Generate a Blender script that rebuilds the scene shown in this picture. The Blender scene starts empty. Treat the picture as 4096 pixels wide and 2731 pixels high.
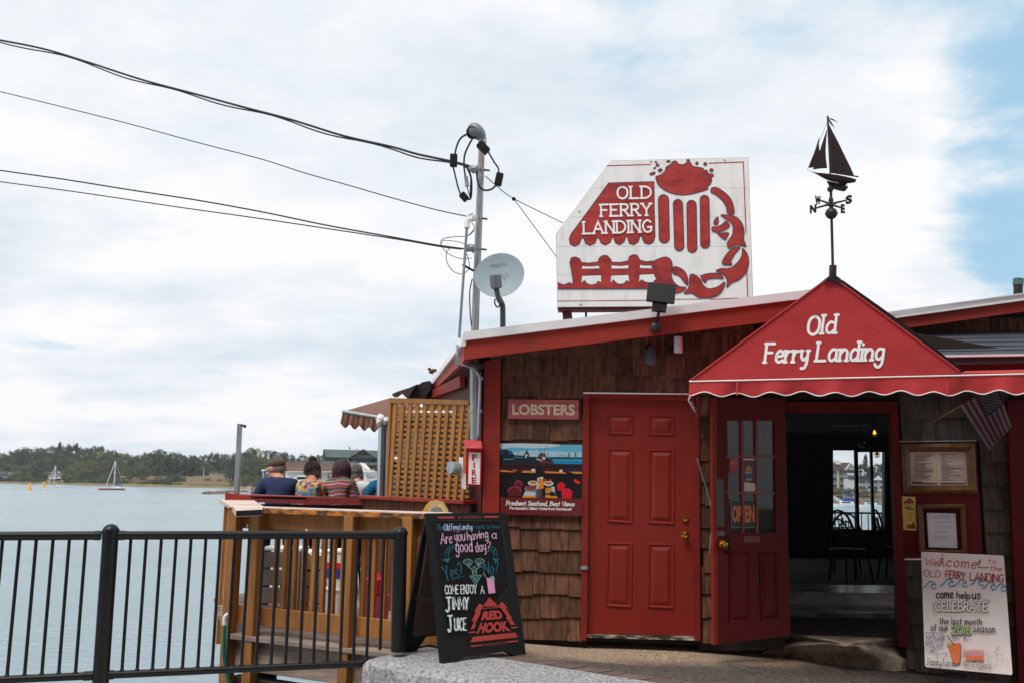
import bpy, bmesh, math, random
from mathutils import Vector, Matrix, Euler, noise
from mathutils.geometry import tessellate_polygon
random.seed(7)
SC = bpy.context.scene
COL = SC.collection
V = Vector

# ------------------------------------------------------------------ camera
F_PX, CX, CY = 3570.0, 2048.0, 1365.5
EYE = V((0, 0, 1.3))
ROT = (Matrix.Rotation(math.radians(90 + 8.84), 3, 'X') @ Matrix.Rotation(math.radians(0.78), 3, 'Z'))
cd = bpy.data.cameras.new('camera'); cam = bpy.data.objects.new('camera', cd); COL.objects.link(cam)
cam.location = EYE; cam.rotation_euler = ROT.to_euler()
cd.sensor_width = 36; cd.lens = 36 * F_PX / 4096; cd.clip_start = .05; cd.clip_end = 9000
SC.camera = cam

# ------------------------------------------------------------------ sky
SUN_EL, SUN_AZ = math.radians(61), math.radians(-35)
world = bpy.data.worlds.new('World'); SC.world = world; world.use_nodes = True
nt = world.node_tree; nt.nodes.clear()
def N(t, tree=None, **kw):
    n = (tree or nt).nodes.new(t)
    for k, v in kw.items(): setattr(n, k, v)
    return n
def sky_nodes():
    L = nt.links.new
    out = N('ShaderNodeOutputWorld'); bg = N('ShaderNodeBackground'); bg.inputs[1].default_value = .1
    sky = N('ShaderNodeTexSky', sky_type='NISHITA'); sky.sun_disc = False
    sky.sun_elevation = SUN_EL; sky.sun_rotation = math.radians(180) + SUN_AZ; sky.air_density = 1.0; sky.dust_density = 1.5
    geo = N('ShaderNodeTexCoord')
    sep = N('ShaderNodeSeparateXYZ'); L(geo.outputs['Generated'], sep.inputs[0])
    zc = N('ShaderNodeMath', operation='MAXIMUM'); L(sep.outputs[2], zc.inputs[0]); zc.inputs[1].default_value = .0
    za = N('ShaderNodeMath', operation='ADD'); L(zc.outputs[0], za.inputs[0]); za.inputs[1].default_value = .22
    dx = N('ShaderNodeMath', operation='DIVIDE'); L(sep.outputs[0], dx.inputs[0]); L(za.outputs[0], dx.inputs[1])
    dy = N('ShaderNodeMath', operation='DIVIDE'); L(sep.outputs[1], dy.inputs[0]); L(za.outputs[0], dy.inputs[1])
    cmb = N('ShaderNodeCombineXYZ'); L(dx.outputs[0], cmb.inputs[0]); L(dy.outputs[0], cmb.inputs[1])
    mp = N('ShaderNodeMapping'); L(cmb.outputs[0], mp.inputs[0]); mp.inputs['Location'].default_value = (3.1, 1.7, 0); mp.inputs['Scale'].default_value = (.75, 1.0, 1)
    n1 = N('ShaderNodeTexNoise'); L(mp.outputs[0], n1.inputs['Vector']); n1.inputs['Scale'].default_value = 2.0; n1.inputs['Detail'].default_value = 10; n1.inputs['Roughness'].default_value = .58; n1.inputs['Distortion'].default_value = .25
    # thinner cloud towards the east side of the sky (a broad blue break)
    def gap(dirv, sharp0, sharp1, amt):
        d = V(dirv).normalized()
        dot = N('ShaderNodeVectorMath', operation='DOT_PRODUCT'); L(geo.outputs['Generated'], dot.inputs[0]); dot.inputs[1].default_value = d
        m = N('ShaderNodeMapRange', interpolation_type='SMOOTHSTEP'); L(dot.outputs['Value'], m.inputs[0]); m.inputs[1].default_value = sharp0; m.inputs[2].default_value = sharp1; m.inputs[3].default_value = 0; m.inputs[4].default_value = amt
        return m.outputs[0]
    def px(x, y):
        return ROT @ V((x - CX, -(y - CY), -F_PX))
    g1 = gap(px(4240, 660), .984, .9985, .27)
    g2 = gap(px(3700, -150), .972, .999, .06)
    g3 = gap(px(-250, 850), .975, .999, -.06)
    s1 = N('ShaderNodeMath', operation='ADD'); L(g1, s1.inputs[0]); L(g2, s1.inputs[1])
    s2 = N('ShaderNodeMath', operation='ADD'); L(s1.outputs[0], s2.inputs[0]); L(g3, s2.inputs[1])
    sub = N('ShaderNodeMath', operation='SUBTRACT'); L(n1.outputs[0], sub.inputs[0]); L(s2.outputs[0], sub.inputs[1])
    mask = N('ShaderNodeMapRange', interpolation_type='SMOOTHSTEP'); L(sub.outputs[0], mask.inputs[0])
    mask.inputs[1].default_value = .23; mask.inputs[2].default_value = .42; mask.inputs[3].default_value = .0; mask.inputs[4].default_value = 1
    # cloud brightness
    n2 = N('ShaderNodeTexNoise'); L(mp.outputs[0], n2.inputs['Vector']); n2.inputs['Scale'].default_value = 1.5; n2.inputs['Detail'].default_value = 9; n2.inputs['Roughness'].default_value = .6
    cr = N('ShaderNodeValToRGB'); L(n2.outputs[0], cr.inputs[0])
    cr.color_ramp.elements[0].position = .36; cr.color_ramp.elements[0].color = (7.0, 8.0, 8.9, 1)
    cr.color_ramp.elements[1].position = .57; cr.color_ramp.elements[1].color = (9.9, 9.95, 10.1, 1)
    blue = N('ShaderNodeMix', data_type='RGBA'); blue.inputs[0].default_value = .80
    L(sky.outputs[0], blue.inputs[6]); blue.inputs[7].default_value = (4.4, 7.2, 9.3, 1)
    mix = N('ShaderNodeMix', data_type='RGBA'); L(mask.outputs[0], mix.inputs[0]); L(blue.outputs[2], mix.inputs[6]); L(cr.outputs[0], mix.inputs[7])
    L(mix.outputs[2], bg.inputs[0]); L(bg.outputs[0], out.inputs[0])
sky_nodes()

# ------------------------------------------------------------------ sun
sd = bpy.data.lights.new('sun', 'SUN'); so = bpy.data.objects.new('sun', sd); COL.objects.link(so)
sd.energy = 2.5; sd.angle = math.radians(28); sd.color = (1, .95, .88)
# sun high, behind the camera's left shoulder
sdir = V((math.sin(SUN_AZ) * math.cos(SUN_EL), -math.cos(SUN_AZ) * math.cos(SUN_EL), math.sin(SUN_EL)))
so.rotation_euler = (-sdir).to_track_quat('-Z', 'Y').to_euler(); so.location = (-10, -10, 20)

SC.view_settings.view_transform = 'Standard'; SC.view_settings.look = 'None'
SC.view_settings.exposure = 0.0; SC.view_settings.gamma = 1; SC.view_settings.use_curve_mapping = False
SC.cycles.max_bounces = 6; SC.cycles.transparent_max_bounces = 12
SC.cycles.use_denoising = True

# ------------------------------------------------------------------ helpers
def lin(c):
    c = c / 255.0
    return c / 12.92 if c <= .04045 else ((c + .055) / 1.055) ** 2.4
def C(r, g, b): return (lin(r), lin(g), lin(b), 1)

def ray(x, y): return ROT @ V((x - CX, -(y - CY), -F_PX))
def at_Y(x, y, Y): d = ray(x, y); return EYE + d * (Y / d.y)
def at_z(x, y, z): d = ray(x, y); return EYE + d * ((z - EYE.z) / d.z)

class Pl:
    "a plane in the world, through p with normal n (towards the street)"
    def __init__(s, p, n):
        s.p = V(p); s.n = V(n).normalized()
    @classmethod
    def vert(cls, p, deg):
        a = math.radians(deg); return cls(p, (-math.sin(a), -math.cos(a), 0))
    @classmethod
    def three(cls, a, b, c):
        n = (b - a).cross(c - a)
        if n.y > 0: n = -n
        return cls(a, n)
    def hit(s, x, y, off=0.0):
        d = ray(x, y); p = s.p + s.n * off
        return EYE + d * ((p - EYE).dot(s.n) / d.dot(s.n))
    def slab(s, pts, off, th, mb=None):
        mb = mb or MB(); mb.prism([s.hit(x, y, off) for x, y in pts], -s.n * th); return mb

def rect(x0, y0, x1, y1): return [(x0, y0), (x1, y0), (x1, y1), (x0, y1)]
def K(ox, oy, sc):
    def f(pts):
        if isinstance(pts[0], (int, float)): return (ox + pts[0] / sc, oy + pts[1] / sc)
        return [(ox + x / sc, oy + y / sc) for x, y in pts]
    return f

ORG = {}
def mesh_from(verts, faces, name):
    me = bpy.data.meshes.new(name); me.from_pydata([tuple(v) for v in verts], [], faces); me.update(); return me

def link_obj(name, me, parent=None, origin=None):
    o = bpy.data.objects.new(name, me); COL.objects.link(o)
    if parent is not None:
        o.parent = parent; po = ORG[parent.name]
    else: po = V((0, 0, 0))
    if origin is None: origin = po
    o.location = origin - po; ORG[o.name] = V(origin)
    return o

def root(name, loc, label, cat, group=None):
    o = bpy.data.objects.new(name, None); COL.objects.link(o); o.empty_display_size = .1
    o.location = loc; ORG[o.name] = V(loc)
    tag(o, label, cat, group); return o
def tag(o, label, cat, group=None):
    o['label'] = label; o['category'] = cat
    if group: o['group'] = group
    return o
def kind(o, k): o['kind'] = k; return o

class MB:
    def __init__(s): s.v = []; s.f = []
    def add(s, vs, fs):
        b = len(s.v); s.v += [V(v) for v in vs]; s.f += [tuple(i + b for i in f) for f in fs]; return s
    def prism(s, pts, vec):
        n = len(pts); vec = V(vec)
        tri = tessellate_polygon([[V(p) for p in pts]])
        vs = [V(p) for p in pts] + [V(p) + vec for p in pts]
        fs = [tuple(t) for t in tri] + [tuple(i + n for i in reversed(t)) for t in tri]
        # orient
        nn = V((0, 0, 0))
        for i in range(n): nn += V(pts[i]).cross(V(pts[(i + 1) % n]))
        for t in tri[:1]:
            a, b, c = [V(pts[i]) for i in t]; tn = (b - a).cross(c - a)
            if tn.dot(-vec) < 0: fs = [tuple(reversed(f)) for f in fs]
        flip = nn.dot(-vec) < 0
        for i in range(n):
            j = (i + 1) % n
            q = (i, j, j + n, i + n); fs.append(q if flip else tuple(reversed(q)))
        return s.add(vs, fs)
    def box(s, c, sx, sy, sz, R=None):
        c = V(c); R = R or Matrix.Identity(3)
        vs = [c + R @ V((x * sx / 2, y * sy / 2, z * sz / 2)) for x in (-1, 1) for y in (-1, 1) for z in (-1, 1)]
        return s.add(vs, [(0, 1, 3, 2), (4, 6, 7, 5), (0, 4, 5, 1), (2, 3, 7, 6), (0, 2, 6, 4), (1, 5, 7, 3)])
    def cbox(s, c, sx, sy, sz, ch=.004, R=None):
        "box with chamfered long edges seen from the street"
        c = V(c); R = R or Matrix.Identity(3); x, y, z = sx / 2, sy / 2, sz / 2; k = min(ch, x * .9, y * .9, z * .9)
        vs = []
        for sxg in (-1, 1):
            for syg in (-1, 1):
                for szg in (-1, 1):
                    vs += [(sxg * (x - k), syg * (y - k), szg * z), (sxg * (x - k), syg * y, szg * (z - k)), (sxg * x, syg * (y - k), szg * (z - k))]
        bm = bmesh.new(); bv = [bm.verts.new(c + R @ V(v)) for v in vs]; r = bmesh.ops.convex_hull(bm, input=bv)
        bm.verts.index_update(); bm.verts.ensure_lookup_table()
        vv = [v.co.copy() for v in bm.verts]; ff = [tuple(v.index for v in f.verts) for f in bm.faces]; bm.free()
        return s.add(vv, ff)
    def bar(s, p, q, w, h, up=(0, 0, 1), ch=0):
        p, q = V(p), V(q); d = (q - p); l = d.length; d.normalize(); up = V(up)
        x = d.cross(up).normalized(); z = x.cross(d)
        R = Matrix((x, d, z)).transposed()
        return (s.cbox((p + q) / 2, w, l, h, ch, R) if ch else s.box((p + q) / 2, w, l, h, R))
    def tube(s, pts, r, n=8, caps=True):
        pts = [V(p) for p in pts]; rs = r if isinstance(r, (list, tuple)) else [r] * len(pts)
        b = len(s.v); prev = None
        for i, p in enumerate(pts):
            d = (pts[min(i + 1, len(pts) - 1)] - pts[max(i - 1, 0)])
            if d.length < 1e-9: d = V((0, 0, 1))
            d.normalize()
            if prev is None:
                a = d.cross(V((0, 0, 1)));
                if a.length < .05: a = d.cross(V((1, 0, 0)))
                a.normalize()
            else:
                a = prev - d * prev.dot(d)
                if a.length < 1e-6: a = d.orthogonal()
                a.normalize()
            prev = a; c2 = d.cross(a)
            for k in range(n):
                t = 2 * math.pi * k / n; s.v.append(p + (a * math.cos(t) + c2 * math.sin(t)) * rs[i])
        for i in range(len(pts) - 1):
            for k in range(n):
                k2 = (k + 1) % n; s.f.append((b + i * n + k, b + i * n + k2, b + (i + 1) * n + k2, b + (i + 1) * n + k))
        if caps:
            s.f.append(tuple(b + k for k in reversed(range(n)))); e = b + (len(pts) - 1) * n; s.f.append(tuple(e + k for k in range(n)))
        return s
    def lathe(s, c, prof, n=16, axis=(0, 0, 1)):
        c = V(c); q = V((0, 0, 1)).rotation_difference(V(axis)); b = len(s.v)
        for r, z in prof:
            for k in range(n):
                t = 2 * math.pi * k / n; s.v.append(c + q @ V((r * math.cos(t), r * math.sin(t), z)))
        for i in range(len(prof) - 1):
            for k in range(n):
                k2 = (k + 1) % n; s.f.append((b + i * n + k, b + i * n + k2, b + (i + 1) * n + k2, b + (i + 1) * n + k))
        s.f.append(tuple(b + k for k in reversed(range(n)))); e = b + (len(prof) - 1) * n; s.f.append(tuple(e + k for k in range(n)))
        return s
    def ball(s, c, rx, ry=None, rz=None, n=12, m=8, R=None, jit=0, fn=None):
        ry = ry or rx; rz = rz or rx; c = V(c); R = R or Matrix.Identity(3); b = len(s.v)
        for i in range(m + 1):
            ph = math.pi * i / m
            for k in range(n):
                t = 2 * math.pi * k / n; v = V((math.sin(ph) * math.cos(t), math.sin(ph) * math.sin(t), math.cos(ph)))
                if fn: v = fn(v)
                if jit: v = v * (1 + jit * noise.noise(v * 2.3 + c * 3))
                s.v.append(c + R @ V((v.x * rx, v.y * ry, v.z * rz)))
        for i in range(m):
            for k in range(n):
                k2 = (k + 1) % n; s.f.append((b + i * n + k, b + (i + 1) * n + k, b + (i + 1) * n + k2, b + i * n + k2))
        return s
    def build(s, name, mat=None, parent=None, smooth=False, top=False, label=None):
        if parent is not None: org = ORG[parent.name]
        elif top:
            xs = [v.x for v in s.v]; ys = [v.y for v in s.v]; org = V(((min(xs) + max(xs)) / 2, (min(ys) + max(ys)) / 2, min(v.z for v in s.v)))
        else: org = V((0, 0, 0))
        me = mesh_from([v - org for v in s.v], s.f, name)
        if mat: me.materials.append(mat)
        if smooth:
            me.polygons.foreach_set('use_smooth', [True] * len(me.polygons))
            if smooth == 'auto':
                try: me.set_sharp_from_angle(angle=math.radians(40))
                except Exception: pass
        o = link_obj(name, me, parent, org)
        if label: o['label'] = label
        return o

def smooth_pts(pts, n=6, closed=False):
    m = len(pts); out = []
    rng = range(m) if closed else range(m - 1)
    for i in rng:
        if closed: a, b, c, d = pts[(i - 1) % m], pts[i], pts[(i + 1) % m], pts[(i + 2) % m]
        else: a, b, c, d = pts[max(i - 1, 0)], pts[i], pts[i + 1], pts[min(i + 2, m - 1)]
        for k in range(n):
            t = k / n
            out.append(tuple(.5 * ((2 * b[j]) + (-a[j] + c[j]) * t + (2 * a[j] - 5 * b[j] + 4 * c[j] - d[j]) * t * t + (-a[j] + 3 * b[j] - 3 * c[j] + d[j]) * t ** 3) for j in range(len(b))))
    if not closed: out.append(tuple(pts[-1]))
    return out

# ------------------------------------------------------------------ flat print: fills, ribbons and lettering on a plane
class Art:
    def __init__(s, plane, off, step=.00009):
        s.pl = plane; s.off = off; s.k = 0; s.step = step; s.mbs = {}
    def _h(s): s.k += 1; return s.off + s.step * s.k
    def mb(s, m): return s.mbs.setdefault(m, MB())
    def fill(s, pts, m, sm=0):
        if sm: pts = smooth_pts(pts, sm, True)
        h = s._h(); w = [s.pl.hit(x, y, h) for x, y in pts]
        tri = tessellate_polygon([[V((x, -y, 0)) for x, y in pts]])
        s.mb(m).add(w, [t if (V((pts[t[1]][0] - pts[t[0]][0], pts[t[1]][1] - pts[t[0]][1])).cross(V((pts[t[2]][0] - pts[t[0]][0], pts[t[2]][1] - pts[t[0]][1]))) < 0) else tuple(reversed(t)) for t in tri])
    def rib(s, pts, lw, m, sm=0, closed=False, h=None):
        if sm: pts = smooth_pts(pts, sm, closed)
        P = [V((x, y)) for x, y in pts]
        Q = [P[0]]
        for p in P[1:]:
            if (p - Q[-1]).length > .05: Q.append(p)
        P = Q
        if closed and (P[0] - P[-1]).length < .05: P.pop()
        if len(P) < 2: return
        r = lw / 2; sec = []
        n = len(P)
        for i in range(n):
            if closed: a, b = P[i - 1], P[(i + 1) % n]
            else: a, b = P[max(i - 1, 0)], P[min(i + 1, n - 1)]
            d1 = (P[i] - a); d2 = (b - P[i])
            if d1.length < 1e-6: d1 = d2
            if d2.length < 1e-6: d2 = d1
            d1 = d1.normalized(); d2 = d2.normalized(); t = d1 + d2
            if t.length < .3: t = V((-d1.y, d1.x))
            t.normalize(); nrm = V((-t.y, t.x)); k = 1 / max(.5, abs(nrm.dot(V((-d1.y, d1.x)))))
            sec.append((P[i], nrm, r * k))
        if not closed:
            d = (P[1] - P[0]).normalized(); nn = V((-d.y, d.x)); sec = [(P[0] - d * r * .92, nn, r * .3), (P[0] - d * r * .6, nn, r * .8)] + sec
            d = (P[-1] - P[-2]).normalized(); nn = V((-d.y, d.x)); sec += [(P[-1] + d * r * .6, nn, r * .8), (P[-1] + d * r * .92, nn, r * .3)]
        h = s._h() if h is None else h
        vs = []
        for p, nn, rr in sec:
            for sg in (1, -1):
                q = p + nn * rr * sg; vs.append(s.pl.hit(q.x, q.y, h))
        m_ = len(sec); fs = [(2 * i, 2 * i + 1, 2 * i + 3, 2 * i + 2) for i in range(m_ - 1)]
        if closed: fs.append((2 * m_ - 2, 2 * m_ - 1, 1, 0))
        s.mb(m).add(vs, fs)
    def outlined(s, pts, fillm, linem, lw, sm=0):
        s.fill(pts, fillm, sm); s.rib(list(pts), lw, linem, sm, closed=True)
    def stroke_text(s, txt, p0, p1, hgt, lw, m, slant=0, serif=0, gap=.2, jit=0, outline=None):
        strokes, W = layout(txt, gap, serif, slant); rnd = random.Random(hash_s(txt))
        p0 = V(p0); p1 = V(p1); ux = (p1 - p0) / W; up = V((ux.y, -ux.x)).normalized() * hgt
        passes = [(lw, m)] if not outline else [(lw * 1.55, outline), (lw, m)]
        for w_, m_ in passes:
            for st in strokes:
                pts = [p0 + ux * x + up * y for x, y in st]
                if jit: pts = [p + V((rnd.uniform(-jit, jit), rnd.uniform(-jit, jit))) for p in pts]
                s.rib([(p.x, p.y) for p in pts], w_, m_)
    def font_text(s, txt, quad, m, bold=0, shear=0):
        "quad: bottom-left, bottom-right, top-right, top-left in pixels"
        cu = bpy.data.curves.new('lettering', 'FONT'); cu.body = txt; cu.size = 1; cu.offset = bold; cu.shear = shear; cu.resolution_u = 3
        tmp = bpy.data.objects.new('lettering', cu); me = bpy.data.meshes.new_from_object(tmp)
        vs = [v.co.copy() for v in me.vertices]; fs = [tuple(p.vertices) for p in me.polygons]
        bpy.data.objects.remove(tmp); bpy.data.meshes.remove(me); bpy.data.curves.remove(cu)
        x0 = min(v.x for v in vs); x1 = max(v.x for v in vs); y0 = min(v.y for v in vs); y1 = max(v.y for v in vs)
        h = s._h(); bl, br, tr, tl = [V(q) for q in quad]; out = []
        for v in vs:
            a = (v.x - x0) / (x1 - x0); b = (v.y - y0) / (y1 - y0); q = bl.lerp(br, a).lerp(tl.lerp(tr, a), b); out.append(s.pl.hit(q.x, q.y, h))
        s.mb(m).add(out, fs)
    def build(s, names, parent):
        for m, mb in s.mbs.items():
            nm = names if isinstance(names, str) else names.get(m.name, 'artwork')
            o = mb.build(nm, m, parent)
            if nm in ('handwriting', 'chalk_drawing', 'print', 'menu_text', 'notice_text'): o['kind'] = 'stuff'
def hash_s(t): return sum((i + 1) * ord(c) for i, c in enumerate(t))

GL = {
'A': (.7, '0,0 .35,1 .7,0|.13,.36 .57,.36'), 'B': (.56, '0,0 0,1|~0,1 .35,.98 .47,.78 .35,.56 0,.54|~0,.54 .42,.52 .56,.27 .42,.03 0,0'),
'C': (.6, '~.58,.82 .45,.98 .25,.97 .06,.75 .02,.45 .1,.15 .3,.0 .48,.02 .6,.18'), 'D': (.62, '0,0 0,1|~0,1 .3,.98 .54,.8 .62,.5 .54,.2 .3,.02 0,0'),
'E': (.52, '0,0 0,1|0,1 .5,1|0,.52 .4,.52|0,0 .52,0'), 'F': (.5, '0,0 0,1|0,1 .5,1|0,.52 .4,.52'),
'G': (.64, '~.58,.84 .45,.98 .25,.97 .06,.75 .02,.45 .1,.15 .3,.0 .5,.03 .62,.15|.62,.12 .62,.42|.38,.42 .66,.42'),
'H': (.6, '0,0 0,1|.6,0 .6,1|0,.5 .6,.5'), 'I': (.04, '.02,0 .02,1'), 'J': (.5, '~.3,1 .3,.3 .24,.06 .1,0 .0,.12|.08,1 .5,1'),
'K': (.58, '0,0 0,1|.55,1 0,.42|.15,.55 .58,0'), 'L': (.5, '0,1 0,0|0,0 .5,0'), 'M': (.78, '0,0 .06,1 .39,.3 .72,1 .78,0'), 'N': (.6, '0,0 0,1|0,1 .6,0|.6,0 .6,1'),
'O': (.66, '~.33,1 .08,.85 0,.5 .08,.15 .33,0 .58,.15 .66,.5 .58,.85 .33,1'), 'P': (.5, '0,0 0,1|~0,1 .38,.97 .5,.75 .38,.52 0,.48'),
'R': (.56, '0,0 0,1|~0,1 .38,.97 .5,.75 .38,.53 0,.5|.22,.5 .58,0'), 'S': (.5, '~.48,.85 .3,1 .1,.93 .04,.75 .2,.56 .4,.44 .5,.24 .35,.03 .15,.01 .0,.17'),
'T': (.6, '.3,0 .3,1|0,1 .6,1'), 'U': (.58, '~0,1 0,.3 .1,.05 .29,0 .48,.05 .58,.3 .58,1'), 'V': (.6, '0,1 .3,0 .6,1'), 'W': (.9, '0,1 .22,0 .45,.8 .68,0 .9,1'),
'Y': (.62, '0,1 .31,.48|.62,1 .31,.48|.31,.48 .31,0'), 'X': (.6, '0,0 .6,1|0,1 .6,0'), 'Z': (.55, '0,1 .55,1|.55,1 0,0|0,0 .55,0'),
'a': (.46, '~.42,.55 .2,.62 .03,.4 .05,.1 .22,0 .42,.18|~.42,.6 .42,.2 .46,0'), 'b': (.44, '0,1 0,0|~0,.45 .2,.6 .42,.45 .42,.15 .2,0 0,.1'),
'c': (.42, '~.42,.5 .25,.6 .05,.45 .02,.2 .18,0 .42,.08'), 'd': (.46, '~.42,.5 .2,.62 .03,.4 .05,.1 .22,0 .42,.18|.42,1 .44,0'),
'e': (.44, '~.04,.3 .42,.36 .36,.57 .2,.61 .04,.42 .05,.12 .22,0 .44,.1'), 'f': (.34, '~.34,.95 .2,1 .12,.8 .12,0|0,.6 .3,.6'),
'g': (.44, '~.42,.52 .2,.62 .03,.42 .06,.12 .22,.04 .42,.2|~.42,.6 .42,-.1 .3,-.36 .12,-.36 .02,-.22'), 'h': (.42, '0,1 0,0|~0,.35 .2,.6 .38,.5 .4,.3 .4,0'),
'i': (.04, '.02,.6 .02,0|.02,.84 .02,.88'), 'j': (.2, '~.18,.6 .18,-.15 .1,-.33 0,-.3'), 'k': (.4, '0,1 0,0|.36,.6 0,.25|.1,.33 .4,0'), 'l': (.04, '.02,1 .02,0'),
'm': (.66, '0,.6 0,0|~0,.35 .16,.6 .3,.5 .32,.3 .32,0|~.32,.35 .48,.6 .62,.5 .64,.3 .64,0'), 'n': (.42, '0,.6 0,0|~0,.35 .2,.6 .38,.5 .4,.3 .4,0'),
'o': (.44, '~.22,.6 .04,.48 0,.28 .08,.06 .22,0 .38,.08 .44,.3 .38,.5 .22,.6'), 'p': (.44, '0,.6 0,-.38|~0,.42 .2,.6 .42,.45 .42,.15 .2,0 0,.1'),
'r': (.32, '0,.6 0,0|~0,.3 .12,.54 .32,.58'), 's': (.36, '~.34,.52 .2,.61 .05,.52 .08,.38 .28,.26 .34,.12 .2,0 0,.08'), 't': (.3, '~.14,.9 .14,.15 .3,.03|0,.6 .3,.6'),
'u': (.44, '~0,.6 0,.2 .12,0 .3,.05 .4,.25|.42,.6 .44,0'), 'v': (.4, '0,.6 .2,0 .4,.6'), 'w': (.62, '0,.6 .15,0 .31,.5 .47,0 .62,.6'), 'x': (.4, '0,0 .4,.6|0,.6 .4,0'),
'y': (.42, '~0,.6 .04,.25 .2,.1 .4,.3|~.42,.6 .4,0 .28,-.32 .08,-.34'), 'z': (.4, '0,.6 .4,.6 0,0 .4,0'),
'?': (.4, '~0,.8 .1,.98 .3,.98 .4,.78 .3,.58 .18,.42 .18,.25|.18,.02 .18,.05'), '.': (.05, '.02,.0 .02,.04'), ',': (.1, '.06,.04 .0,-.14'), "'": (.05, '.02,1 .02,.8'),
'/': (.3, '0,-.05 .3,1'), '2': (.5, '~0,.8 .15,1 .4,.95 .45,.7 .25,.35 0,0|0,0 .5,0'), '0': (.46, '~.23,1 .05,.8 0,.45 .08,.1 .23,0 .4,.12 .46,.5 .4,.85 .23,1'),
'1': (.1, '.05,0 .05,1'), '6': (.46, '~.38,1 .1,.7 0,.35 .1,.05 .3,0 .45,.2 .38,.45 .2,.5 .03,.35'), '4': (.46, '.35,0 .35,1|.35,1 0,.35|0,.35 .46,.35'), '3': (.42, '~0,.9 .25,1 .38,.8 .15,.55 .4,.3 .25,0 0,.1'),
}
def layout(txt, gap=.2, serif=0, slant=0):
    x = 0; out = []
    for ch in txt:
        if ch == ' ': x += .38; continue
        w, spec = GL[ch]
        for st in spec.split('|'):
            cur = st[0] == '~'; pts = [tuple(float(q) for q in p.split(',')) for p in st.lstrip('~').split()]
            raw = list(pts)
            if cur: pts = smooth_pts(pts, 4)
            out.append([(x + a + slant * b, b) for a, b in pts])
            if serif:
                for a, b in (raw[0], raw[-1]):
                    nb = raw[1] if (a, b) == raw[0] else raw[-2]
                    if abs(nb[0] - a) < abs(nb[1] - b) * .75 and (b in (0, 1, .6)) and not (cur and ch in 'CGSacegos'):
                        out.append([(x + a - serif + slant * b, b), (x + a + serif + slant * b, b)])
        x += w + gap
    return out, max(x - gap, .1)

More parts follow.
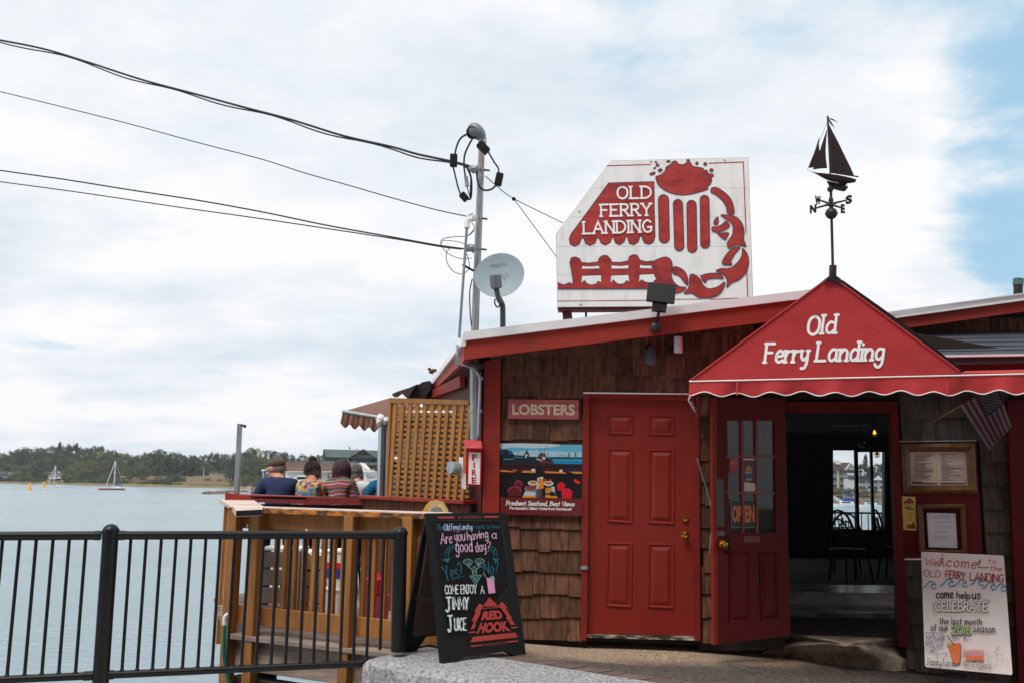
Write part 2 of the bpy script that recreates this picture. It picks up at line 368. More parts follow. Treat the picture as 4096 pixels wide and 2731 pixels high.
# ------------------------------------------------------------------ materials
MATS = {}
def mat(name, col, rough=.6, metal=0, var=.25, scale=6, stretch=(1, 1, 1), bump=0, bscale=40, col2=None, rnd=0, coat=0, spec=.5, emit=None, estr=0, island=0, detail=6, bstretch=None, sharp=(.3, .7), chip=0, bdist=.01):
    if name in MATS: return MATS[name]
    m = bpy.data.materials.new(name); m.use_nodes = True; t = m.node_tree; t.nodes.clear(); L = t.links.new
    out = N('ShaderNodeOutputMaterial', t); p = N('ShaderNodeBsdfPrincipled', t); L(p.outputs[0], out.inputs[0])
    p.inputs['Roughness'].default_value = rough; p.inputs['Metallic'].default_value = metal
    p.inputs['Specular IOR Level'].default_value = spec; p.inputs['Coat Weight'].default_value = coat
    geo = N('ShaderNodeNewGeometry', t)
    mp = N('ShaderNodeMapping', t); L(geo.outputs['Position'], mp.inputs[0]); mp.inputs['Scale'].default_value = stretch
    if rnd:
        oi = N('ShaderNodeObjectInfo', t); mul = N('ShaderNodeVectorMath', t, operation='SCALE'); mul.inputs[0].default_value = (37.1, 11.3, 23.7); L(oi.outputs['Random'], mul.inputs['Scale'])
        L(mul.outputs[0], mp.inputs['Location'])
    ns = N('ShaderNodeTexNoise', t); L(mp.outputs[0], ns.inputs['Vector']); ns.inputs['Scale'].default_value = scale; ns.inputs['Detail'].default_value = detail; ns.inputs['Roughness'].default_value = .65
    mr = N('ShaderNodeMapRange', t); L(ns.outputs[0], mr.inputs[0]); mr.inputs[1].default_value = sharp[0]; mr.inputs[2].default_value = sharp[1]
    mx = N('ShaderNodeMix', t, data_type='RGBA'); L(mr.outputs[0], mx.inputs[0])
    if col2 is None:
        a = tuple(c * (1 - var) for c in col[:3]) + (1,); b = tuple(min(1, c * (1 + var)) for c in col[:3]) + (1,)
    else: a, b = col, col2
    mx.inputs[6].default_value = a; mx.inputs[7].default_value = b
    cs = mx.outputs[2]
    if rnd or island:
        hs = N('ShaderNodeHueSaturation', t); L(cs, hs.inputs['Color'])
        r = oi.outputs['Random'] if rnd else geo.outputs['Random Per Island']
        k = rnd or island
        m1 = N('ShaderNodeMapRange', t); L(r, m1.inputs[0]); m1.inputs[3].default_value = 1 - k; m1.inputs[4].default_value = 1 + k; L(m1.outputs[0], hs.inputs['Value'])
        cs = hs.outputs[0]
    if chip:
        nc = N('ShaderNodeTexNoise', t); L(geo.outputs['Position'], nc.inputs['Vector']); nc.inputs['Scale'].default_value = 26; nc.inputs['Detail'].default_value = 7; nc.inputs['Roughness'].default_value = .7
        mc = N('ShaderNodeMapRange', t); L(nc.outputs[0], mc.inputs[0]); mc.inputs[1].default_value = chip; mc.inputs[2].default_value = chip + .015
        xc = N('ShaderNodeMix', t, data_type='RGBA'); L(mc.outputs[0], xc.inputs[0]); L(cs, xc.inputs[6]); xc.inputs[7].default_value = C(196, 150, 132); cs = xc.outputs[2]
        ng = N('ShaderNodeTexNoise', t); L(geo.outputs['Position'], ng.inputs['Vector']); ng.inputs['Scale'].default_value = 2.2; ng.inputs['Detail'].default_value = 9; ng.inputs['Roughness'].default_value = .7
        mg = N('ShaderNodeMapRange', t); L(ng.outputs[0], mg.inputs[0]); mg.inputs[1].default_value = .5; mg.inputs[2].default_value = .75; mg.inputs[4].default_value = .55
        xg = N('ShaderNodeMix', t, data_type='RGBA'); L(mg.outputs[0], xg.inputs[0]); L(cs, xg.inputs[6]); xg.inputs[7].default_value = C(58, 34, 30); cs = xg.outputs[2]
    L(cs, p.inputs['Base Color'])
    if rough < .9:
        rr = N('ShaderNodeMapRange', t); L(ns.outputs[0], rr.inputs[0]); rr.inputs[3].default_value = max(.03, rough - .1); rr.inputs[4].default_value = min(1, rough + .1); L(rr.outputs[0], p.inputs['Roughness'])
    if bump:
        mp2 = N('ShaderNodeMapping', t); L(geo.outputs['Position'], mp2.inputs[0]); mp2.inputs['Scale'].default_value = bstretch or stretch
        nb = N('ShaderNodeTexNoise', t); L(mp2.outputs[0], nb.inputs['Vector']); nb.inputs['Scale'].default_value = bscale; nb.inputs['Detail'].default_value = 5
        bp = N('ShaderNodeBump', t); L(nb.outputs[0], bp.inputs['Height']); bp.inputs['Strength'].default_value = bump; bp.inputs['Distance'].default_value = bdist
        L(bp.outputs[0], p.inputs['Normal'])
    if emit: p.inputs['Emission Color'].default_value = emit; p.inputs['Emission Strength'].default_value = estr
    MATS[name] = m; return m
def glass(name, tint=(.9, .95, .95, 1), op=.25, rough=.03):
    m = bpy.data.materials.new(name); m.use_nodes = True; t = m.node_tree; t.nodes.clear(); L = t.links.new
    out = N('ShaderNodeOutputMaterial', t); tr = N('ShaderNodeBsdfTransparent', t); tr.inputs[0].default_value = tint
    gl = N('ShaderNodeBsdfGlossy', t); gl.inputs[1].default_value = rough; lw_ = N('ShaderNodeLayerWeight', t); lw_.inputs[0].default_value = .5; fr = N('ShaderNodeMath', t, operation='POWER'); L(lw_.outputs['Facing'], fr.inputs[0]); fr.inputs[1].default_value = 4.5
    ad = N('ShaderNodeMath', t, operation='MULTIPLY_ADD'); L(fr.outputs[0], ad.inputs[0]); ad.inputs[1].default_value = .9; ad.inputs[2].default_value = .03 + op * .1
    mx = N('ShaderNodeMixShader', t); L(ad.outputs[0], mx.inputs[0]); L(tr.outputs[0], mx.inputs[1]); L(gl.outputs[0], mx.inputs[2]); L(mx.outputs[0], out.inputs[0]); return m
def pcol(name, c, rough=.6, **k): return mat(name, c, rough, var=k.pop('var', .06), **k)

RED = mat('red_paint', C(134, 40, 34), .45, var=.14, scale=3.5, bump=.15, bscale=60, spec=.3, chip=.70)
DOORRED = mat('door_red_paint', C(140, 42, 34), .42, var=.12, scale=2.2, bump=.06, bscale=90, spec=.3, chip=.715)
FASCIA = mat('fascia_red_paint', C(150, 47, 37), .55, var=.15, scale=4, stretch=(.6, .6, 3), bump=.3, bscale=30, spec=.3, chip=.72)
SHADERED = mat('red_paint_shaded', C(98, 24, 26), .55, var=.18, scale=3, bump=.12, bscale=50, spec=.15, chip=.71)  # red with the shade under the awning put into the colour
PINKRED = mat('weathered_red_paint', C(178, 84, 78), .7, col2=C(150, 46, 40), scale=9, bump=.4, bscale=40)
WHITE = mat('white_metal_edge', C(226, 226, 228), .45, var=.05, scale=5, stretch=(1, 1, 4))
WPAINT = mat('white_paint', C(244, 243, 242), .6, var=.04, scale=5)
BLACKM = mat('black_powder_coat', C(14, 15, 18), .42, var=.15, scale=20, spec=.35)
BLACK = mat('black_paint', C(15, 15, 16), .6, spec=.3, var=.15, scale=20)
CABLE = mat('black_cable', C(24, 25, 30), .6, var=.1)
GALV = mat('galvanised_steel', C(160, 170, 176), .45, metal=.55, var=.2, scale=14, stretch=(1, 1, .2))
RUSTPOLE = mat('rusty_galvanised_steel', C(168, 176, 180), .5, metal=.35, col2=C(150, 105, 66), scale=3.2, stretch=(6, 6, .7), sharp=(.52, .72))
SHINGLE = mat('cedar_shingle', C(58, 38, 29), .85, col2=C(142, 96, 67), scale=5, stretch=(6, 6, .9), bump=.7, bscale=10, bstretch=(14, 14, 1.2), rnd=.36, sharp=(.34, .78))
SHINGLE_G = mat('grey_cedar_shaded', C(46, 40, 36), .85, col2=C(84, 74, 66), scale=5, stretch=(9, 9, 1.0), bump=.5, bscale=10, bstretch=(14, 14, 1.2), rnd=.3)  # grey cedar, its colour darkened further for the awning's shade
BACKING = mat('dark_wall_backing', C(40, 30, 24), .9)
FENCEW = mat('stained_fence_wood', C(138, 88, 40), .7, col2=C(180, 122, 60), scale=4, stretch=(5, 5, .6), bump=.35, bscale=14, rnd=.12)
LATW = mat('stained_lattice_wood', C(142, 92, 36), .7, col2=C(172, 118, 56), scale=5, stretch=(4, 4, .8), bump=.25, bscale=20, rnd=.12)
CAPW = mat('worn_rail_cap', C(150, 128, 118), .8, col2=C(222, 200, 188), scale=5, stretch=(.8, .8, 4), bump=.5, bscale=25, sharp=(.2, .6))
CAPEDGE = mat('worn_rail_edge', C(70, 52, 38), .8, col2=C(206, 128, 48), scale=9, stretch=(.6, 2, 2), bump=.5, bscale=25, sharp=(.42, .62))
GREYW = mat('weathered_grey_wood', C(112, 98, 88), .85, col2=C(176, 158, 144), scale=3, stretch=(.8, 2, 9), bump=.6, bscale=20)
BOARDW = mat('brown_board_wood', C(72, 42, 28), .8, col2=C(128, 76, 46), scale=3, stretch=(8, 8, .8), bump=.5, bscale=18, rnd=.2)
GRANITE = mat('rough_granite', C(98, 99, 105), .85, col2=C(196, 195, 197), scale=42, bump=.9, bscale=44, sharp=(.34, .68), detail=8)
GRANTOP = mat('sawn_granite', C(132, 129, 129), .8, col2=C(182, 180, 180), scale=30, bump=.25, bscale=120, detail=8)
CONC = mat('pale_concrete', C(176, 178, 182), .85, col2=C(205, 205, 208), scale=14, bump=.3, bscale=90)
ASPH = mat('asphalt', C(48, 44, 43), .9, col2=C(126, 114, 104), scale=34, bump=1.0, bscale=46, sharp=(.38, .72), detail=10)
SANDY = mat('sandy_concrete', C(150, 134, 118), .9, col2=C(190, 172, 150), scale=70, bump=.6, bscale=110)
PAVE = mat('brown_paver', C(84, 68, 62), .85, col2=C(136, 114, 104), scale=7, stretch=(1, 9, 9), bump=.5, bscale=60, rnd=.2)
CURBY = mat('yellow_kerb_paint', C(214, 140, 46), .8, col2=C(90, 70, 50), scale=18, bump=.4, bscale=50, sharp=(.48, .58))
BRASS = mat('brass', C(214, 160, 70), .22, metal=1, var=.15, scale=30)
AWN = mat('red_awning_fabric', C(176, 58, 60), .75, var=.08, scale=1.1, bump=.8, bscale=2.6, spec=.12, detail=9, bdist=.05)
AWNW = pcol('awning_white_piping', C(245, 236, 234), .6)
INK = pcol('dark_blue_outline_paint', C(44, 46, 66), .6)
SIGNRED = mat('sign_red_paint', C(134, 34, 38), .5, col2=C(196, 60, 54), scale=5, stretch=(1, 1, 2.5), detail=10, bump=.05, bscale=20)
SIGNW = mat('sign_white_paint', C(243, 243, 242), .55, col2=C(214, 213, 210), scale=4, bump=.05, bscale=18, stretch=(2.5, 2.5, .5), sharp=(.48, .8), detail=10)
LETW = pcol('white_lettering', C(240, 238, 238), .5)
COPPER = mat('dark_oxidised_copper', C(50, 40, 42), .5, metal=.3, var=.25, scale=25)
ROOFG = mat('grey_asphalt_shingle', C(66, 70, 80), .9, var=.25, scale=60, bump=.7, bscale=150, rnd=.12)
# ================================================================== SETTING
WZ = -3.0
def water_mat():
    m = bpy.data.materials.new('river_water'); m.use_nodes = True; t = m.node_tree; p = t.nodes['Principled BSDF']; L = t.links.new
    p.inputs['Base Color'].default_value = (.29, .38, .43, 1); p.inputs['Roughness'].default_value = .12; p.inputs['IOR'].default_value = 1.33
    p.inputs['Specular IOR Level'].default_value = .6
    geo = N('ShaderNodeNewGeometry', t); mp = N('ShaderNodeMapping', t); L(geo.outputs['Position'], mp.inputs[0]); mp.inputs['Scale'].default_value = (.55, 1.25, 1)
    a = N('ShaderNodeTexNoise', t); L(mp.outputs[0], a.inputs['Vector']); a.inputs['Scale'].default_value = 2.4; a.inputs['Detail'].default_value = 8; a.inputs['Roughness'].default_value = .62; a.inputs['Distortion'].default_value = .5
    b = N('ShaderNodeTexNoise', t); mp2 = N('ShaderNodeMapping', t); L(geo.outputs['Position'], mp2.inputs[0]); mp2.inputs['Scale'].default_value = (.035, .10, 1); L(mp2.outputs[0], b.inputs['Vector']); b.inputs['Scale'].default_value = 1; b.inputs['Detail'].default_value = 6
    mul = N('ShaderNodeMath', t, operation='MULTIPLY_ADD'); L(b.outputs[0], mul.inputs[0]); mul.inputs[1].default_value = 2.2; L(a.outputs[0], mul.inputs[2])
    bp = N('ShaderNodeBump', t); L(mul.outputs[0], bp.inputs['Height']); bp.inputs['Distance'].default_value = .5
    sm_ = N('ShaderNodeMapRange', t); L(b.outputs[0], sm_.inputs[0]); sm_.inputs[1].default_value = .38; sm_.inputs[2].default_value = .62; sm_.inputs[3].default_value = .3; sm_.inputs[4].default_value = .9; L(sm_.outputs[0], bp.inputs['Strength']); L(bp.outputs[0], p.inputs['Normal'])
    r = N('ShaderNodeMapRange', t); L(b.outputs[0], r.inputs[0]); r.inputs[1].default_value = .35; r.inputs[2].default_value = .65; r.inputs[3].default_value = .10; r.inputs[4].default_value = .26; L(r.outputs[0], p.inputs['Roughness'])
    return m
WATER = water_mat()
kind(MB().add([(-4500, 2, WZ), (4500, 2, WZ), (4500, 7500, WZ), (-4500, 7500, WZ)], [(0, 1, 2, 3)]).build('water', WATER), 'structure')

# the granite kerb line: near edge G0->G1, far edge offset
GZ = .10
G0 = V((-.97, 6.25, GZ)); GD = V((.808, -.589, 0)).normalized(); GN = V((.589, .808, 0)).normalized()   # along, and away from the street side
def gpt(t, s, z=GZ): p = G0 + GD * t + GN * s; return V((p.x, p.y, z))
def gz(p):
    s = (V((p.x, p.y, 0)) - V((G0.x, G0.y, 0))).dot(GN) - .66
    z = .097 - .135 * min(1, max(0, s / 1.35)) ** .8
    z -= .066 * max(0, p.x - 1.6) ; z -= .012 * max(0, min(p.x, 1.6) + .5)
    return z
# quay pavement on the street side (pale concrete)
mb = MB(); pts = [(-14, 5.55), (-6, 5.55), (-3.3, 5.60), (-1.87, 6.06), (-1.0, 6.36), (-.70, 6.30), (3.6, 3.2), (3.6, -6), (-14, -6)]
mb.prism([V((x, y, -.10)) for x, y in pts], V((0, 0, -.35)))
kind(mb.build('quay_pavement', CONC), 'structure')
mb = MB(); mb.prism([V((x, y, -.47)) for x, y in [(-14, 5.5), (-3.3, 5.66), (-.6, 6.5), (-.6, 6.6), (4, 4), (4, -6), (-14, -6)]], V((0, 0, -2.8)))
kind(mb.build('quay_wall', mat('quay_stone', C(110, 106, 100), .9, var=.25, scale=5, bump=.6)), 'structure')
# asphalt apron between the kerb and the building
mb = MB(); NT, NS = 46, 46
for j in range(NS + 1):
    for i in range(NT + 1):
        t = -.3 + 12 * (i / NT) ** 1.3; s = .80 + 6.4 * (j / NS) ** 1.5; p = gpt(t, s); p.z = gz(p) + .006 * noise.noise(p * 3); mb.v.append(p)
for j in range(NS):
    for i in range(NT): a = j * (NT + 1) + i; mb.f.append((a, a + 1, a + NT + 2, a + NT + 1))
def asph_mat():
    m = ASPH; t = m.node_tree; L = t.links.new; p = [n for n in t.nodes if n.type == 'BSDF_PRINCIPLED'][0]
    old = p.inputs['Base Color'].links[0].from_socket
    geo = N('ShaderNodeNewGeometry', t); n = N('ShaderNodeTexNoise', t); L(geo.outputs['Position'], n.inputs['Vector']); n.inputs['Scale'].default_value = 1.5; n.inputs['Detail'].default_value = 8; n.inputs['Roughness'].default_value = .6
    # sand washed against the foot of the building
    d = N('ShaderNodeVectorMath', t, operation='DOT_PRODUCT'); L(geo.outputs['Position'], d.inputs[0]); d.inputs[1].default_value = (-.25, .97, 0)
    ad = N('ShaderNodeMath', t, operation='MULTIPLY_ADD'); L(n.outputs[0], ad.inputs[0]); ad.inputs[1].default_value = .9; L(d.outputs['Value'], ad.inputs[2])
    mr = N('ShaderNodeMapRange', t); L(ad.outputs[0], mr.inputs[0]); mr.inputs[1].default_value = 6.80; mr.inputs[2].default_value = 7.12
    mx = N('ShaderNodeMix', t, data_type='RGBA'); L(mr.outputs[0], mx.inputs[0]); L(old, mx.inputs[6])
    n3 = N('ShaderNodeTexNoise', t); L(geo.outputs['Position'], n3.inputs['Vector']); n3.inputs['Scale'].default_value = 60
    cr = N('ShaderNodeValToRGB', t); L(n3.outputs[0], cr.inputs[0]); cr.color_ramp.elements[0].position = .35; cr.color_ramp.elements[0].color = C(112, 96, 82); cr.color_ramp.elements[1].position = .7; cr.color_ramp.elements[1].color = C(206, 184, 156)
    L(cr.outputs[0], mx.inputs[7]); L(mx.outputs[2], p.inputs['Base Color'])
asph_mat()
kind(mb.build('asphalt_ground', ASPH, smooth=True), 'structure')
# ground the deck and buildings stand on, under everything to the right and behind (pier)
kind(MB().prism([V((x, y, -.62)) for x, y in [(-.6, 6.9), (14, -2), (14, 15.2), (-.6, 15.2)]], V((0, 0, -.5))).build('pier_base', GREYW), 'structure')

# strip of brown pavers laid in a row along the kerb
pv = root('paver_strip', gpt(1.5, .73, .09), 'row of brown herringbone pavers between granite kerb and asphalt', 'paver strip')
t = .55
while t < 2.42:
    w = .095; a = random.uniform(-.004, .004)
    z = GZ - .004 + random.uniform(-.004, .003)
    q = [gpt(t - .03, .664 + a, z), gpt(t - .03 + w, .664 + a, z), gpt(t + w + .02, .80 + a, z), gpt(t + .02, .80 + a, z)]
    MB().prism(q, V((0, 0, -.08))).build('paver', PAVE, pv); t += w + .006
for k in range(5):
    ta, tb = 2.44 + k * .9, 2.44 + k * .9 + .88; z = [GZ - .002, GZ - .002]
    MB().prism([gpt(ta, .664, z[0]), gpt(tb, .664, z[1]), gpt(tb, .82, z[1]), gpt(ta, .82, z[0])], V((0, 0, -.1))).build('kerb_piece', CURBY, pv, label='yellow painted kerb piece')
# granite kerb blocks
def granite():
    for k, (t0, t1) in enumerate([(0, 3.6), (3.61, 7.5)]):
        bm = bmesh.new(); nx = int((t1 - t0) * 26); sec = []
        prof = [(-.0, -.75), (-.004, -.5), (.0, -.32), (-.006, -.16), (.0, -.035), (.03, -.004), (.10, .0), (.2, .0), (.4, 0), (.62, .0), (.652, -.004), (.655, -.05), (.655, -.5)]
        prof2 = []
        for a, b in zip(prof, prof[1:]):
            m_ = max(1, int(math.hypot(b[0] - a[0], b[1] - a[1]) / .035))
            for q in range(m_): prof2.append((a[0] + (b[0] - a[0]) * q / m_, a[1] + (b[1] - a[1]) * q / m_))
        prof2.append(prof[-1]); V_ = []; fa = []
        for i in range(nx + 1):
            tt = t0 + (t1 - t0) * i / nx
            for s_, z in prof2:
                p = gpt(tt, s_, GZ + z); q = noise.fractal(p * 7, 1.0, 2, 5) * .012 + noise.noise(p * 55) * .003
                if z < -.02 and s_ < .1: p += -GN * q * 1.6
                elif z > -.02: p += V((0, 0, 1)) * (q * (.9 if s_ < .12 else .12)); p += GN * (abs(noise.noise(V((tt * 5, 0, 3)))) * .05 * (1 if s_ < .12 else 0))
                if (i == 0): p += GD * (q * 1.5 + .02 * max(0, (z + .03) / .03 if z > -.03 else 0))
                V_.append(p)
        m_ = len(prof2)
        for i in range(nx):
            for j in range(m_ - 1): a = i * m_ + j; fa.append((a, a + 1, a + m_ + 1, a + m_))
        fa.append(tuple(range(m_))); fa.append(tuple(reversed(range(nx * m_, nx * m_ + m_))))
        mb = MB(); mb.add(V_, fa)
        o = mb.build('granite_block', GRANITE, smooth='auto', top=True)
        o.data.materials.append(GRANTOP)
        for pl in o.data.polygons:
            c = pl.center + o.location; s_ = (V((c.x, c.y, 0)) - V((G0.x, G0.y, 0))).dot(GN)
            if pl.normal.z > .8 and s_ > .13 + .08 * noise.noise(V((c.x * 2, c.y * 2, 0))) + .06 * noise.noise(c * 9): pl.material_index = 1
        tag(o, ['rough grey granite kerb block under the chalkboard', 'grey granite kerb block continuing out of frame at lower right'][k], 'granite block', 'granite kerb blocks')
granite()

# ================================================================== RESTAURANT BUILDING
PW = Pl.vert(at_Y(2560, 2540, 7.6), 5)
PWU = V((math.cos(math.radians(5)), -math.sin(math.radians(5)), 0)); PWN = PW.n
def uz(x, y, off=0): p = PW.hit(x, y, off); return ((p - PW.p).dot(PWU), p.z)
def wp(u, z, off=0): p = PW.p + PWU * u + PWN * off; return V((p.x, p.y, z))
B = root('restaurant_building', wp(0, -.1), 'single-storey red and cedar shingled waterfront restaurant with white roof edge', 'building')
# walls (dark backing behind the shingles), openings left for the doorway
def wallp(pts, off=-.02, th=.12, m=BACKING): return PW.slab(pts, off, th).build('wall', m, B)
wall_l = wallp([(1933, 1440), (2345, 1385), (2345, 1575), (2345, 2600), (1925, 2600)])
wall_t = wallp([(2345, 1386), (3150, 1240), (3150, 1600), (2790, 1600), (2790, 1572), (2345, 1572)])
wall_m = wallp([(2790, 1600), (3148, 1600), (3148, 1642), (2905, 1642), (2905, 2600), (2800, 2600)])
wall_r = wallp([(3150, 1240), (4600, 1500), (4700, 3000), (3600, 2720), (3590, 1640), (3150, 1640)])
wallback = wallp([(2905, 1642), (3130, 1642), (3135, 2600), (2905, 2600)])

def shingles(parent, u0, u1, z0, z1, ztop=None, mt=SHINGLE, off=0.0, expo=.183, seed=1, wr=(.10, .215), maxn=999, zlimit=None, zmin=-9):
    rnd = random.Random(seed); n = 0
    base = shingles.__dict__.setdefault('me', {})
    if mt.name not in base:
        b2 = MB(); b2.prism([V((-.5, 0, 0)), V((.5, 0, 0)), V((.5, -.3, 1)), V((-.5, -.3, 1))], V((0, 0, -0.0001)))
        # tapered slab: butt (thick) below, thin at top
        me = mesh_from([(-.5, -.023, 0), (.5, -.023, 0), (.5, .004, 0), (-.5, .004, 0), (-.5, -.002, 1), (.5, -.002, 1), (.5, .004, 1), (-.5, .004, 1), (-.5, -.0235, .012), (.5, -.0235, .012)],
                       [(3, 2, 1, 0), (0, 1, 9, 8), (8, 9, 5, 4), (4, 5, 6, 7), (2, 3, 7, 6), (1, 2, 6, 5, 9), (3, 0, 8, 4, 7)], 'shingle')
        me.materials.append(mt); base[mt.name] = me
    me = base[mt.name]; row = 0; z = z0
    while z < z1:
        u = u0 - (rnd.uniform(0, .09))
        while u < u1:
            w = rnd.uniform(*wr); a = max(u, u0); b = min(u + w, u1)
            if b - a > .02:
                zb = z + rnd.uniform(-.018, .012); h = expo + .035
                if zb < zmin: h -= zmin - zb; zb = zmin
                if zlimit and zb + h > zlimit((a + b) / 2): h = zlimit((a + b) / 2) - zb
                if h > .03:
                    o = bpy.data.objects.new('shingle', me); COL.objects.link(o); o.parent = parent
                    p = wp((a + b) / 2, zb, off + rnd.uniform(0, .002))
                    R = Matrix.Rotation(-math.radians(5), 4, 'Z') @ Matrix.Rotation(rnd.uniform(-.006, .006), 4, 'Y') @ Matrix.Rotation(math.radians(0), 4, 'X')
                    o.matrix_local = Matrix.Translation(p - ORG[parent.name]) @ R @ Matrix.Diagonal((b - a - rnd.uniform(.002, .006), 1, h, 1)); n += 1
            u += w
        z += expo; row += 1
    return n
uL = uz(2001, 2000)[0]; uR = uz(2334, 2000)[0]
zB = uz(2200, 2560)[1]
def flim(u):
    a = uz(1858, 1440, .3); b = uz(3000, 1300, .3); k = (u - a[0]) / (b[0] - a[0]); return a[1] + (b[1] - a[1]) * k + .2
NSH = 0
NSH += shingles(wall_l, uL, uR, zB, uz(2200, 1560)[1] - .02, seed=3)
zt = zB + .183 * math.ceil((uz(2200, 1560)[1] - .02 - zB) / .183)
NSH += shingles(wall_t, uL, uz(3020, 1500)[0], zt, 2.9, seed=5, zlimit=flim)
NSH += shingles(wall_t, uR, uz(2860, 1500)[0], zt - .183, zt - .01, seed=6, zmin=uz(2500, 1573)[1])
um0, um1 = uz(2798, 2000)[0], uz(2856, 2000)[0]
NSH += shingles(wall_m, um0, um1, uz(2830, 2562)[1], 2.1, seed=8)
# right of the doorway: greyer shingles
ur0, ur1 = uz(3930, 2000)[0], uz(4060, 2000)[0]
NSH += shingles(wall_r, ur0, ur1, uz(3900, 2730)[1] - .1, 2.05, seed=11, mt=SHINGLE_G)
NSH += shingles(wall_r, uz(3612, 2400)[0], ur0, uz(3900, 2730)[1] - .1, uz(3700, 2245)[1] - .05, seed=12, mt=SHINGLE_G, zlimit=lambda u: uz(3700, 2236)[1])
NSH += shingles(wall_r, uz(3600, 1700)[0], ur0, uz(3700, 1763)[1], 2.05, seed=13, mt=SHINGLE_G)
NSH += shingles(wallback, uz(2900, 2000)[0], uz(3120, 2000)[0], uz(3000, 2150)[1], uz(3000, 1700)[1], seed=15, mt=SHINGLE_G)
print('shingles', NSH)

# corner post
PW.slab([(1938, 1442), (2003, 1434), (1990, 2600), (1920, 2600)], .07, .09).build('corner_post', FASCIA, B)
# fascia, white metal edge, roof
FO = .36
PW.slab([(1857, 1363), (3330, 1182), (3330, 1256), (2700, 1332), (1856, 1438)], FO, .04).build('fascia', FASCIA, B)
PW.slab([(1858, 1327), (3330, 1148), (3330, 1181), (2490, 1284), (1857, 1361)], FO + .03, .05).build('metal_edge', WHITE, B)
A_ = PW.hit(1858, 1329, FO + .02); B_ = PW.hit(3330, 1150, FO + .02)
E_ = at_Y(1722, 1532, 10.3); IN = V((-.19, .98, 0)) * 5
Bk = B_ + V((0, 5.2, 0)); A2 = A_ + V((0, 0, -.012))
MB().prism([A2, B_ + V((0, 0, -.012)), Bk, E_], V((0, 0, -.05))).build('roof', mat('roof_membrane', C(140, 140, 142), .8), B)
# eave running back on the harbour side
def strip(a, b, c, d, Ya, Yb): return [at_Y(*a, Ya), at_Y(*b, Yb), at_Y(*c, Yb), at_Y(*d, Ya)]
Ya = A_.y + .01; Yb = 10.25
MB().prism(strip((1857, 1328), (1722, 1524), (1722, 1544), (1842, 1384), Ya, Yb), V((.04, 0, 0))).build('metal_edge', WHITE, B)
MB().prism(strip((1857, 1364), (1724, 1544), (1727, 1566), (1856, 1442), Ya + .03, Yb), V((.05, .02, 0))).build('fascia', PINKRED, B)
MB().prism(strip((1838, 1500), (1700, 1574), (1700, 1598), (1840, 1548), 8.3, 10.2), V((.05, 0, 0))).build('rafter', FASCIA, B)
# harbour-side wall (dark red), seen past and through the lattice
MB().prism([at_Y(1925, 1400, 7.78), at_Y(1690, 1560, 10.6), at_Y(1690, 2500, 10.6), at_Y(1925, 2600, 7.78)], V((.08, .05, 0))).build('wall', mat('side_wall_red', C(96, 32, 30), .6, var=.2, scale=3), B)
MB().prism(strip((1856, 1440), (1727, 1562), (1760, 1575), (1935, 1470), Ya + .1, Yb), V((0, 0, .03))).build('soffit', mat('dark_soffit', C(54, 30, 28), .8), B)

# the six-panelled red door
def offs(l, dx, dy): return [(x + dx, y + dy) for x, y in l]
PW.slab([(2333, 1574), (2358, 1590), (2348, 2540), (2345, 2560), (2322, 2560)], .045, .06).build('door_casing', RED, B)
PW.slab([(2333, 1574), (2797, 1578), (2775, 1601), (2358, 1590)], .046, .06).build('door_casing', RED, B)
PW.slab([(2797, 1578), (2802, 2562), (2779, 2562), (2775, 1601)], .045, .06).build('door_casing', RED, B)
PW.slab([(2333, 1567), (2756, 1572), (2756, 1576), (2333, 1572)], .075, .09).build('drip_edge', WPAINT, B)
door = PW.slab([(2359, 1592), (2773, 1601), (2777, 2541), (2350, 2533)], -.005, .05).build('door', DOORRED, B)
def raised_panel(parent, plane, q, m, off=0.0, name='panel', d=.012, k=1.0):
    """q: px corners tl,tr,br,bl; moulding bead, groove, and a raised bevelled field"""
    P = [plane.hit(x, y, off) for x, y in q]; c = sum(P, V()) / 4; n = plane.n
    ux = (P[1] - P[0]).normalized(); uy = (P[3] - P[0]).normalized()
    def inset(e, h):
        return [P[0] + (ux + uy) * e + n * h, P[1] + (uy - ux) * e + n * h, P[2] - (ux + uy) * e + n * h, P[3] + (ux - uy) * e + n * h]
    rings = [inset(0, .001), inset(.004 * k, d * .9), inset(.012 * k, d * .9), inset(.020 * k, -.001 + .002), inset(.026 * k, .002), inset(.055 * k, d * 1.1)]
    mb = MB()
    for r in rings: mb.v += r
    for i in range(len(rings) - 1):
        for j in range(4): a = i * 4 + j; b = i * 4 + (j + 1) % 4; mb.f.append((a, b, b + 4, a + 4))
    e = (len(rings) - 1) * 4; mb.f.append((e, e + 1, e + 2, e + 3))
    return mb.build(name, m, parent)
def qd(x0, y0, x1, y1, x2, y2, x3, y3): return [(x0, y0), (x1, y1), (x2, y2), (x3, y3)]
for q in [qd(2432, 1655, 2534, 1657, 2532, 1738, 2431, 1736), qd(2596, 1659, 2697, 1660, 2696, 1742, 2594, 1740),
          qd(2431, 1792, 2533, 1793, 2531, 2092, 2428, 2086), qd(2595, 1795, 2698, 1796, 2698, 2097, 2593, 2091),
          qd(2427, 2167, 2530, 2169, 2528, 2429, 2423, 2423), qd(2592, 2171, 2696, 2173, 2696, 2433, 2590, 2428)]:
    raised_panel(door, PW, q, DOORRED, -.005)
for y, r in ((2073, .026), (2138, .030)):
    c = PW.hit(2741, y, -.005)
    MB().lathe(c, [(r * 1.05, 0), (r * 1.05, .006), (r * .5, .012), (r * .42, .03), (r * .85, .042), (r * .95, .055), (r * .6, .068), (.001, .071)] if y > 2100 else [(r, 0), (r, .012), (r * .8, .02), (.001, .021)], 20, PWN).build('knob', BRASS, door, smooth='auto')
PW.slab(rect(2324, 2262, 2350, 2276), .06, .03).build('latch', GALV, B)
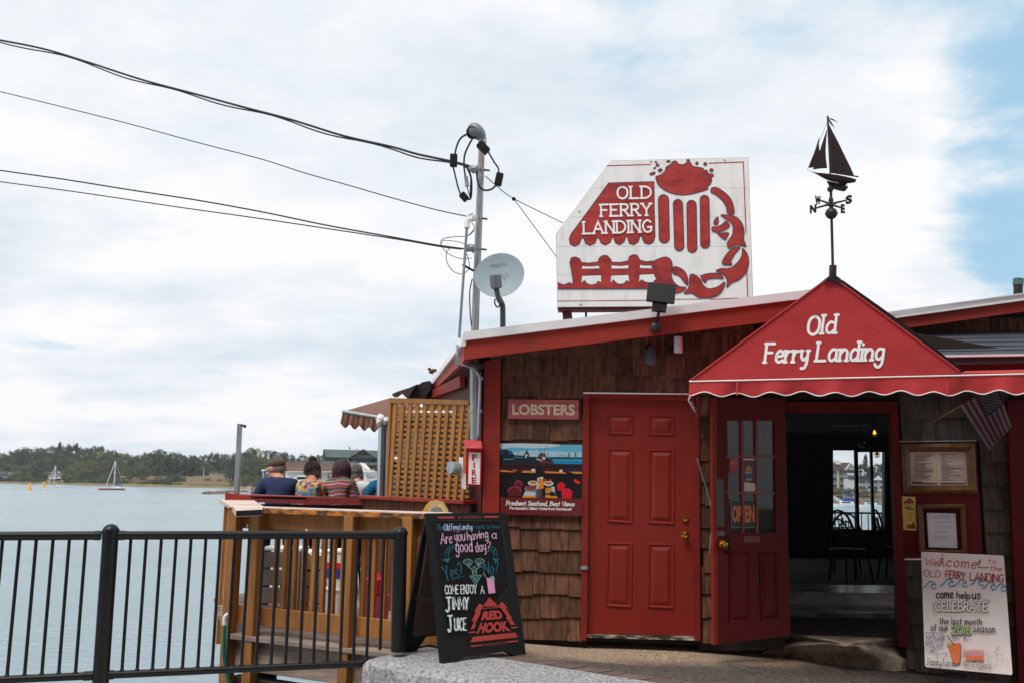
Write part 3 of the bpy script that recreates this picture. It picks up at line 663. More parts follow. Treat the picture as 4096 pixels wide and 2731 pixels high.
PW.slab([(2348, 2538), (2780, 2546), (2778, 2560), (2345, 2548)], .03, .08).build('threshold', mat('worn_metal_threshold', C(60, 54, 50), .5, col2=C(220, 210, 196), scale=9, stretch=(1, 1, 3), metal=.3, sharp=(.42, .62)), B)
PW.slab([(2000, 2556), (2345, 2556), (2345, 2566), (2000, 2566)], .01, .05).build('wall_base', BLACK, B)

# ---- doorway: casings, jambs
PW.slab([(3562, 1640), (3592, 1640), (3634, 2584), (3600, 2586)], .05, .07).build('door_casing', SHADERED, B)
PW.slab([(2836, 1600), (2858, 1600), (2868, 2565), (2848, 2570)], .04, .06).build('door_casing', SHADERED, B)
PW.slab([(3140, 1606), (3592, 1604), (3592, 1650), (3140, 1650)], .04, .08).build('door_casing', SHADERED, B)
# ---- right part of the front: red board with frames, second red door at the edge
PW.slab([(3596, 1766), (3800, 1764), (3812, 2236), (3616, 2236)], .012, .03).build('wall_board', SHADERED, B)
PW.slab([(3800, 1764), (3905, 1763), (3934, 2260), (3812, 2260)], .012, .03).build('wall_board', SHADERED, B)
PW.slab([(3590, 1762), (3905, 1759), (3905, 1763), (3590, 1766)], .03, .04).build('drip_edge', GALV, B)
PW.slab([(3614, 2232), (3690, 2232), (3690, 2238), (3614, 2238)], .03, .04).build('drip_edge', WPAINT, B)
PW.slab([(4030, 1600), (4420, 1600), (4460, 2800), (4075, 2740)], .06, .06).build('side_door', SHADERED, B)
# ---- right roofs above the awning
PR = Pl.vert(PW.hit(3700, 1350, -1.0), 5)
PR.slab([(3500, 1255), (4500, 1116), (4500, 1146), (3500, 1284)], .36, .05).build('metal_edge', WHITE, B)
PR.slab([(3500, 1286), (4500, 1148), (4500, 1190), (3500, 1330)], .32, .04).build('fascia', FASCIA, B)
wr2 = PR.slab([(3500, 1300), (4500, 1170), (4500, 1420), (3500, 1420)], 0, .05).build('wall', BACKING, B)
rnd = random.Random(4); x = 3520
while x < 4420:
    w = rnd.uniform(26, 58); PR.slab([(x, 1275), (x + w - 2, 1270), (x + w - 2, 1338 + rnd.uniform(-6, 6)), (x, 1338 + rnd.uniform(-6, 6))], .02, .018).build('shingle', SHINGLE, wr2); x += w
# slope of asphalt shingles above the entrance (courses)
top0 = [PR.hit(3560, 1334, .03), PR.hit(4500, 1322, .03)]
bot0 = [PW.hit(3560, 1432, .28), PW.hit(4500, 1414, .28)]
rf = MB().prism([bot0[0], bot0[1], top0[1], top0[0]], V((0, 0, -.06))).build('lower_roof', ROOFG, B)
for k in range(6):
    a0, a1 = k / 6, (k + 1) / 6 + .03
    P = [bot0[0].lerp(top0[0], a0), bot0[1].lerp(top0[1], a0), bot0[1].lerp(top0[1], a1), bot0[0].lerp(top0[0], a1)]
    N_ = 10; off = (k % 2) * .5 / N_
    for i in range(N_):
        s0, s1 = (i + off) / N_, (i + 1 + off) / N_ - .001
        z = V((0, 0, .004)); z2 = V((0, 0, .016))
        MB().prism([P[0].lerp(P[1], s0) + z2, P[0].lerp(P[1], s1) + z2, P[3].lerp(P[2], s1) + z, P[3].lerp(P[2], s0) + z], V((0, 0, -.012))).build('shingle', ROOFG, rf)
PW.slab([(3560, 1422), (4500, 1408), (4500, 1417), (3560, 1431)], .31, .04).build('metal_edge', WHITE, B)
PW.slab([(3560, 1432), (4500, 1418), (4500, 1442), (3560, 1450)], .27, .04).build('fascia', FASCIA, B)
PW.slab([(3560, 1451), (4500, 1443), (4500, 1500), (3560, 1500)], .22, .04).build('fascia', RED, B)
MB().prism([PR.hit(3500, 1258, .36), PR.hit(4500, 1120, .36), PR.hit(4500, 1120, -3), PR.hit(3500, 1258, -3)], V((0, 0, -.04))).build('roof', MATS['roof_membrane'], B)
# copper-green topped vent pipe
vp = PR.hit(4070, 1180, -.3); vt = PR.hit(4074, 1116, -.3)
r_ = .042
o = root('vent_pipe', vp, 'short dark vent pipe with green top on the far right roof', 'pipe')
MB().tube([vp - V((0, 0, .1)), vp.lerp(vt, .62)], r_, 16).build('pipe', COPPER, o, smooth='auto')
MB().tube([vp.lerp(vt, .6), vt], r_ * 1.12, 16).build('cap', pcol('verdigris', C(78, 106, 104), .7, var=.3), o, smooth='auto')

# ---- interior seen through the doorway
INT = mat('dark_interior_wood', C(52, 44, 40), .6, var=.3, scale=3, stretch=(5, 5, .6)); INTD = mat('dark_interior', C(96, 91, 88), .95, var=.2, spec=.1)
FLOORW = mat('backlit_step_boards', C(120, 114, 112), .28, col2=C(214, 212, 212), scale=3, stretch=(.6, 6, 1), sharp=(.4, .7))  # pale streaks put the backlight glare on the steps into the colour
jL = PW.hit(3148, 2000, -.1); jR = PW.hit(3600, 2000, -.1)
fz = at_Y(3400, 2560, 7.5).z
def room():
    x0, x1 = jL.x - .02, jR.x - .02
    YB = 15.0; c0 = uz(3400, 1640)[1] + .12
    # left & right walls of the passage and dining room
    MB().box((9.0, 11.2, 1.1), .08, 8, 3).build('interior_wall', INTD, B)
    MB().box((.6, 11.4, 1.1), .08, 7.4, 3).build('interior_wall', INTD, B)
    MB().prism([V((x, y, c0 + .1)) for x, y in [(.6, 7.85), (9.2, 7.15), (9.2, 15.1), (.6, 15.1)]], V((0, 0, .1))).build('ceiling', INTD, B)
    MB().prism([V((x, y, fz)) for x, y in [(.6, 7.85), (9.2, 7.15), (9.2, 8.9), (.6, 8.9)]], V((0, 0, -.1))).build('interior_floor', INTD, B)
    # two steps up into the dining room, then its floor
    s1 = at_Y(3400, 2450, 8.75); s2 = at_Y(3400, 2372, 9.35)
    MB().box((s1.x, 9.0 + .06, s1.z - .1), 1.7, .62, .2).build('step', FLOORW, B)
    MB().box((s2.x, 9.35 + .35, s2.z - .14), 1.7, .7, .3).build('step', FLOORW, B)
    MB().box((4.8, 12.6, s2.z - .13), 8.4, 5.2, .1).build('interior_floor', INTD, B)
    # back wall with the window opening
    PB = Pl.vert((4, YB, 0), 0)
    def sl(p, nm, m=INTD, off=0, th=.1): PB.slab(p, off, th).build(nm, m, B)
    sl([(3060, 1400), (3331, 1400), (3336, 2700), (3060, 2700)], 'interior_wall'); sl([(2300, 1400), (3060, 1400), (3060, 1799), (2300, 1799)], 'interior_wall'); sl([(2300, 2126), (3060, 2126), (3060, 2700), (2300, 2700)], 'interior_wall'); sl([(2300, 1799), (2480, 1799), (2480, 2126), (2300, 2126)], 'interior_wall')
    sl([(2480, 1799), (3060, 1799), (3060, 2126), (2480, 2126)], 'added_window_pane', glass('added_window_glass', (.93, .96, .97, 1), .2), 0, .004)  # extra window out of view, added to let skylight into the room
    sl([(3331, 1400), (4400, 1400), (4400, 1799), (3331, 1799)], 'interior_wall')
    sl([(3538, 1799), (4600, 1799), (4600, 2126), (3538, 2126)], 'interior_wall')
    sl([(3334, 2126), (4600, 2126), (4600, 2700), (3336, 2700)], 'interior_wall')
    w = root('harbour_window', PB.hit(3435, 2126, .02), 'tall back window onto the harbour seen through the open doorway', 'window')
    for q in ([(3419, 1799), (3432, 1799), (3439, 2126), (3426, 2126)], [(3482, 1799), (3491, 1799), (3500, 2126), (3490, 2126)], [(3432, 1799), (3545, 1799), (3545, 1806), (3432, 1806)], [(3334, 2116), (3545, 2118), (3545, 2127), (3334, 2127)]):
        PB.slab(q, .05, .05).build('frame', BLACK, w)
    GI = glass('window_glass', (.93, .96, .97, 1), .2)
    for q in ([(3331, 1799), (3419, 1799), (3426, 2126), (3336, 2126)], [(3432, 1799), (3482, 1799), (3490, 2126), (3439, 2126)], [(3491, 1799), (3538, 1799), (3545, 2126), (3500, 2126)]):
        PB.slab(q, .01, .004).build('pane', GI, w)
    # ceiling pipes
    o = MB().tube([at_Y(3315, 1702, 10.5), at_Y(3480, 1699, 10.6)], .008, 6).build('ceiling_conduit', GALV, B)
    MB().tube([at_Y(3320, 1722, 11), at_Y(3470, 1734, 11)], .008, 6).build('ceiling_conduit', INT, B)
room()
# hanging lamp, lit, with jar-like shade
def lamp(x, y, Y, lit, lab):
    c = at_Y(x, y, Y); r = .028 * Y / 3.4 / 2.4
    o = root('hanging_lamp', c, lab, 'lamp', 'glass lamps hanging in the dining room')
    MB().lathe(c + V((0, 0, -r)), [(r * .55, 0), (r * 1.0, r * .5), (r * 1.05, r), (r * .9, r * 1.6), (r * .4, r * 2.1)], 14).build('glass_shade', glass('lamp_glass', (.9, .8, .65, 1), .5), o, smooth=True)
    MB().lathe(c + V((0, 0, -r * 1.25)), [(r * .75, 0), (r * .8, r * .2), (r * .45, r * .3)], 14).build('base', GALV, o, smooth='auto')
    MB().lathe(c + V((0, 0, -r * .55)), [(r * .35, 0), (r * .55, r * .3), (r * .3, r * .9), (r * .1, r * 1.3)], 10).build('bulb', mat('lit_bulb', C(255, 170, 40), .5, emit=(1, .42, .05, 1), estr=2.6) if lit else INTD, o, smooth=True)
    MB().tube([c + V((0, 0, r * 2)), c + V((0, 0, r * 2 + .3))], .006, 6).build('cord', BLACK, o)
lamp(3498, 1728, 9.6, True, 'lit amber glass lamp hanging inside the doorway')
lamp(3508, 1812, 13.6, False, 'unlit dark glass lamp hanging in front of the back window')
lamp(3448, 1773, 12.5, False, 'unlit glass lamp hanging just above the back window')

# bentwood chairs, dark against the window
def bent_chair(x, y, Y, yaw, lab, sc=1):
    c = at_Y(x, y, Y); c.z -= .93 * sc
    o = root('bentwood_chair', c, lab, 'chair', 'chairs by the back window')
    R = Matrix.Rotation(yaw, 3, 'Z'); T = lambda p: c + R @ (V(p) * sc)
    MB().lathe(T((0, 0, .45)), [(.19, 0), (.2, .015), (.19, .03)], 18).build('seat', BLACK, o)
    def arc(w, h0, h1, yy=.18): return [T((w * math.cos(a), yy + .05 * math.sin(a), h0 + (h1 - h0) * math.sin(a) ** .7)) for a in [math.pi * k / 14 for k in range(15)]]
    MB().tube(arc(.20, .47, .93), .014, 6).build('back_frame', BLACK, o); MB().tube(arc(.13, .47, .82), .011, 6).build('back_hoop', BLACK, o)
    for k in (-1, 0, 1): MB().tube([T((.05 * k, .18, .47)), T((.06 * k, .22, .84))], .008, 5).build('spindle', BLACK, o)
    MB().tube([T((-.17, .2, .72)), T((.17, .2, .72))], .008, 5).build('back_rail', BLACK, o)
    for sx in (-1, 1):
        for sy in (-1, 1): MB().tube([T((.14 * sx, .14 * sy, .45)), T((.19 * sx, .2 * sy, 0))], .013, 6).build('leg', BLACK, o)
    return o
bent_chair(3392, 2042, 11.2, .2, 'dark bentwood chair in front of the harbour window')
bent_chair(3372, 2052, 12.0, -.5, 'second dark bentwood chair overlapping behind the front one')
bent_chair(3576, 2040, 11.4, .9, 'dark bentwood chair half hidden by the right door jamb')
# black railing outside the back window
rl = root('balcony_railing', at_Y(3480, 2120, 15.6), 'thin black railing outside the back window above the water', 'railing')
MB().bar(at_Y(3250, 2048, 15.6), at_Y(3700, 2052, 15.6), .03, .03).build('rail', BLACKM, rl)
MB().bar(at_Y(3250, 2240, 15.6), at_Y(3700, 2244, 15.6), .03, .03).build('rail', BLACKM, rl)
for i in range(17):
    x = 3260 + i * 26.5; MB().bar(at_Y(x, 2050, 15.6), at_Y(x + 4, 2242, 15.6), .014, .014, up=(0, 1, 0)).build('baluster', BLACKM, rl)

# ---- stone step slab at the threshold
mb = MB(); yn = 22
out_ = [(3040, 2603), (3095, 2555), (3150, 2540), (3600, 2555), (3690, 2612), (3700, 2640), (3670, 2664), (3560, 2668), (3400, 2652), (3200, 2625), (3080, 2610)]
def stepstone():
    top = [at_z(x, y, fz + .015) for x, y in [(3150, 2546), (3600, 2558)]]
    P = []
    for (x, y), z in zip(out_, [-.07, -.03, fz + .01, fz + .01, -.09, -.12, -.13, -.12, -.11, -.10, -.09]):
        q = at_z(x, y, z); q.z = z; P.append(q)
    c = at_z(3380, 2585, fz + .01); bmv = [c]; n = len(P); rings = 7
    verts = [c]; faces = []
    for r in range(1, rings + 1):
        for i in range(n * 4):
            a = i / 4; i0 = int(a) % n; i1 = (i0 + 1) % n; e = P[i0].lerp(P[i1], a - int(a)); p = c.lerp(e, r / rings)
            k_ = r / rings; p.z = c.z + (e.z - c.z) * k_ ** 1.25 + .004 * noise.noise(p * 9) + (.018 if k_ < .9 else 0) - (.03 if r == rings else 0)
            verts.append(p)
    m = n * 4
    for i in range(m): faces.append((0, 1 + i, 1 + (i + 1) % m))
    for r in range(rings - 1):
        for i in range(m): a = 1 + r * m + i; b = 1 + r * m + (i + 1) % m; faces.append((a, a + m, b + m, b))
    o = MB().add(verts, faces).build('step_slab', mat('worn_asphalt_step', C(118, 104, 94), .9, col2=C(214, 192, 168), scale=8, bump=.5, bscale=50, sharp=(.35, .72), detail=9), smooth=True, top=True)
    tag(o, 'worn grey ramp slab in front of the open doorway', 'doorstep')
stepstone()

# ---- unseen brick row added behind the photographer to shade the front
BRK = mat('red_brick', C(112, 62, 50), .9, var=.3, scale=8, stretch=(1, 1, 3), bump=.5)
def shading_brick_row(x0, x1, y, h, lab):
    o = root('shading_brick_building', V(((x0 + x1) / 2, y, -.3)), lab, 'building', 'added brick buildings shading the front')
    MB().box(((x0 + x1) / 2, y - 4, h / 2 - .3), x1 - x0, 8, h).build('wall', BRK, o); MB().box(((x0 + x1) / 2, y - 4, h - .2), x1 - x0 + .4, 8.5, .3).build('cornice', CONC, o)
    for fl_ in range(int(h / 3.2)):
        for k in range(int((x1 - x0) / 2.4)):
            x = x0 + 1.3 + k * 2.4; z = 1.2 + fl_ * 3.1
            MB().box((x, y + .02, z + .7), 1.1, .08, 1.7).build('window', HWN, o); MB().box((x, y + .06, z - .2), 1.3, .18, .1).build('sill', CONC, o)
HWN = pcol('dark_window', C(40, 46, 54), .2)
kind(MB().prism([V((x, y, -.52)) for x, y in [(-60, -5.9), (60, -5.9), (60, -40), (-60, -40)]], V((0, 0, -.3))).build('lane', ASPH), 'structure')
shading_brick_row(-16, -1, -6.6, 14, 'four-storey red brick building added unseen to shade the front, left one'); shading_brick_row(-.9, 15, -6.6, 13.4, 'four-storey red brick building added unseen to shade the front, right one')
# ================================================================== AWNING
PA = Pl.vert(at_Y(2755, 1590, 6.35), 14)
aw = root('entrance_awning', PA.hit(3400, 1590, 0), 'red canvas entrance awning with white scalloped piping over the open doorway', 'awning')
apex = (3327, 1122)
# gable front
gp = [(2757, 1526), (3290, 1131), (3310, 1120), (3343, 1122), (3362, 1134), (3842, 1487), (3860, 1496), (3300, 1512)]
AP = MB()
gfront = [(2757, 1527), (3290, 1133), (3312, 1120), (3342, 1121), (3360, 1133), (3835, 1484), (3856, 1493), (3400, 1510), (3000, 1520)]
AP.prism([PA.hit(x, y, 0) for x, y in gfront], -PA.n * .012)
AP.build('gable_panel', AWN, aw)
# raised seam along the two slopes
MB().tube([PA.hit(x, y, .004) for x, y in [(2757, 1524), (3290, 1131), (3312, 1119)]], .008, 6).build('seam', AWN, aw)
MB().tube([PA.hit(x, y, .004) for x, y in [(3342, 1120), (3360, 1132), (3837, 1484)]], .008, 6).build('seam', AWN, aw)
# sloping fabric going back to the wall
def back(p, d=.75): return p - PA.n * d
L0, L1, R0 = PA.hit(2757, 1527, -.01), PA.hit(3326, 1121, -.01), PA.hit(3850, 1492, -.01)
MB().prism([L0, L1, back(L1, 1.5), back(L0, 1.1)], V((0, 0, -.01))).build('slope_panel', AWN, aw)
MB().prism([L1, R0, back(R0, 1.5), back(L1, 1.5)], V((0, 0, -.01))).build('slope_panel', AWN, aw)
# dark roof edge showing behind the right slope
dk = PA.p - PA.n * .10
PD = Pl(dk, PA.n)
PD.slab([(3335, 1112), (3372, 1122), (3620, 1298), (3860, 1484), (3838, 1494), (3330, 1134)], 0, .9).build('roof_slope', BLACK, aw)
# right-hand shed part of the awning
sh0, sh1 = PA.hit(3845, 1490, 0), PA.hit(4500, 1486, 0)
w0, w1 = PW.hit(3800, 1482, .1), PW.hit(4560, 1462, .1)
MB().prism([sh0, sh1, w1, w0], V((0, 0, -.01))).build('shed_panel', AWN, aw)
# valance with folds and scallops
def valance():
    n = 330; x0, x1 = 2757, 4520; mb = MB(); rows = 7; tops = []; bots = []
    for i in range(n + 1):
        a = i / n; x = x0 + (x1 - x0) * a
        yt = 1527 - (x - x0) * .0222; per = 288; ph = (x - 2884) / 131
        yb = 1577 + 8 * math.cos(2 * math.pi * ph) + 3 * math.sin(ph * 2.1) - (x - 2757) * .006
        for r in range(rows):
            k = r / (rows - 1)
            wav = (.022 * math.sin(x * .021 + 1.2 * math.sin(x * .006)) + .007 * math.sin(x * .055 + k)) * k ** 1.1
            p = PA.hit(x, yt + (yb - yt) * k, .006 + wav)
            mb.v.append(p)
            if r == 0: tops.append(p + PA.n * .003)
            if r == rows - 1: bots.append(p)
    for i in range(n):
        for r in range(rows - 1): a = i * rows + r; mb.f.append((a, a + 1, a + rows + 1, a + rows))
    o = mb.build('valance', AWN, aw, smooth=True)
    MB().tube(bots, .004, 6).build('scalloped_piping', AWNW, aw, smooth=True)
    MB().tube([t + V((0, 0, .004)) for t in tops], .0058, 6).build('piping', AWNW, aw, smooth=True)
    # left return of the valance going back to the wall
    mb = MB(); bb = []
    for i in range(25):
        a = i / 24; p = L0 - PA.n * 1.1 * a; t = 2 * math.pi * a * 5
        mb.v.append(p + V((0, 0, 0))); q = p + V((-.01 * math.sin(t), 0, -.125 + .014 * math.cos(t))); mb.v.append(q); bb.append(q)
    for i in range(24): mb.f.append((2 * i, 2 * i + 1, 2 * i + 3, 2 * i + 2))
    mb.build('valance', AWN, aw, smooth=True); MB().tube(bb, .006, 6).build('scalloped_piping', AWNW, aw)
valance()
# vertical stitched seams
for x in (2948, 3788): PA.slab([(x - 3, 1526), (x + 3, 1526), (x + 3, 1580), (x - 3, 1580)], .014, .002).build('stitched_seam', pcol('awning_seam', C(206, 60, 62), .8), aw)
# steel frame under the fabric
for a, b in (((2790, 1545), (3850, 1520)),): MB().tube([PA.hit(*a, -.03), PA.hit(*b, -.03)], .012, 8).build('frame_tube', GALV, aw)
art = Art(PA, .002)
LW = WPAINT
k6 = K(2700, 1050, 2352 / 1396)
def atext(t, p0, p1, h, lw, sl=.16): art.stroke_text(t, k6(p0), k6(p1), h / 1.685, lw / 1.685, LW, slant=sl, serif=.085, gap=.17)
atext('O', (890, 486), (965, 486), 122, 19); atext('ld', (985, 478), (1078, 474), 120, 18)
atext('Ferry', (604, 672), (890, 668), 124, 19); atext('Landing', (952, 662), (1400, 655), 122, 19)
art.build('lettering', aw)

# ================================================================== WEATHERVANE
PV = Pl.vert(PA.hit(3330, 1115, -.03), 2)
k7 = K(3150, 430, 871 / 400)
def vh(x, y, off=0): q = k7((x, y)); return PV.hit(q[0], q[1], off)
wv = root('weathervane', vh(395, 1500), 'dark copper sailboat weathervane on the peak of the red awning', 'weathervane')
pxm = (vh(100, 500) - vh(0, 500)).length / 100
MB().tube([vh(393, 1480), vh(396, 1380)], .026, 12).build('socket', COPPER, wv, smooth='auto')
MB().tube([vh(395, 1400), vh(377, 700)], .0095, 10).build('rod', COPPER, wv, smooth='auto')
MB().prism([vh(x, y, .05) for x, y in [(383, 1455), (408, 1455), (462, 1492), (505, 1560), (540, 1590), (470, 1560), (395, 1510), (330, 1515), (340, 1490)]], -PV.n * .14).build('saddle_mount', COPPER, wv)
MB().ball(vh(382, 925), 51 * pxm, n=20, m=14).build('ball', COPPER, wv, smooth=True)
MB().lathe(vh(382, 925), [(53 * pxm, -.004), (54 * pxm, 0), (53 * pxm, .004)], 24).build('ball_seam', COPPER, wv)
MB().ball(vh(373, 714), 27 * pxm, n=16, m=10).build('ball', COPPER, wv, smooth=True)
MB().lathe(vh(380, 840) - V((0, 0, .03)), [(17 * pxm, 0), (22 * pxm, .02), (17 * pxm, .04), (22 * pxm, .055), (14 * pxm, .075)], 14).build('hub', COPPER, wv, smooth='auto')
for tip, mid in (((245, 880), (330, 855)), ((505, 812), (430, 830)), ((285, 812), (340, 830)), ((485, 880), (420, 860))):
    MB().tube([vh(382, 845), vh(*mid, .02 if tip[1] > 850 else -.02), vh(*tip, .06 if tip[1] > 850 else -.06)], [.011, .008, .006], 8).build('direction_arm', COPPER, wv)
def letter3(t, q, off):
    a = Art(PV, off); a.font_text(t, [k7(p) for p in q], COPPER, bold=.045)
    m = a.mbs[COPPER]; n = len(m.v); m.v += [v - PV.n * .012 for v in m.v]; f0 = list(m.f); m.f += [tuple(i + n for i in reversed(f)) for f in f0]
    # side walls from boundary edges
    from collections import Counter
    cnt = Counter(); 
    for f in f0:
        for i in range(len(f)): cnt[(f[i], f[(i + 1) % len(f)])] += 1
    for (i, j) in list(cnt):
        if (j, i) not in cnt: m.f.append((i, i + n, j + n, j))
    m.build('direction_letter', COPPER, wv)
letter3('N', [(198, 925), (252, 915), (252, 843), (198, 853)], .07); letter3('W', [(243, 850), (292, 848), (292, 775), (243, 768)], -.05)
letter3('E', [(468, 918), (502, 922), (500, 846), (468, 842)], .07); letter3('S', [(510, 845), (565, 835), (563, 760), (508, 770)], -.05)
# boat: hull with body, keel, rudder, sails, mast
def hull():
    top = [(172, 543), (235, 566), (340, 577), (450, 592), (545, 612), (602, 629)]
    bot = [(172, 546), (240, 578), (340, 632), (430, 656), (520, 664), (590, 655)]
    T = smooth_pts(top, 5); Bt = smooth_pts(bot, 5); n = len(T); mb = MB(); m = 9
    for i in range(n):
        a = i / (n - 1); wdt = .05 * math.sin(math.pi * min(1, a * .93 + .04)) ** .7
        for j in range(m):
            t = math.pi * j / (m - 1); x = T[i][0] + (Bt[i][0] - T[i][0]) * math.sin(t); y = T[i][1] + (Bt[i][1] - T[i][1]) * math.sin(t)
            mb.v.append(vh(x, y, wdt * math.cos(t)))
    for i in range(n - 1):
        for j in range(m - 1): a = i * m + j; mb.f.append((a, a + 1, a + m + 1, a + m))
        mb.f.append((i * m, (i + 1) * m, (i + 1) * m + m - 1, i * m + m - 1))
    mb.build('hull', COPPER, wv, smooth='auto')
hull()
def plate(pts, nm, off=0, th=.008, sm=0):
    if sm: pts = smooth_pts(pts, sm, True)
    MB().prism([vh(x, y, off) for x, y in pts], -PV.n * th).build(nm, COPPER, wv)
plate([(345, 640), (430, 658), (520, 664), (505, 690), (528, 680), (524, 705), (505, 728), (480, 727), (400, 708), (372, 690)], 'keel', .006, .014)
plate([(360, 145), (395, 215), (440, 300), (500, 425), (548, 520), (583, 602), (470, 582), (378, 567), (366, 420), (358, 260)], 'mainsail', .004)
plate([(346, 190), (338, 280), (332, 380), (336, 450), (346, 528), (285, 532), (223, 540), (245, 480), (285, 370), (318, 270)], 'jib_sail', .006)
plate([(278, 255), (274, 320), (277, 372), (290, 400), (262, 470), (228, 522), (184, 526), (210, 460), (243, 370)], 'jib_sail', .0)
MB().tube([vh(374, 578), vh(350, 78)], .0075, 8).build('mast', COPPER, wv)
MB().tube([vh(375, 567), vh(618, 606)], .005, 6).build('boom', COPPER, wv)
MB().tube([vh(172, 543), vh(347, 130)], .0012, 4).build('stay', COPPER, wv); MB().tube([vh(360, 150), vh(440, 600)], .0012, 4).build('stay', COPPER, wv)
plate([(358, 92), (395, 102), (440, 131), (400, 116), (362, 100)], 'pennant', 0, .003); plate([(358, 100), (385, 132), (411, 182), (380, 150), (358, 116)], 'pennant', .003, .003)

# ================================================================== BIG ROOF SIGN
PS = Pl.vert(at_Y(2600, 1000, 9.3), 6.2)
k1 = K(2200, 600, 2.24)
rs = root('roof_sign', PS.hit(2600, 1250), 'large white roof sign with red beer mug and lobster claw artwork', 'sign')
ol = [(545, 100), (1777, 70), (1818, 1395), (66, 1408), (58, 760)]
def clip_band(poly, y0, y1):
    def cl(P, yy, keep_gt):
        out = []
        for i in range(len(P)):
            a, b = P[i], P[(i + 1) % len(P)]
            ia = (a[1] >= yy) == keep_gt; ib = (b[1] >= yy) == keep_gt
            if ia: out.append(a)
            if ia != ib: t = (yy - a[1]) / (b[1] - a[1]); out.append((a[0] + (b[0] - a[0]) * t, yy))
        return out
    return cl(cl(poly, y0, True), y1, False)
bands = [60, 342, 602, 866, 1122, 1420]
for a, b in zip(bands, bands[1:]):
    p = clip_band(ol, a + 1.2, b - 1.2)
    PS.slab(k1(p), 0, .03).build('plank', SIGNW, rs)
PS.slab(k1([(545, 98), (1779, 68), (1822, 1398), (64, 1411), (54, 758)]), -.03, .012).build('backing_board', GREYW, rs)
PS.slab(k1([(66, 1410), (1000, 1400), (1000, 1435), (70, 1442)]), -.02, .12).build('base_beam', mat('sign_base_red', C(92, 34, 36), .6), rs)
PS.slab(k1([(108, 1436), (190, 1436), (205, 1540), (118, 1540)]), -.06, .12).build('leg', MATS['sign_base_red'], rs)
PS.slab(k1([(312, 1438), (332, 1438), (332, 1540), (314, 1540)]), -.20, .05).build('leg', MATS['sign_base_red'], rs)
for x, y in ((905, 106), (1564, 90), (262, 551), (273, 1385)): MB().ball(PS.hit(*k1((x, y)), 0), .012, .012, .012, 8, 6).build('bolt', GALV, rs)
A = Art(PS, .002); W2 = 3.3
def OUT(pts, sm=4): A.outlined(k1(pts), SIGNRED, INK, W2, sm)
def thin(pts, lw=3.5): A.rib(k1(pts), lw, SIGNRED)
thin([(512, 143), (900, 132)]); thin([(1425, 121), (1732, 110), (1745, 440), (1757, 745)], 3.8); thin([(1764, 1085), (1771, 1315)], 3.8)
thin([(70, 1355), (860, 1349)], 2.6); thin([(1120, 1340), (1360, 1337)], 2.6); thin([(1440, 1341), (1690, 1328)], 2.6)
# awning shape
OUTpts = [(525, 298), (931, 286), (934, 500), (941, 780), (925, 830), (885, 848), (845, 835), (829, 800), (826, 775), (806, 776), (790, 825), (750, 852), (712, 840), (697, 800), (694, 778), (680, 780), (663, 825), (625, 852), (590, 838), (573, 806), (571, 784), (556, 784), (540, 830), (495, 854), (456, 835), (440, 792), (420, 790), (405, 835), (360, 857), (318, 840), (304, 795), (282, 790), (262, 845), (220, 866), (182, 845), (172, 800), (188, 757), (345, 545)]
A.fill(k1(OUTpts), SIGNRED); A.rib(k1(OUTpts), W2, INK, closed=True)
# foam
OUT([(947, 250), (960, 236), (990, 226), (1030, 195), (1042, 155), (1085, 130), (1100, 106), (1132, 103), (1152, 130), (1202, 132), (1225, 112), (1255, 112), (1280, 148), (1330, 158), (1368, 165), (1382, 185), (1405, 182), (1420, 214), (1458, 218), (1462, 240), (1444, 255), (1450, 275), (1430, 318), (1413, 322), (1415, 352), (1390, 365), (1330, 382), (1260, 400), (1170, 406), (1085, 390), (1020, 360), (968, 312)], 2)
for pts in [[(900, 210), (935, 200), (942, 215), (910, 228), (896, 220)], [(968, 185), (990, 170), (1006, 182), (985, 200)], [(950, 135), (965, 125), (976, 138), (962, 152)], [(930, 165), (940, 155), (946, 165), (936, 172)], [(942, 108), (950, 103), (956, 110), (948, 117)],
            [(1044, 104), (1060, 96), (1078, 104), (1062, 113)], [(1224, 93), (1240, 88), (1252, 95), (1236, 98)], [(1305, 120), (1318, 108), (1328, 122), (1316, 135)], [(1377, 128), (1390, 113), (1405, 128), (1390, 142)], [(1430, 182), (1446, 168), (1462, 182), (1446, 200)]]:
    OUT(pts, 3)
def bar_(x, y0, x2, y1, r=46):
    def arc(cx, cy, a0, a1): return [(cx + r * math.cos(math.radians(a)), cy + r * math.sin(math.radians(a))) for a in range(a0, a1 + 1, 20)]
    OUT_ = arc(x, y0, 180, 360) + arc(x2, y1, 0, 180); A.fill(k1(OUT_), SIGNRED); A.rib(k1(OUT_), W2, INK, closed=True)
bar_(1017, 448, 1024, 790); bar_(1146, 487, 1158, 864, 42); bar_(1268, 495, 1274, 878, 42); bar_(1385, 448, 1390, 843, 40)
# lobster handle
OUT([(1442, 360), (1460, 338), (1500, 342), (1560, 380), (1615, 435), (1645, 510), (1647, 575), (1590, 565), (1582, 520), (1545, 455), (1480, 400), (1445, 385)], 3)
OUT([(1532, 588), (1590, 585), (1660, 600), (1715, 650), (1740, 730), (1735, 800), (1755, 868), (1690, 850), (1640, 860), (1602, 885), (1588, 840), (1610, 800), (1635, 760), (1640, 700), (1620, 650)], 3)
OUT([(1503, 604), (1508, 640), (1500, 668), (1470, 668), (1472, 635)], 3); OUT([(1575, 637), (1610, 680), (1570, 715), (1500, 740), (1455, 725), (1455, 692), (1500, 690), (1550, 665)], 3); OUT([(1505, 755), (1530, 748), (1600, 745), (1585, 780), (1568, 806)], 3)
OUT([(1704, 873), (1655, 935), (1620, 1000), (1628, 1032), (1546, 1025), (1565, 960), (1615, 900), (1655, 873)], 3)
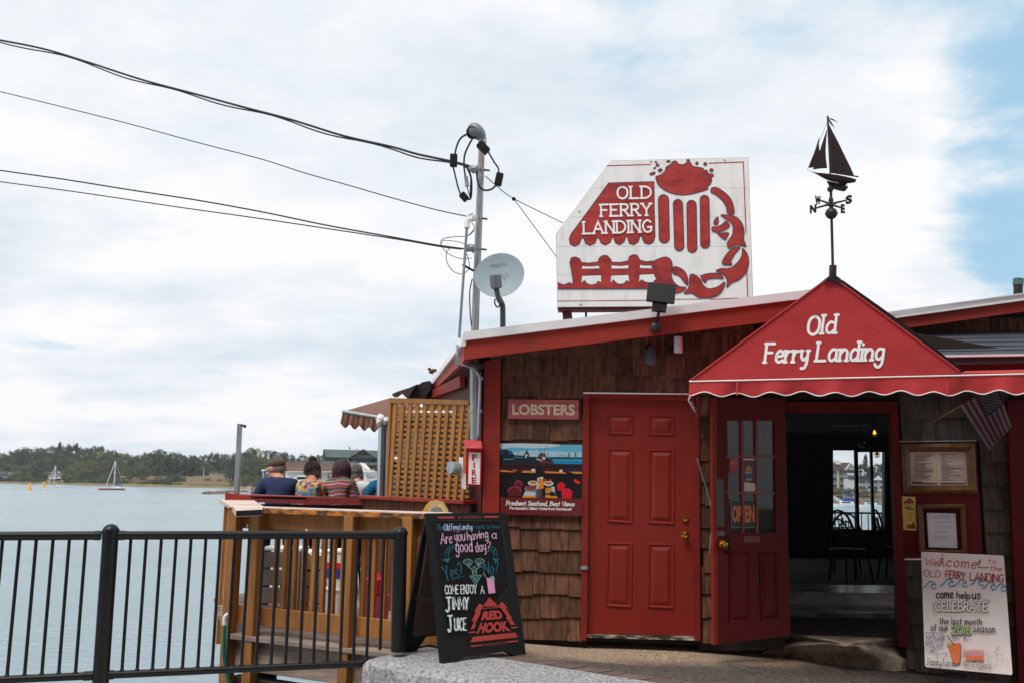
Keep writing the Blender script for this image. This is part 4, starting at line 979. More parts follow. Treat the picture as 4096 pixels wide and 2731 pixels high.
OUT([(1725, 885), (1765, 930), (1780, 1000), (1760, 1090), (1700, 1160), (1625, 1195), (1584, 1233), (1588, 1170), (1550, 1110), (1488, 1087), (1530, 1065), (1620, 1060), (1690, 1000), (1722, 940)], 3)
OUT([(1350, 1130), (1450, 1106), (1530, 1115), (1552, 1155), (1500, 1150), (1410, 1160), (1388, 1192)], 2)
OUT([(1255, 1124), (1300, 1122), (1345, 1160), (1370, 1210), (1420, 1245), (1500, 1230), (1565, 1185), (1550, 1250), (1500, 1305), (1420, 1328), (1330, 1320), (1270, 1285), (1202, 1288), (1245, 1230)], 3)
OUT([(1110, 1050), (1160, 1058), (1210, 1095), (1235, 1160), (1230, 1212), (1200, 1180), (1160, 1130), (1100, 1105)], 3)
# tail and dock
OUT([(990, 972), (1040, 962), (1080, 985), (1096, 1040), (1085, 1110), (1105, 1180), (1160, 1225), (1218, 1235), (1180, 1272), (1110, 1282), (1020, 1240), (980, 1150), (940, 1060), (915, 1010)], 3)
dock = [(70, 1190), (120, 1212), (180, 1190), (196, 1212), (208, 1180), (192, 1080), (178, 1010), (190, 970), (222, 960), (262, 975), (282, 1010), (350, 1016), (430, 1006), (446, 965), (480, 946), (515, 950), (545, 985), (552, 1008), (630, 1010), (702, 995), (712, 958), (745, 940), (780, 946), (805, 990), (860, 1003), (915, 998), (960, 1100), (1000, 1190), (1010, 1243), (70, 1246)]
A.fill(k1(dock), SIGNRED); A.rib(k1(dock), W2, INK)
for hole in ([(284, 1038), (360, 1044), (440, 1036), (448, 1066), (284, 1070)], [(550, 1034), (640, 1040), (704, 1030), (706, 1066), (546, 1068)], [(803, 1028), (850, 1036), (905, 1034), (920, 1066), (802, 1064)],
             [(284, 1128), (460, 1122), (462, 1190), (432, 1178), (412, 1203), (370, 1212), (330, 1198), (308, 1170), (278, 1200)], [(546, 1126), (706, 1120), (712, 1190), (690, 1170), (660, 1200), (615, 1205), (590, 1190), (570, 1166), (540, 1198)], [(800, 1118), (930, 1112), (955, 1165), (940, 1168), (925, 1188), (880, 1192), (840, 1178), (820, 1164), (797, 1190)]):
    A.fill(k1(hole), SIGNW); A.rib(k1(hole), W2 * .8, INK, closed=True)
def sgt(t, p0, p1, h, lw=17): A.stroke_text(t, k1(p0), k1(p1), h / 2.24, lw / 2.24, WPAINT, serif=.09, gap=.22)
sgt('OLD', (606, 438), (905, 432), 104); sgt('FERRY', (458, 596), (903, 586), 104); sgt('LANDING', (303, 752), (910, 735), 104)
A.build('artwork', rs)

# ================================================================== small signs on the front wall
k2 = K(1800, 1200, 2.24); k3 = K(1900, 1700, 1369 / 900)
LOBR = mat('faded_red_sign', C(150, 62, 62), .75, col2=C(188, 104, 100), scale=5, stretch=(1, 1, 6), bump=.3, bscale=30)
ls = root('lobster_sign', PW.hit(2175, 1675, .03), 'faded red wooden sign reading LOBSTERS on the shingle wall', 'sign')
PW.slab(k2([(520, 885), (1155, 892), (1154, 973), (518, 970)]), .05, .022).build('board', LOBR, ls)
PW.slab(k2([(518, 972), (1154, 975), (1154, 1066), (517, 1060)]), .049, .022).build('board', LOBR, ls)
a = Art(PW, .051); a.font_text('LOBSTERS', [k2(p) for p in [(558, 1024), (1118, 1030), (1118, 932), (558, 928)]], pcol('cream_lettering', C(214, 196, 178), .7, var=.1), bold=.03); a.build('lettering', ls)

# poster of the harbour and laid table
po = root('harbour_poster', PW.hit(2165, 2050, .03), 'harbour photo poster with maroon caption strip beside the red door', 'poster')
PW.slab([(2002, 1773), (2329, 1780), (2327, 2062), (1999, 2055)], .036, .008).build('panel', pcol('poster_panel', C(96, 34, 38), .35), po)
kp = K(1990, 1770, 1829 / 350)
a = Art(PW, .037, .00022)
def pc(n, *c): return pcol('print_' + n, C(*c), .35, var=.02)
def F(pts, m, sm=0): a.fill(kp(pts), m, sm)
F([(62, 12), (1770, 40), (1768, 300), (62, 280)], pc('sky_blue', 104, 186, 218)); F([(62, 12), (1300, 34), (900, 110), (300, 90), (62, 140)], pc('sky_pale', 196, 222, 234), 3)
F([(200, 200), (700, 150), (1250, 170), (1768, 200), (1768, 296), (62, 280)], pc('sky_low', 170, 208, 226), 0)
F([(62, 300), (1770, 300), (1770, 440), (62, 425)], pc('water_blue', 22, 140, 190)); F([(1100, 300), (1770, 296), (1770, 330), (1100, 335)], pc('far_bank', 44, 62, 66))
F([(1130, 345), (1770, 350), (1770, 372), (1200, 366)], pc('water_light', 60, 172, 214))
F([(62, 90), (110, 140), (180, 128), (290, 175), (350, 250), (550, 262), (560, 215), (590, 205), (600, 150), (625, 150), (640, 205), (662, 220), (655, 285), (800, 300), (860, 290), (865, 225), (910, 215), (925, 185), (950, 215), (1000, 225), (1010, 290), (1100, 330), (1150, 370), (1170, 432), (62, 425)], pc('dark_boats', 28, 44, 52))
F([(62, 85), (112, 140), (118, 240), (62, 235)], pc('roof_blue', 22, 100, 150)); F([(230, 165), (295, 200), (290, 240), (225, 215)], pc('roof_blue', 22, 100, 150))
F([(350, 285), (550, 290), (550, 315), (350, 310)], pc('shed', 60, 140, 175)); F([(110, 330), (340, 325), (330, 350), (130, 352)], pc('shed', 60, 140, 175))
F([(815, 325), (930, 375), (1140, 378), (1150, 432), (880, 428)], pc('tug_red', 98, 44, 48)); F([(812, 318), (930, 362), (930, 380), (812, 338)], pc('tug_white', 216, 216, 214)); F([(885, 235), (985, 240), (975, 330), (900, 330)], pc('tug_house', 120, 70, 60)); F([(940, 290), (1000, 295), (995, 350), (945, 345)], pc('tug_white', 216, 216, 214)); F([(575, 235), (640, 240), (600, 300), (585, 330)], pc('tug_white', 216, 216, 214))
for l in ([(868, 105), (890, 215)], [(908, 110), (932, 190)], [(1022, 50), (978, 190)], [(978, 190), (985, 225)], [(1060, 195), (1040, 280)], [(278, 110), (290, 200)], [(430, 190), (430, 260)], [(612, 130), (610, 200)]): a.rib(kp(l), 1.4, pc('mast_grey', 60, 84, 96))
a.rib(kp([(1240, 285), (1290, 258), (1345, 250), (1400, 258), (1465, 292)]), 1.6, pc('bridge_green', 96, 158, 160), 3)
for x in (1495, 1632): F([(x - 12, 200), (x + 12, 198), (x + 12, 330), (x - 12, 330)], pc('bridge_tower', 58, 92, 104))
F([(62, 425), (1770, 440), (1768, 490), (62, 480)], pc('rail_brown', 52, 36, 32)); F([(62, 480), (1768, 488), (1768, 1158), (58, 1130)], pc('deck_dark', 24, 22, 24))
for i in range(46):
    x = 70 + i * 37
    if 800 < x < 930: continue
    F([(x, 512), (x + 16, 513), (x + 16, 640 if (i % 5) else 600), (x, 640)], pc('chair_slat', 98, 34, 44) if x < 1430 else pc('slat_blue', 66, 50, 92))
for q in ([(55, 553), (360, 596), (340, 610), (55, 600)], [(300, 560), (405, 562), (395, 584), (340, 582)], [(545, 570), (795, 590), (790, 630), (495, 615)], [(985, 585), (1420, 610), (1425, 640), (1000, 628)], [(1500, 595), (1764, 600), (1764, 645), (1600, 640)]): F(q, pc('table_wood', 206, 136, 62))
for q in ([(710, 545), (790, 545), (780, 590), (715, 590)], [(1295, 562), (1360, 560), (1350, 605), (1300, 605)]): F(q, pc('white_glassware', 214, 210, 208), 3)
for c, r1, mm, f in (((440, 880), (75, 95), pc('chair_maroon', 96, 34, 40), 0), ((360, 1020), (145, 105), pc('chair_maroon', 96, 34, 40), 0), ((1330, 900), (80, 75), pc('chair_red', 214, 26, 44), 0), ((1450, 1060), (110, 108), pc('chair_red', 214, 26, 44), 0)):
    F([(c[0] + r1[0] * math.cos(t * math.pi / 7), c[1] - r1[1] * abs(math.sin(t * math.pi / 7)) if t <= 7 else c[1] + 60) for t in range(8)] + [(c[0] - r1[0] * .9, c[1] + 95), (c[0] + r1[0] * .9, c[1] + 95)], mm)
    a.rib(kp([(c[0] + r1[0] * math.cos(t * math.pi / 7), c[1] - r1[1] * math.sin(t * math.pi / 7)) for t in range(8)]), 2.2, pc('chair_pink', 226, 60, 100))
F([(1590, 790), (1640, 740), (1660, 780), (1728, 800), (1715, 860), (1640, 840)], pc('red_jacket', 224, 52, 40)); F([(970, 755), (1025, 755), (1020, 795), (975, 790)], pc('red_jacket', 224, 52, 40)); F([(1080, 755), (1135, 760), (1130, 800), (1085, 795)], pc('red_jacket', 224, 52, 40))
F([(590, 985), (1190, 900), (1250, 1135), (510, 1140)], pc('table_cloth', 84, 66, 72)); F([(580, 1005), (800, 1020), (790, 1100), (535, 1095)], pc('napkin', 190, 206, 224)); F([(540, 1095), (800, 1100), (800, 1140), (512, 1140)], pc('orange_print', 232, 156, 34)); F([(1000, 1080), (1250, 1115), (1250, 1150), (1000, 1140)], pc('orange_print', 232, 156, 34)); F([(1120, 920), (1190, 905), (1200, 1070), (1150, 1050)], pc('napkin', 190, 206, 224))
def ell(cx, cy, rx, ry, m): F([(cx + rx * math.cos(t * math.pi / 9), cy + ry * math.sin(t * math.pi / 9)) for t in range(18)], m)
ell(740, 835, 105, 50, pc('plate_white', 222, 218, 210)); ell(745, 828, 70, 32, pc('food_tan', 176, 132, 74)); ell(1065, 845, 105, 52, pc('plate_white', 222, 218, 210)); ell(1060, 838, 75, 32, pc('food_tan', 176, 132, 74)); ell(700, 950, 140, 65, pc('plate_rim', 150, 130, 140)); ell(700, 935, 110, 52, pc('food_red', 134, 58, 54)); ell(1060, 990, 80, 60, pc('food_gold', 208, 140, 50)); ell(1140, 1060, 60, 50, pc('food_dark', 48, 34, 50))
F([(885, 730), (955, 730), (965, 960), (880, 960)], pc('beer_orange', 234, 138, 30)); F([(887, 710), (955, 710), (955, 742), (885, 742)], pc('beer_foam', 240, 232, 222)); F([(830, 725), (878, 725), (870, 800), (835, 800)], pc('white_glassware', 214, 210, 208)); F([(808, 820), (880, 820), (870, 960), (815, 960)], pc('food_pale', 220, 186, 160)); F([(930, 945), (1000, 950), (995, 1110), (930, 1110)], pc('deck_dark', 24, 22, 24)); F([(805, 985), (860, 985), (850, 1140), (810, 1140)], pc('steel_print', 84, 100, 122))
F([(56, 1130), (1766, 1160), (1764, 1530), (52, 1490)], pc('maroon', 112, 36, 40))
a.stroke_text('Freshest Seafood, Best Views', kp((182, 1293)), kp((1600, 1318)), 84 / 5.226, 17 / 5.226, WPAINT, slant=.18, serif=.07, gap=.17)
a.stroke_text("Portsmouth's Oldest Waterfront Restaurant", kp((255, 1383)), kp((1545, 1405)), 55 / 5.226, 9.5 / 5.226, WPAINT, slant=.18, serif=.05, gap=.16)
a.build('print', po)

# wall lamps
def lampcone():
    c = PW.hit(2603, 1420, .16); o = root('wall_light', c, 'grey bullet-shaped spotlight under the eave above the red door', 'light')
    r = .056; MB().lathe(c + V((0, 0, -.075)), [(r * 1.05, 0), (r * 1.1, .012), (r * .95, .05), (r * .75, .10), (r * .45, .14), (r * .2, .155)], 18, (.02, 0, 1)).build('shade', mat('blue_grey_metal', C(78, 86, 96), .45, var=.1), o, smooth='auto')
    MB().lathe(c + V((0, 0, -.078)), [(r * .8, 0), (r * .8, .003)], 18).build('bulb', mat('frosted_bulb', C(150, 130, 120), .5), o)
    MB().tube([c + V((-.02, 0, .05)), PW.hit(2585, 1385, .0)], .012, 8).build('bracket', BLACK, o)
    c = PW.hit(2713, 1378, .17); o = root('wall_light', c, 'small white cylinder light under the eave beside the grey spotlight', 'light')
    MB().lathe(c + V((0, 0, -.07)), [(.034, 0), (.037, .003), (.037, .132), (.034, .136)], 20).build('shade', WPAINT, o, smooth='auto')
    MB().ball(PW.hit(2697, 1395, .03), .04, .03, .045, 12, 8).build('mount', BLACK, o, smooth=True)
    MB().tube([c, PW.hit(2700, 1395, .03)], .012, 8).build('bracket', BLACK, o)
lampcone()
# floodlight on the fascia
k8 = K(2550, 1100, 1372 / 350)
fl = root('floodlight', PW.hit(2618, 1305, FO), 'black flat floodlight on an arm fixed to the red fascia', 'light')
pf = lambda x, y, o_=.16: PW.hit(*k8((x, y)), FO + o_)
MB().prism([pf(170, 115, .17), pf(612, 155, .17), pf(580, 445, .24), pf(138, 400, .24)], PWN * -.05).build('housing', BLACK, fl)
MB().prism([pf(240, 395, .225), pf(475, 425, .225), pf(445, 580, .24), pf(230, 555, .24)], PWN * -.06).build('driver_box', BLACK, fl)
for i in range(22):
    x = 142 + i * 19.5
    if 238 < x < 470: continue
    MB().prism([pf(x, 400 + (x - 140) * .1, .235), pf(x + 9, 400 + (x - 140) * .1, .235), pf(x + 9, 416 + (x - 140) * .1, .235), pf(x, 416 + (x - 140) * .1, .235)], PWN * -.03).build('fin', BLACK, fl)
MB().tube([pf(335, 575, .18), pf(320, 660, .12), pf(290, 745, .05)], .012, 8).build('arm', COPPER, fl, smooth='auto')
MB().lathe(pf(278, 825, 0), [(.048, 0), (.048, .012), (.04, .03), (.018, .045), (.001, .05)], 20, PWN).build('mount', mat('dark_grey_metal', C(52, 52, 54), .5), fl, smooth='auto')
# fire alarm box
FB = Pl.vert(PW.hit(1892, 1850, .12), 5)
fb = root('fire_alarm_box', FB.hit(1890, 1950, 0), 'red FIRE alarm box on the building corner with white sign', 'alarm box')
FR = pcol('fire_red', C(196, 22, 34), .35, var=.08)
FB.slab([(1864, 1790), (1928, 1794), (1924, 1944), (1860, 1940)], 0, .12).build('box', FR, fb)
FB.slab([(1857, 1758), (1925, 1762), (1930, 1792), (1862, 1788)], .035, .17).build('lid', FR, fb)
MB().prism([FB.hit(1857, 1758, .035), FB.hit(1925, 1762, .035), FB.hit(1930, 1792, .06), FB.hit(1858, 1790, .06)], V((0, .02, .004))).build('lid_slope', FR, fb)
FB.slab([(1876, 1807), (1922, 1809), (1919, 1936), (1873, 1933)], .008, .008).build('sign_panel', WPAINT, fb)
a = Art(FB, .009)
for i, ch in enumerate('FIRE'):
    y = 1815 + i * 30.5; x0, x1 = (1888, 1908) if ch != 'I' else (1894, 1900)
    a.font_text(ch, [(x0 - i * .5, y + 25), (x1 - i * .5, y + 25), (x1 - i * .3, y), (x0 - i * .3, y)], FR, bold=.035)
a.build('lettering', fb)
# meter with round glass beside it
mt_ = root('electric_meter', FB.hit(1835, 1880, .05), 'round glass meter with white bracket left of the red FIRE box', 'meter')
MB().lathe(FB.hit(1832, 1872, .0), [(.055, 0), (.055, .07), (.05, .085), (.001, .09)], 18, (-.75, -.65, .05)).build('glass_cover', GALV, mt_, smooth='auto')
FB.slab([(1836, 1826), (1852, 1828), (1852, 1890), (1836, 1888)], .02, .05).build('bracket', WPAINT, mt_)
FB.slab([(1842, 1890), (1862, 1892), (1864, 1956), (1846, 1950)], .01, .05).build('bracket', WPAINT, mt_)

# framed menus and notices right of the doorway
k5 = K(3500, 1550, 791 / 596)
GOLD = mat('brown_gilt_frame', C(70, 44, 22), .5, col2=C(130, 86, 38), scale=12, bump=.2)
def framed(nm, outer, inner, paper, lab, cat, papers=1):
    o = root(nm, PW.hit(*outer[3], .03), lab, cat)
    mb = MB(); n = PWN
    P = [PW.hit(x, y, .045) for x, y in outer]; Q = [PW.hit(x, y, .035) for x, y in inner]
    M = [p.lerp(q, .45) + n * .022 for p, q in zip(P, Q)]; P0 = [p - n * .035 for p in P]
    mb.v = P0 + P + M + Q + [q - n * .02 for q in Q]
    for r in range(4):
        for j in range(4): a = r * 4 + j; b = r * 4 + (j + 1) % 4; mb.f.append((a, b, b + 4, a + 4))
    mb.build('frame', GOLD, o); PW.slab(outer, .012, .01).build('backing', SHADERED, o)
    return o
m1 = framed('framed_menu', k5([(137, 297), (530, 292), (543, 558), (150, 558)]), k5([(180, 336), (487, 336), (497, 520), (188, 520)]), None, 'large gilt-framed double menu on the shaded red wall board', 'menu')
PAP = pcol('cream_menu_paper', C(222, 206, 190), .6); PT = pcol('menu_print', C(112, 86, 90), .7); PM = pcol('menu_maroon', C(110, 40, 60), .7)
PW.slab(k5([(184, 340), (484, 338), (492, 518), (190, 518)]), .018, .004).build('paper', PAP, m1)
a = Art(PW, .019); k9 = K(3560, 1570, 2212 / 536)
a.rib(k9([(350, 992), (752, 992), (782, 1500), (372, 1502), (350, 992)]), .9, PT); a.rib(k9([(815, 990), (1228, 990), (1250, 1502), (838, 1504), (815, 990)]), .9, PT)
rr = random.Random(5)
for i in range(30):
    y = 1012 + i * 14; x0 = 370 + i * .7; 
    if i in (9, 10): continue
    a.rib(k9([(x0 + rr.uniform(0, 40), y), (x0 + rr.uniform(180, 350), y)]), 1.3 if i not in (11, 20) else 2.2, PT)
for i in range(31):
    y = 1010 + i * 14.5; x0 = 838 + i * .7
    a.rib(k9([(x0, y), (x0 + rr.uniform(90, 360), y)]), 1.3 if i not in (0, 16) else 2.2, PT)
    if i % 2: a.rib(k9([(1195, y), (1215, y)]), 1.2, PT)
a.fill(k9([(370, 1478), (780, 1484), (782, 1503), (372, 1503)]), PM); a.fill(k9([(838, 1480), (1252, 1484), (1254, 1504), (838, 1504)]), PM)
for i in range(6): a.fill(k9([(380 + i * 28, 1452), (395 + i * 28, 1452), (395 + i * 28, 1480), (380 + i * 28, 1480)]), PM)
a.build('menu_text', m1)
PW.slab(k5([(180, 336), (487, 336), (497, 520), (188, 520)]), .028, .002).build('glass', glass('frame_glass', (.985, .985, .985, 1), .15), m1)
m2 = framed('framed_notice', k5([(225, 617), (478, 617), (492, 880), (240, 872)]), k5([(255, 640), (455, 642), (466, 862), (266, 856)]), None, 'smaller gilt-framed white notice below the large menu', 'notice')
PW.slab(k5([(275, 662), (427, 665), (438, 850), (285, 845)]), .018, .004).build('paper', pcol('white_notice_paper', C(214, 214, 226), .6), m2)
a = Art(PW, .019)
for i in range(15):
    y = 683 + i * 8.6
    if i in (2, 5, 8, 11): continue
    x0, x1 = (303, 400) if i in (0, 1, 14) else (306 + i * .6, 306 + rr.uniform(80, 108)); a.rib(k5([(x0, y), (x1, y)]), 1.9 if i == 0 else 1.2, PT)
a.build('notice_text', m2)
km = root('kids_menu', PW.hit(*k5((150, 757)), .03), 'narrow yellow laminated kids menu beside the framed notice', 'menu')
PW.slab(k5([(142, 575), (214, 578), (222, 757), (150, 754)]), .020, .004).build('card', pcol('yellow_card', C(222, 196, 84), .4), km)
a = Art(PW, .021); YR = pcol('print_dark_red', C(150, 50, 30), .5)
a.rib(k5([(146, 580), (211, 582), (218, 752), (154, 750), (146, 580)]), 1, PAP)
a.fill(k5([(154, 612), (158, 598), (170, 594), (176, 586), (188, 584), (196, 594), (205, 600), (206, 612)]), YR, 2)
for i in range(7): a.rib(k5([(156 + i * 7, 614), (157 + i * 7, 620)]), 1.4, YR)
a.stroke_text('Kids', k5((160, 640)), k5((188, 636)), 9, 1.9, BLACK, slant=.2); a.stroke_text('Menu', k5((172, 648)), k5((204, 645)), 7, 1.7, BLACK, slant=.2)
for i in range(8): a.rib(k5([(172 - rr.uniform(0, 8), 660 + i * 6), (190 + rr.uniform(0, 10), 660 + i * 6)]), .9, YR)
a.fill(k5([(168, 735), (176, 722), (190, 726), (200, 714), (212, 712), (208, 724), (216, 738), (205, 748), (190, 744), (176, 748)]), YR, 2)
a.build('menu_print', km)

# handwritten welcome board leaning at the wall
c4 = [(3683, 2206), (4014, 2221), (4050, 2699), (3702, 2671)]
bl = at_Y(3702, 2671, 6.95); br = at_Y(4050, 2699, 6.70); tl = at_Y(3683, 2206, 7.22)
PB_ = Pl.three(bl, br, tl)
wb = root('welcome_board', bl.lerp(br, .5), 'white handwritten welcome board leaning beside the doorway', 'sign')
k10 = K(3680, 2200, 1192 / 380)
PB_.slab(k10([(14, 18), (28, 14), (1035, 62), (1052, 78), (1160, 1540), (1148, 1560), (80, 1462), (62, 1440)]), 0, .014).build('board', pcol('dry_erase_board', C(248, 236, 232), .4), wb)
a = Art(PB_, .001)
RM = pcol('marker_red', C(206, 66, 66), .6); RM2 = pcol('marker_dark_red', C(178, 34, 40), .6); BM = pcol('marker_blue', C(20, 130, 170), .6); KM = pcol('marker_black', C(40, 38, 42), .6); GM = pcol('marker_green', C(178, 214, 130), .6); PMk = pcol('marker_purple', C(82, 74, 140), .6); OM = pcol('marker_orange', C(240, 120, 60), .6, var=.2); GR = pcol('marker_grey', C(140, 134, 134), .6)
S10 = 1192 / 380
def wt(t, p0, p1, h, lw, m, **k): a.stroke_text(t, k10(p0), k10(p1), h / S10, lw / S10, m, **k)
wt('Wel', (62, 182), (232, 196), 86, 11, RM, slant=.1, jit=.4); wt('come', (330, 196), (700, 226), 125, 13, RM, slant=.1, gap=.25); a.rib(k10([(700, 185), (760, 120), (735, 200), (790, 215), (856, 210)]), 4, RM2, 4)
a.rib(k10([(250, 190), (290, 90)]), 4, RM2); a.rib(k10([(265, 95), (305, 200)]), 4, RM2); a.rib(k10([(262, 62), (282, 46), (298, 66)]), 2, RM2)
wt('to', (856, 156), (955, 166), 62, 7, RM); wt('the', (885, 250), (1022, 262), 68, 8, RM)
wt('OLD', (46, 322), (255, 336), 82, 9, RM); wt('FERRY', (318, 340), (560, 366), 92, 13, RM2); wt('LANDING', (625, 370), (1045, 396), 96, 12, RM2, gap=.16)
for i, (x, y) in enumerate(((40, 470), (262, 442), (430, 450), (640, 430), (790, 480), (920, 500))):
    a.rib(k10([(x - 10, y), (x + 35, y - 30), (x + 75, y - 78), (x + 125, y - 78), (x + 150, y - 40), (x + 115, y - 50), (x + 100, y - 15), (x + 125, y + 12), (x + 160, y - 5)]), 3.6, BM, 4)
wt('come', (205, 598), (415, 594), 110, 13, KM); wt('help', (460, 596), (622, 604), 84, 12, KM); wt('us', (655, 604), (755, 606), 110, 13, KM)
a.stroke_text('CELEBRATE', k10((195, 755)), k10((840, 762)), 112 / S10, 20 / S10, pcol('board_white', C(248, 236, 232), .4), gap=.24, outline=KM)
for i in range(26):
    x = 170 + i * 28; y = 800 if i < 25 else 0; a.rib(k10([(x, 770 + 20 * rr.random()), (x - 4, 815)]), 1.6, GM)
for i in range(8): a.rib(k10([(140 + i * 3, 640 + i * 18), (175, 655 + i * 16)]), 1.6, GM); a.rib(k10([(780 + i * 12, 590 + i * 3), (800 + i * 12, 610 + i * 4)]), 1.6, GM)
wt('the last month', (245, 918), (775, 930), 78, 10, KM); wt('of our', (135, 1002), (350, 1004), 80, 10, KM); wt('season', (668, 1022), (940, 1030), 95, 11, KM)
a.stroke_text('2016', k10((398, 1040)), k10((635, 1045)), 96 / S10, 17 / S10, GM, gap=.16, outline=KM)
wt('w/ a...', (405, 1110), (640, 1110), 58, 7, KM)
wt('last', (85, 1112), (185, 1090), 62, 6, PMk); wt('day Sept', (75, 1190), (300, 1100), 58, 6, PMk); wt('24th', (140, 1262), (260, 1200), 50, 6, PMk)
zig = []; 
for i in range(15): zig.append((62 + i * 17, 1022 + (i % 2) * 20 + i))
a.rib(k10(zig), 1.6, PMk); zig = [(320 - (i % 2) * 30 - i * 4, 1060 + i * 14) for i in range(12)]; a.rib(k10(zig), 1.6, PMk); zig = [(60 + i * 16, 1210 + (i % 2) * 60 + i * 4) for i in range(11)]; a.rib(k10(zig), 1.6, PMk)
a.fill(k10([(358, 1185), (400, 1162), (500, 1160), (514, 1180), (510, 1300), (500, 1405), (460, 1422), (420, 1415), (385, 1290)]), OM); a.rib(k10([(358, 1185), (385, 1290), (420, 1415), (460, 1422), (500, 1405), (510, 1300), (514, 1180)]), 1.6, KM)
a.fill(k10([(330, 1150), (350, 1136), (382, 1150), (378, 1180), (345, 1188)]), GM, 3); a.rib(k10([(342, 1062), (428, 1180)]), 3, KM)
a.rib(k10([(215, 1375), (220, 1320), (270, 1290), (335, 1302)]), 1.5, KM, 4); a.rib(k10([(310, 1280), (338, 1303), (312, 1318)]), 1.5, KM)
wt('JimmyJuice', (80, 1432), (425, 1452), 85, 6.5, KM); wt('NewEngland', (545, 1450), (890, 1478), 70, 5.5, KM)
a.fill(k10([(560, 1318), (805, 1322), (795, 1375), (572, 1358)]), OM); RM3 = pcol('marker_pink', C(222, 120, 132), .6)
pts = [(540 + i * 7.2, 1262 + 26 * math.sin(i * 2.4) + 14 * math.sin(i * .9)) for i in range(38)]; a.rib(k10(pts), 2, RM3, 2); pts = [(545 + i * 7, 1285 + 18 * math.sin(i * 1.9)) for i in range(37)]; a.rib(k10(pts), 2, RM3, 2)
a.rib(k10([(850, 1285), (860, 1430), (960, 1440), (972, 1300), (910, 1272), (850, 1285)]), 1.1, GR); a.rib(k10([(975, 1310), (1030, 1310), (1042, 1350), (1010, 1395), (975, 1380)]), 1.3, GR, 4); a.rib(k10([(862, 1340), (960, 1350)]), 1, GR); a.rib(k10([(945, 1275), (988, 1200)]), 3, GR); a.rib(k10([(1060, 1470), (1105, 1430), (1100, 1390), (1065, 1380)]), 1.1, GR, 3)
a.build('handwriting', wb)

# flag under the awning
k11 = K(3560, 1570, 2212 / 536)
PFg = Pl.vert(PW.hit(3950, 1700, .3), 5)
fg = root('flag', PFg.hit(*k11((1640, 950))), 'american stars and stripes flag hanging from a staff under the awning', 'flag')
MB().tube([PW.hit(*k11((680, 500)), .06), PFg.hit(*k11((1160, 225)), -.005), PFg.hit(*k11((1760, -160)), -.005)], .009, 8).build('staff', BOARDW, fg)
Hs, He, Fs, Fe = V((1160, 210)), V((1770, -130)), V((1640, 950)), V((2010, 560))
FW = pcol('flag_white_shaded', C(112, 104, 108), .9); FRd = pcol('flag_red_shaded', C(84, 24, 36), .9); FBl = pcol('flag_blue_shaded', C(26, 32, 52), .9)  # dulled fabric colours hold the shade under the awning
def fp(s, t, off=0):
    p = Hs.lerp(He, s).lerp(Fs.lerp(Fe, s), t); q = k11((p.x, p.y)); return PFg.hit(q[0], q[1], .02 + off + .03 * math.sin(s * 9 + t * 2) * t)
for i in range(13):
    s0, s1 = i / 13, (i + 1) / 13; mb = MB(); t0 = .46 if i >= 6 else 0
    n = 8
    for j in range(n + 1):
        t = t0 + (1 - t0) * j / n; mb.v += [fp(s0, t), fp(s1, t)]
    for j in range(n): mb.f.append((2 * j, 2 * j + 1, 2 * j + 3, 2 * j + 2))
    mb.build('stripe', FRd if i % 2 else FW, fg)
mb = MB()
for j in range(7):
    for i in range(7): mb.v.append(fp(6 / 13 + 7 / 13 * i / 6, .46 * j / 6))
for j in range(6):
    for i in range(6): q = j * 7 + i; mb.f.append((q, q + 1, q + 8, q + 7))
mb.build('canton', FBl, fg)
mb = MB()
for r in range(9):
    for c in range(6 if r % 2 == 0 else 5):
        s = 6 / 13 + 7 / 13 * (r + .8) / 10; t = .46 * (c + (.7 if r % 2 == 0 else 1.2)) / 6.4
        c0 = fp(s, t, .004); b = len(mb.v)
        for k in range(10):
            rr_ = .013 if k % 2 == 0 else .005; an = math.pi * k / 5; mb.v.append(c0 + V((rr_ * math.cos(an), 0, rr_ * math.sin(an))))
        mb.f.append(tuple(range(b, b + 10)))
mb.build('stars', FW, fg)

# the open glazed door, swung out against the wall
ob = at_Y(2872, 2578, 7.12); oh = at_Y(3164, 2546, 7.42); ot = V((ob.x, ob.y, ob.z + 1))
PO = Pl.three(ob, oh, ot)
k12 = K(2830, 1640, 2.8); k13 = K(2750, 1500, 1146 / 900)
od = root('open_glazed_door', ob.lerp(oh, 1), 'shaded red glazed door standing open left of the entrance with OPEN sign', 'door')
def seg(nm, pts, off=0, th=.04, m=SHADERED): return PO.slab(pts, off, th).build(nm, m, od)
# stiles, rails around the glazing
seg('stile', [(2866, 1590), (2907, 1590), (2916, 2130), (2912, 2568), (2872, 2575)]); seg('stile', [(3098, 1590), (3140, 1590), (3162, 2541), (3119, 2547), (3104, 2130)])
seg('rail', [(2907, 1590), (3098, 1590), (3098, 1680), (2907, 1680)]); seg('rail', [(2916, 2129), (3104, 2129), (3107, 2205), (2915, 2205)]); seg('rail', [(2914, 2490), (3116, 2482), (3119, 2547), (2912, 2568)])
seg('mullion', [(3003, 2205), (3035, 2205), (3039, 2486), (3001, 2489)])
for q in (qd(2917, 2205, 3002, 2205, 3000, 2489, 2914, 2490), qd(3036, 2205, 3107, 2205, 3115, 2482, 3040, 2486)): seg('panel_back', q, -.012, .01); raised_panel(od, PO, q, SHADERED, -.012)
MUL = pcol('muntin_red', C(134, 36, 36), .45)
for x0, x1 in ((2965, 2977), (3023, 3033)): seg('muntin', [(x0, 1680), (x0 + 7, 1680), (x1 + 1, 2129), (x1 - 7, 2129)], .002, .03, MUL)
for y in (1823, 1969): seg('muntin', [(2908, y - 4), (3100, y - 4), (3100, y + 4), (2908, y + 4)], .0035, .03, MUL)
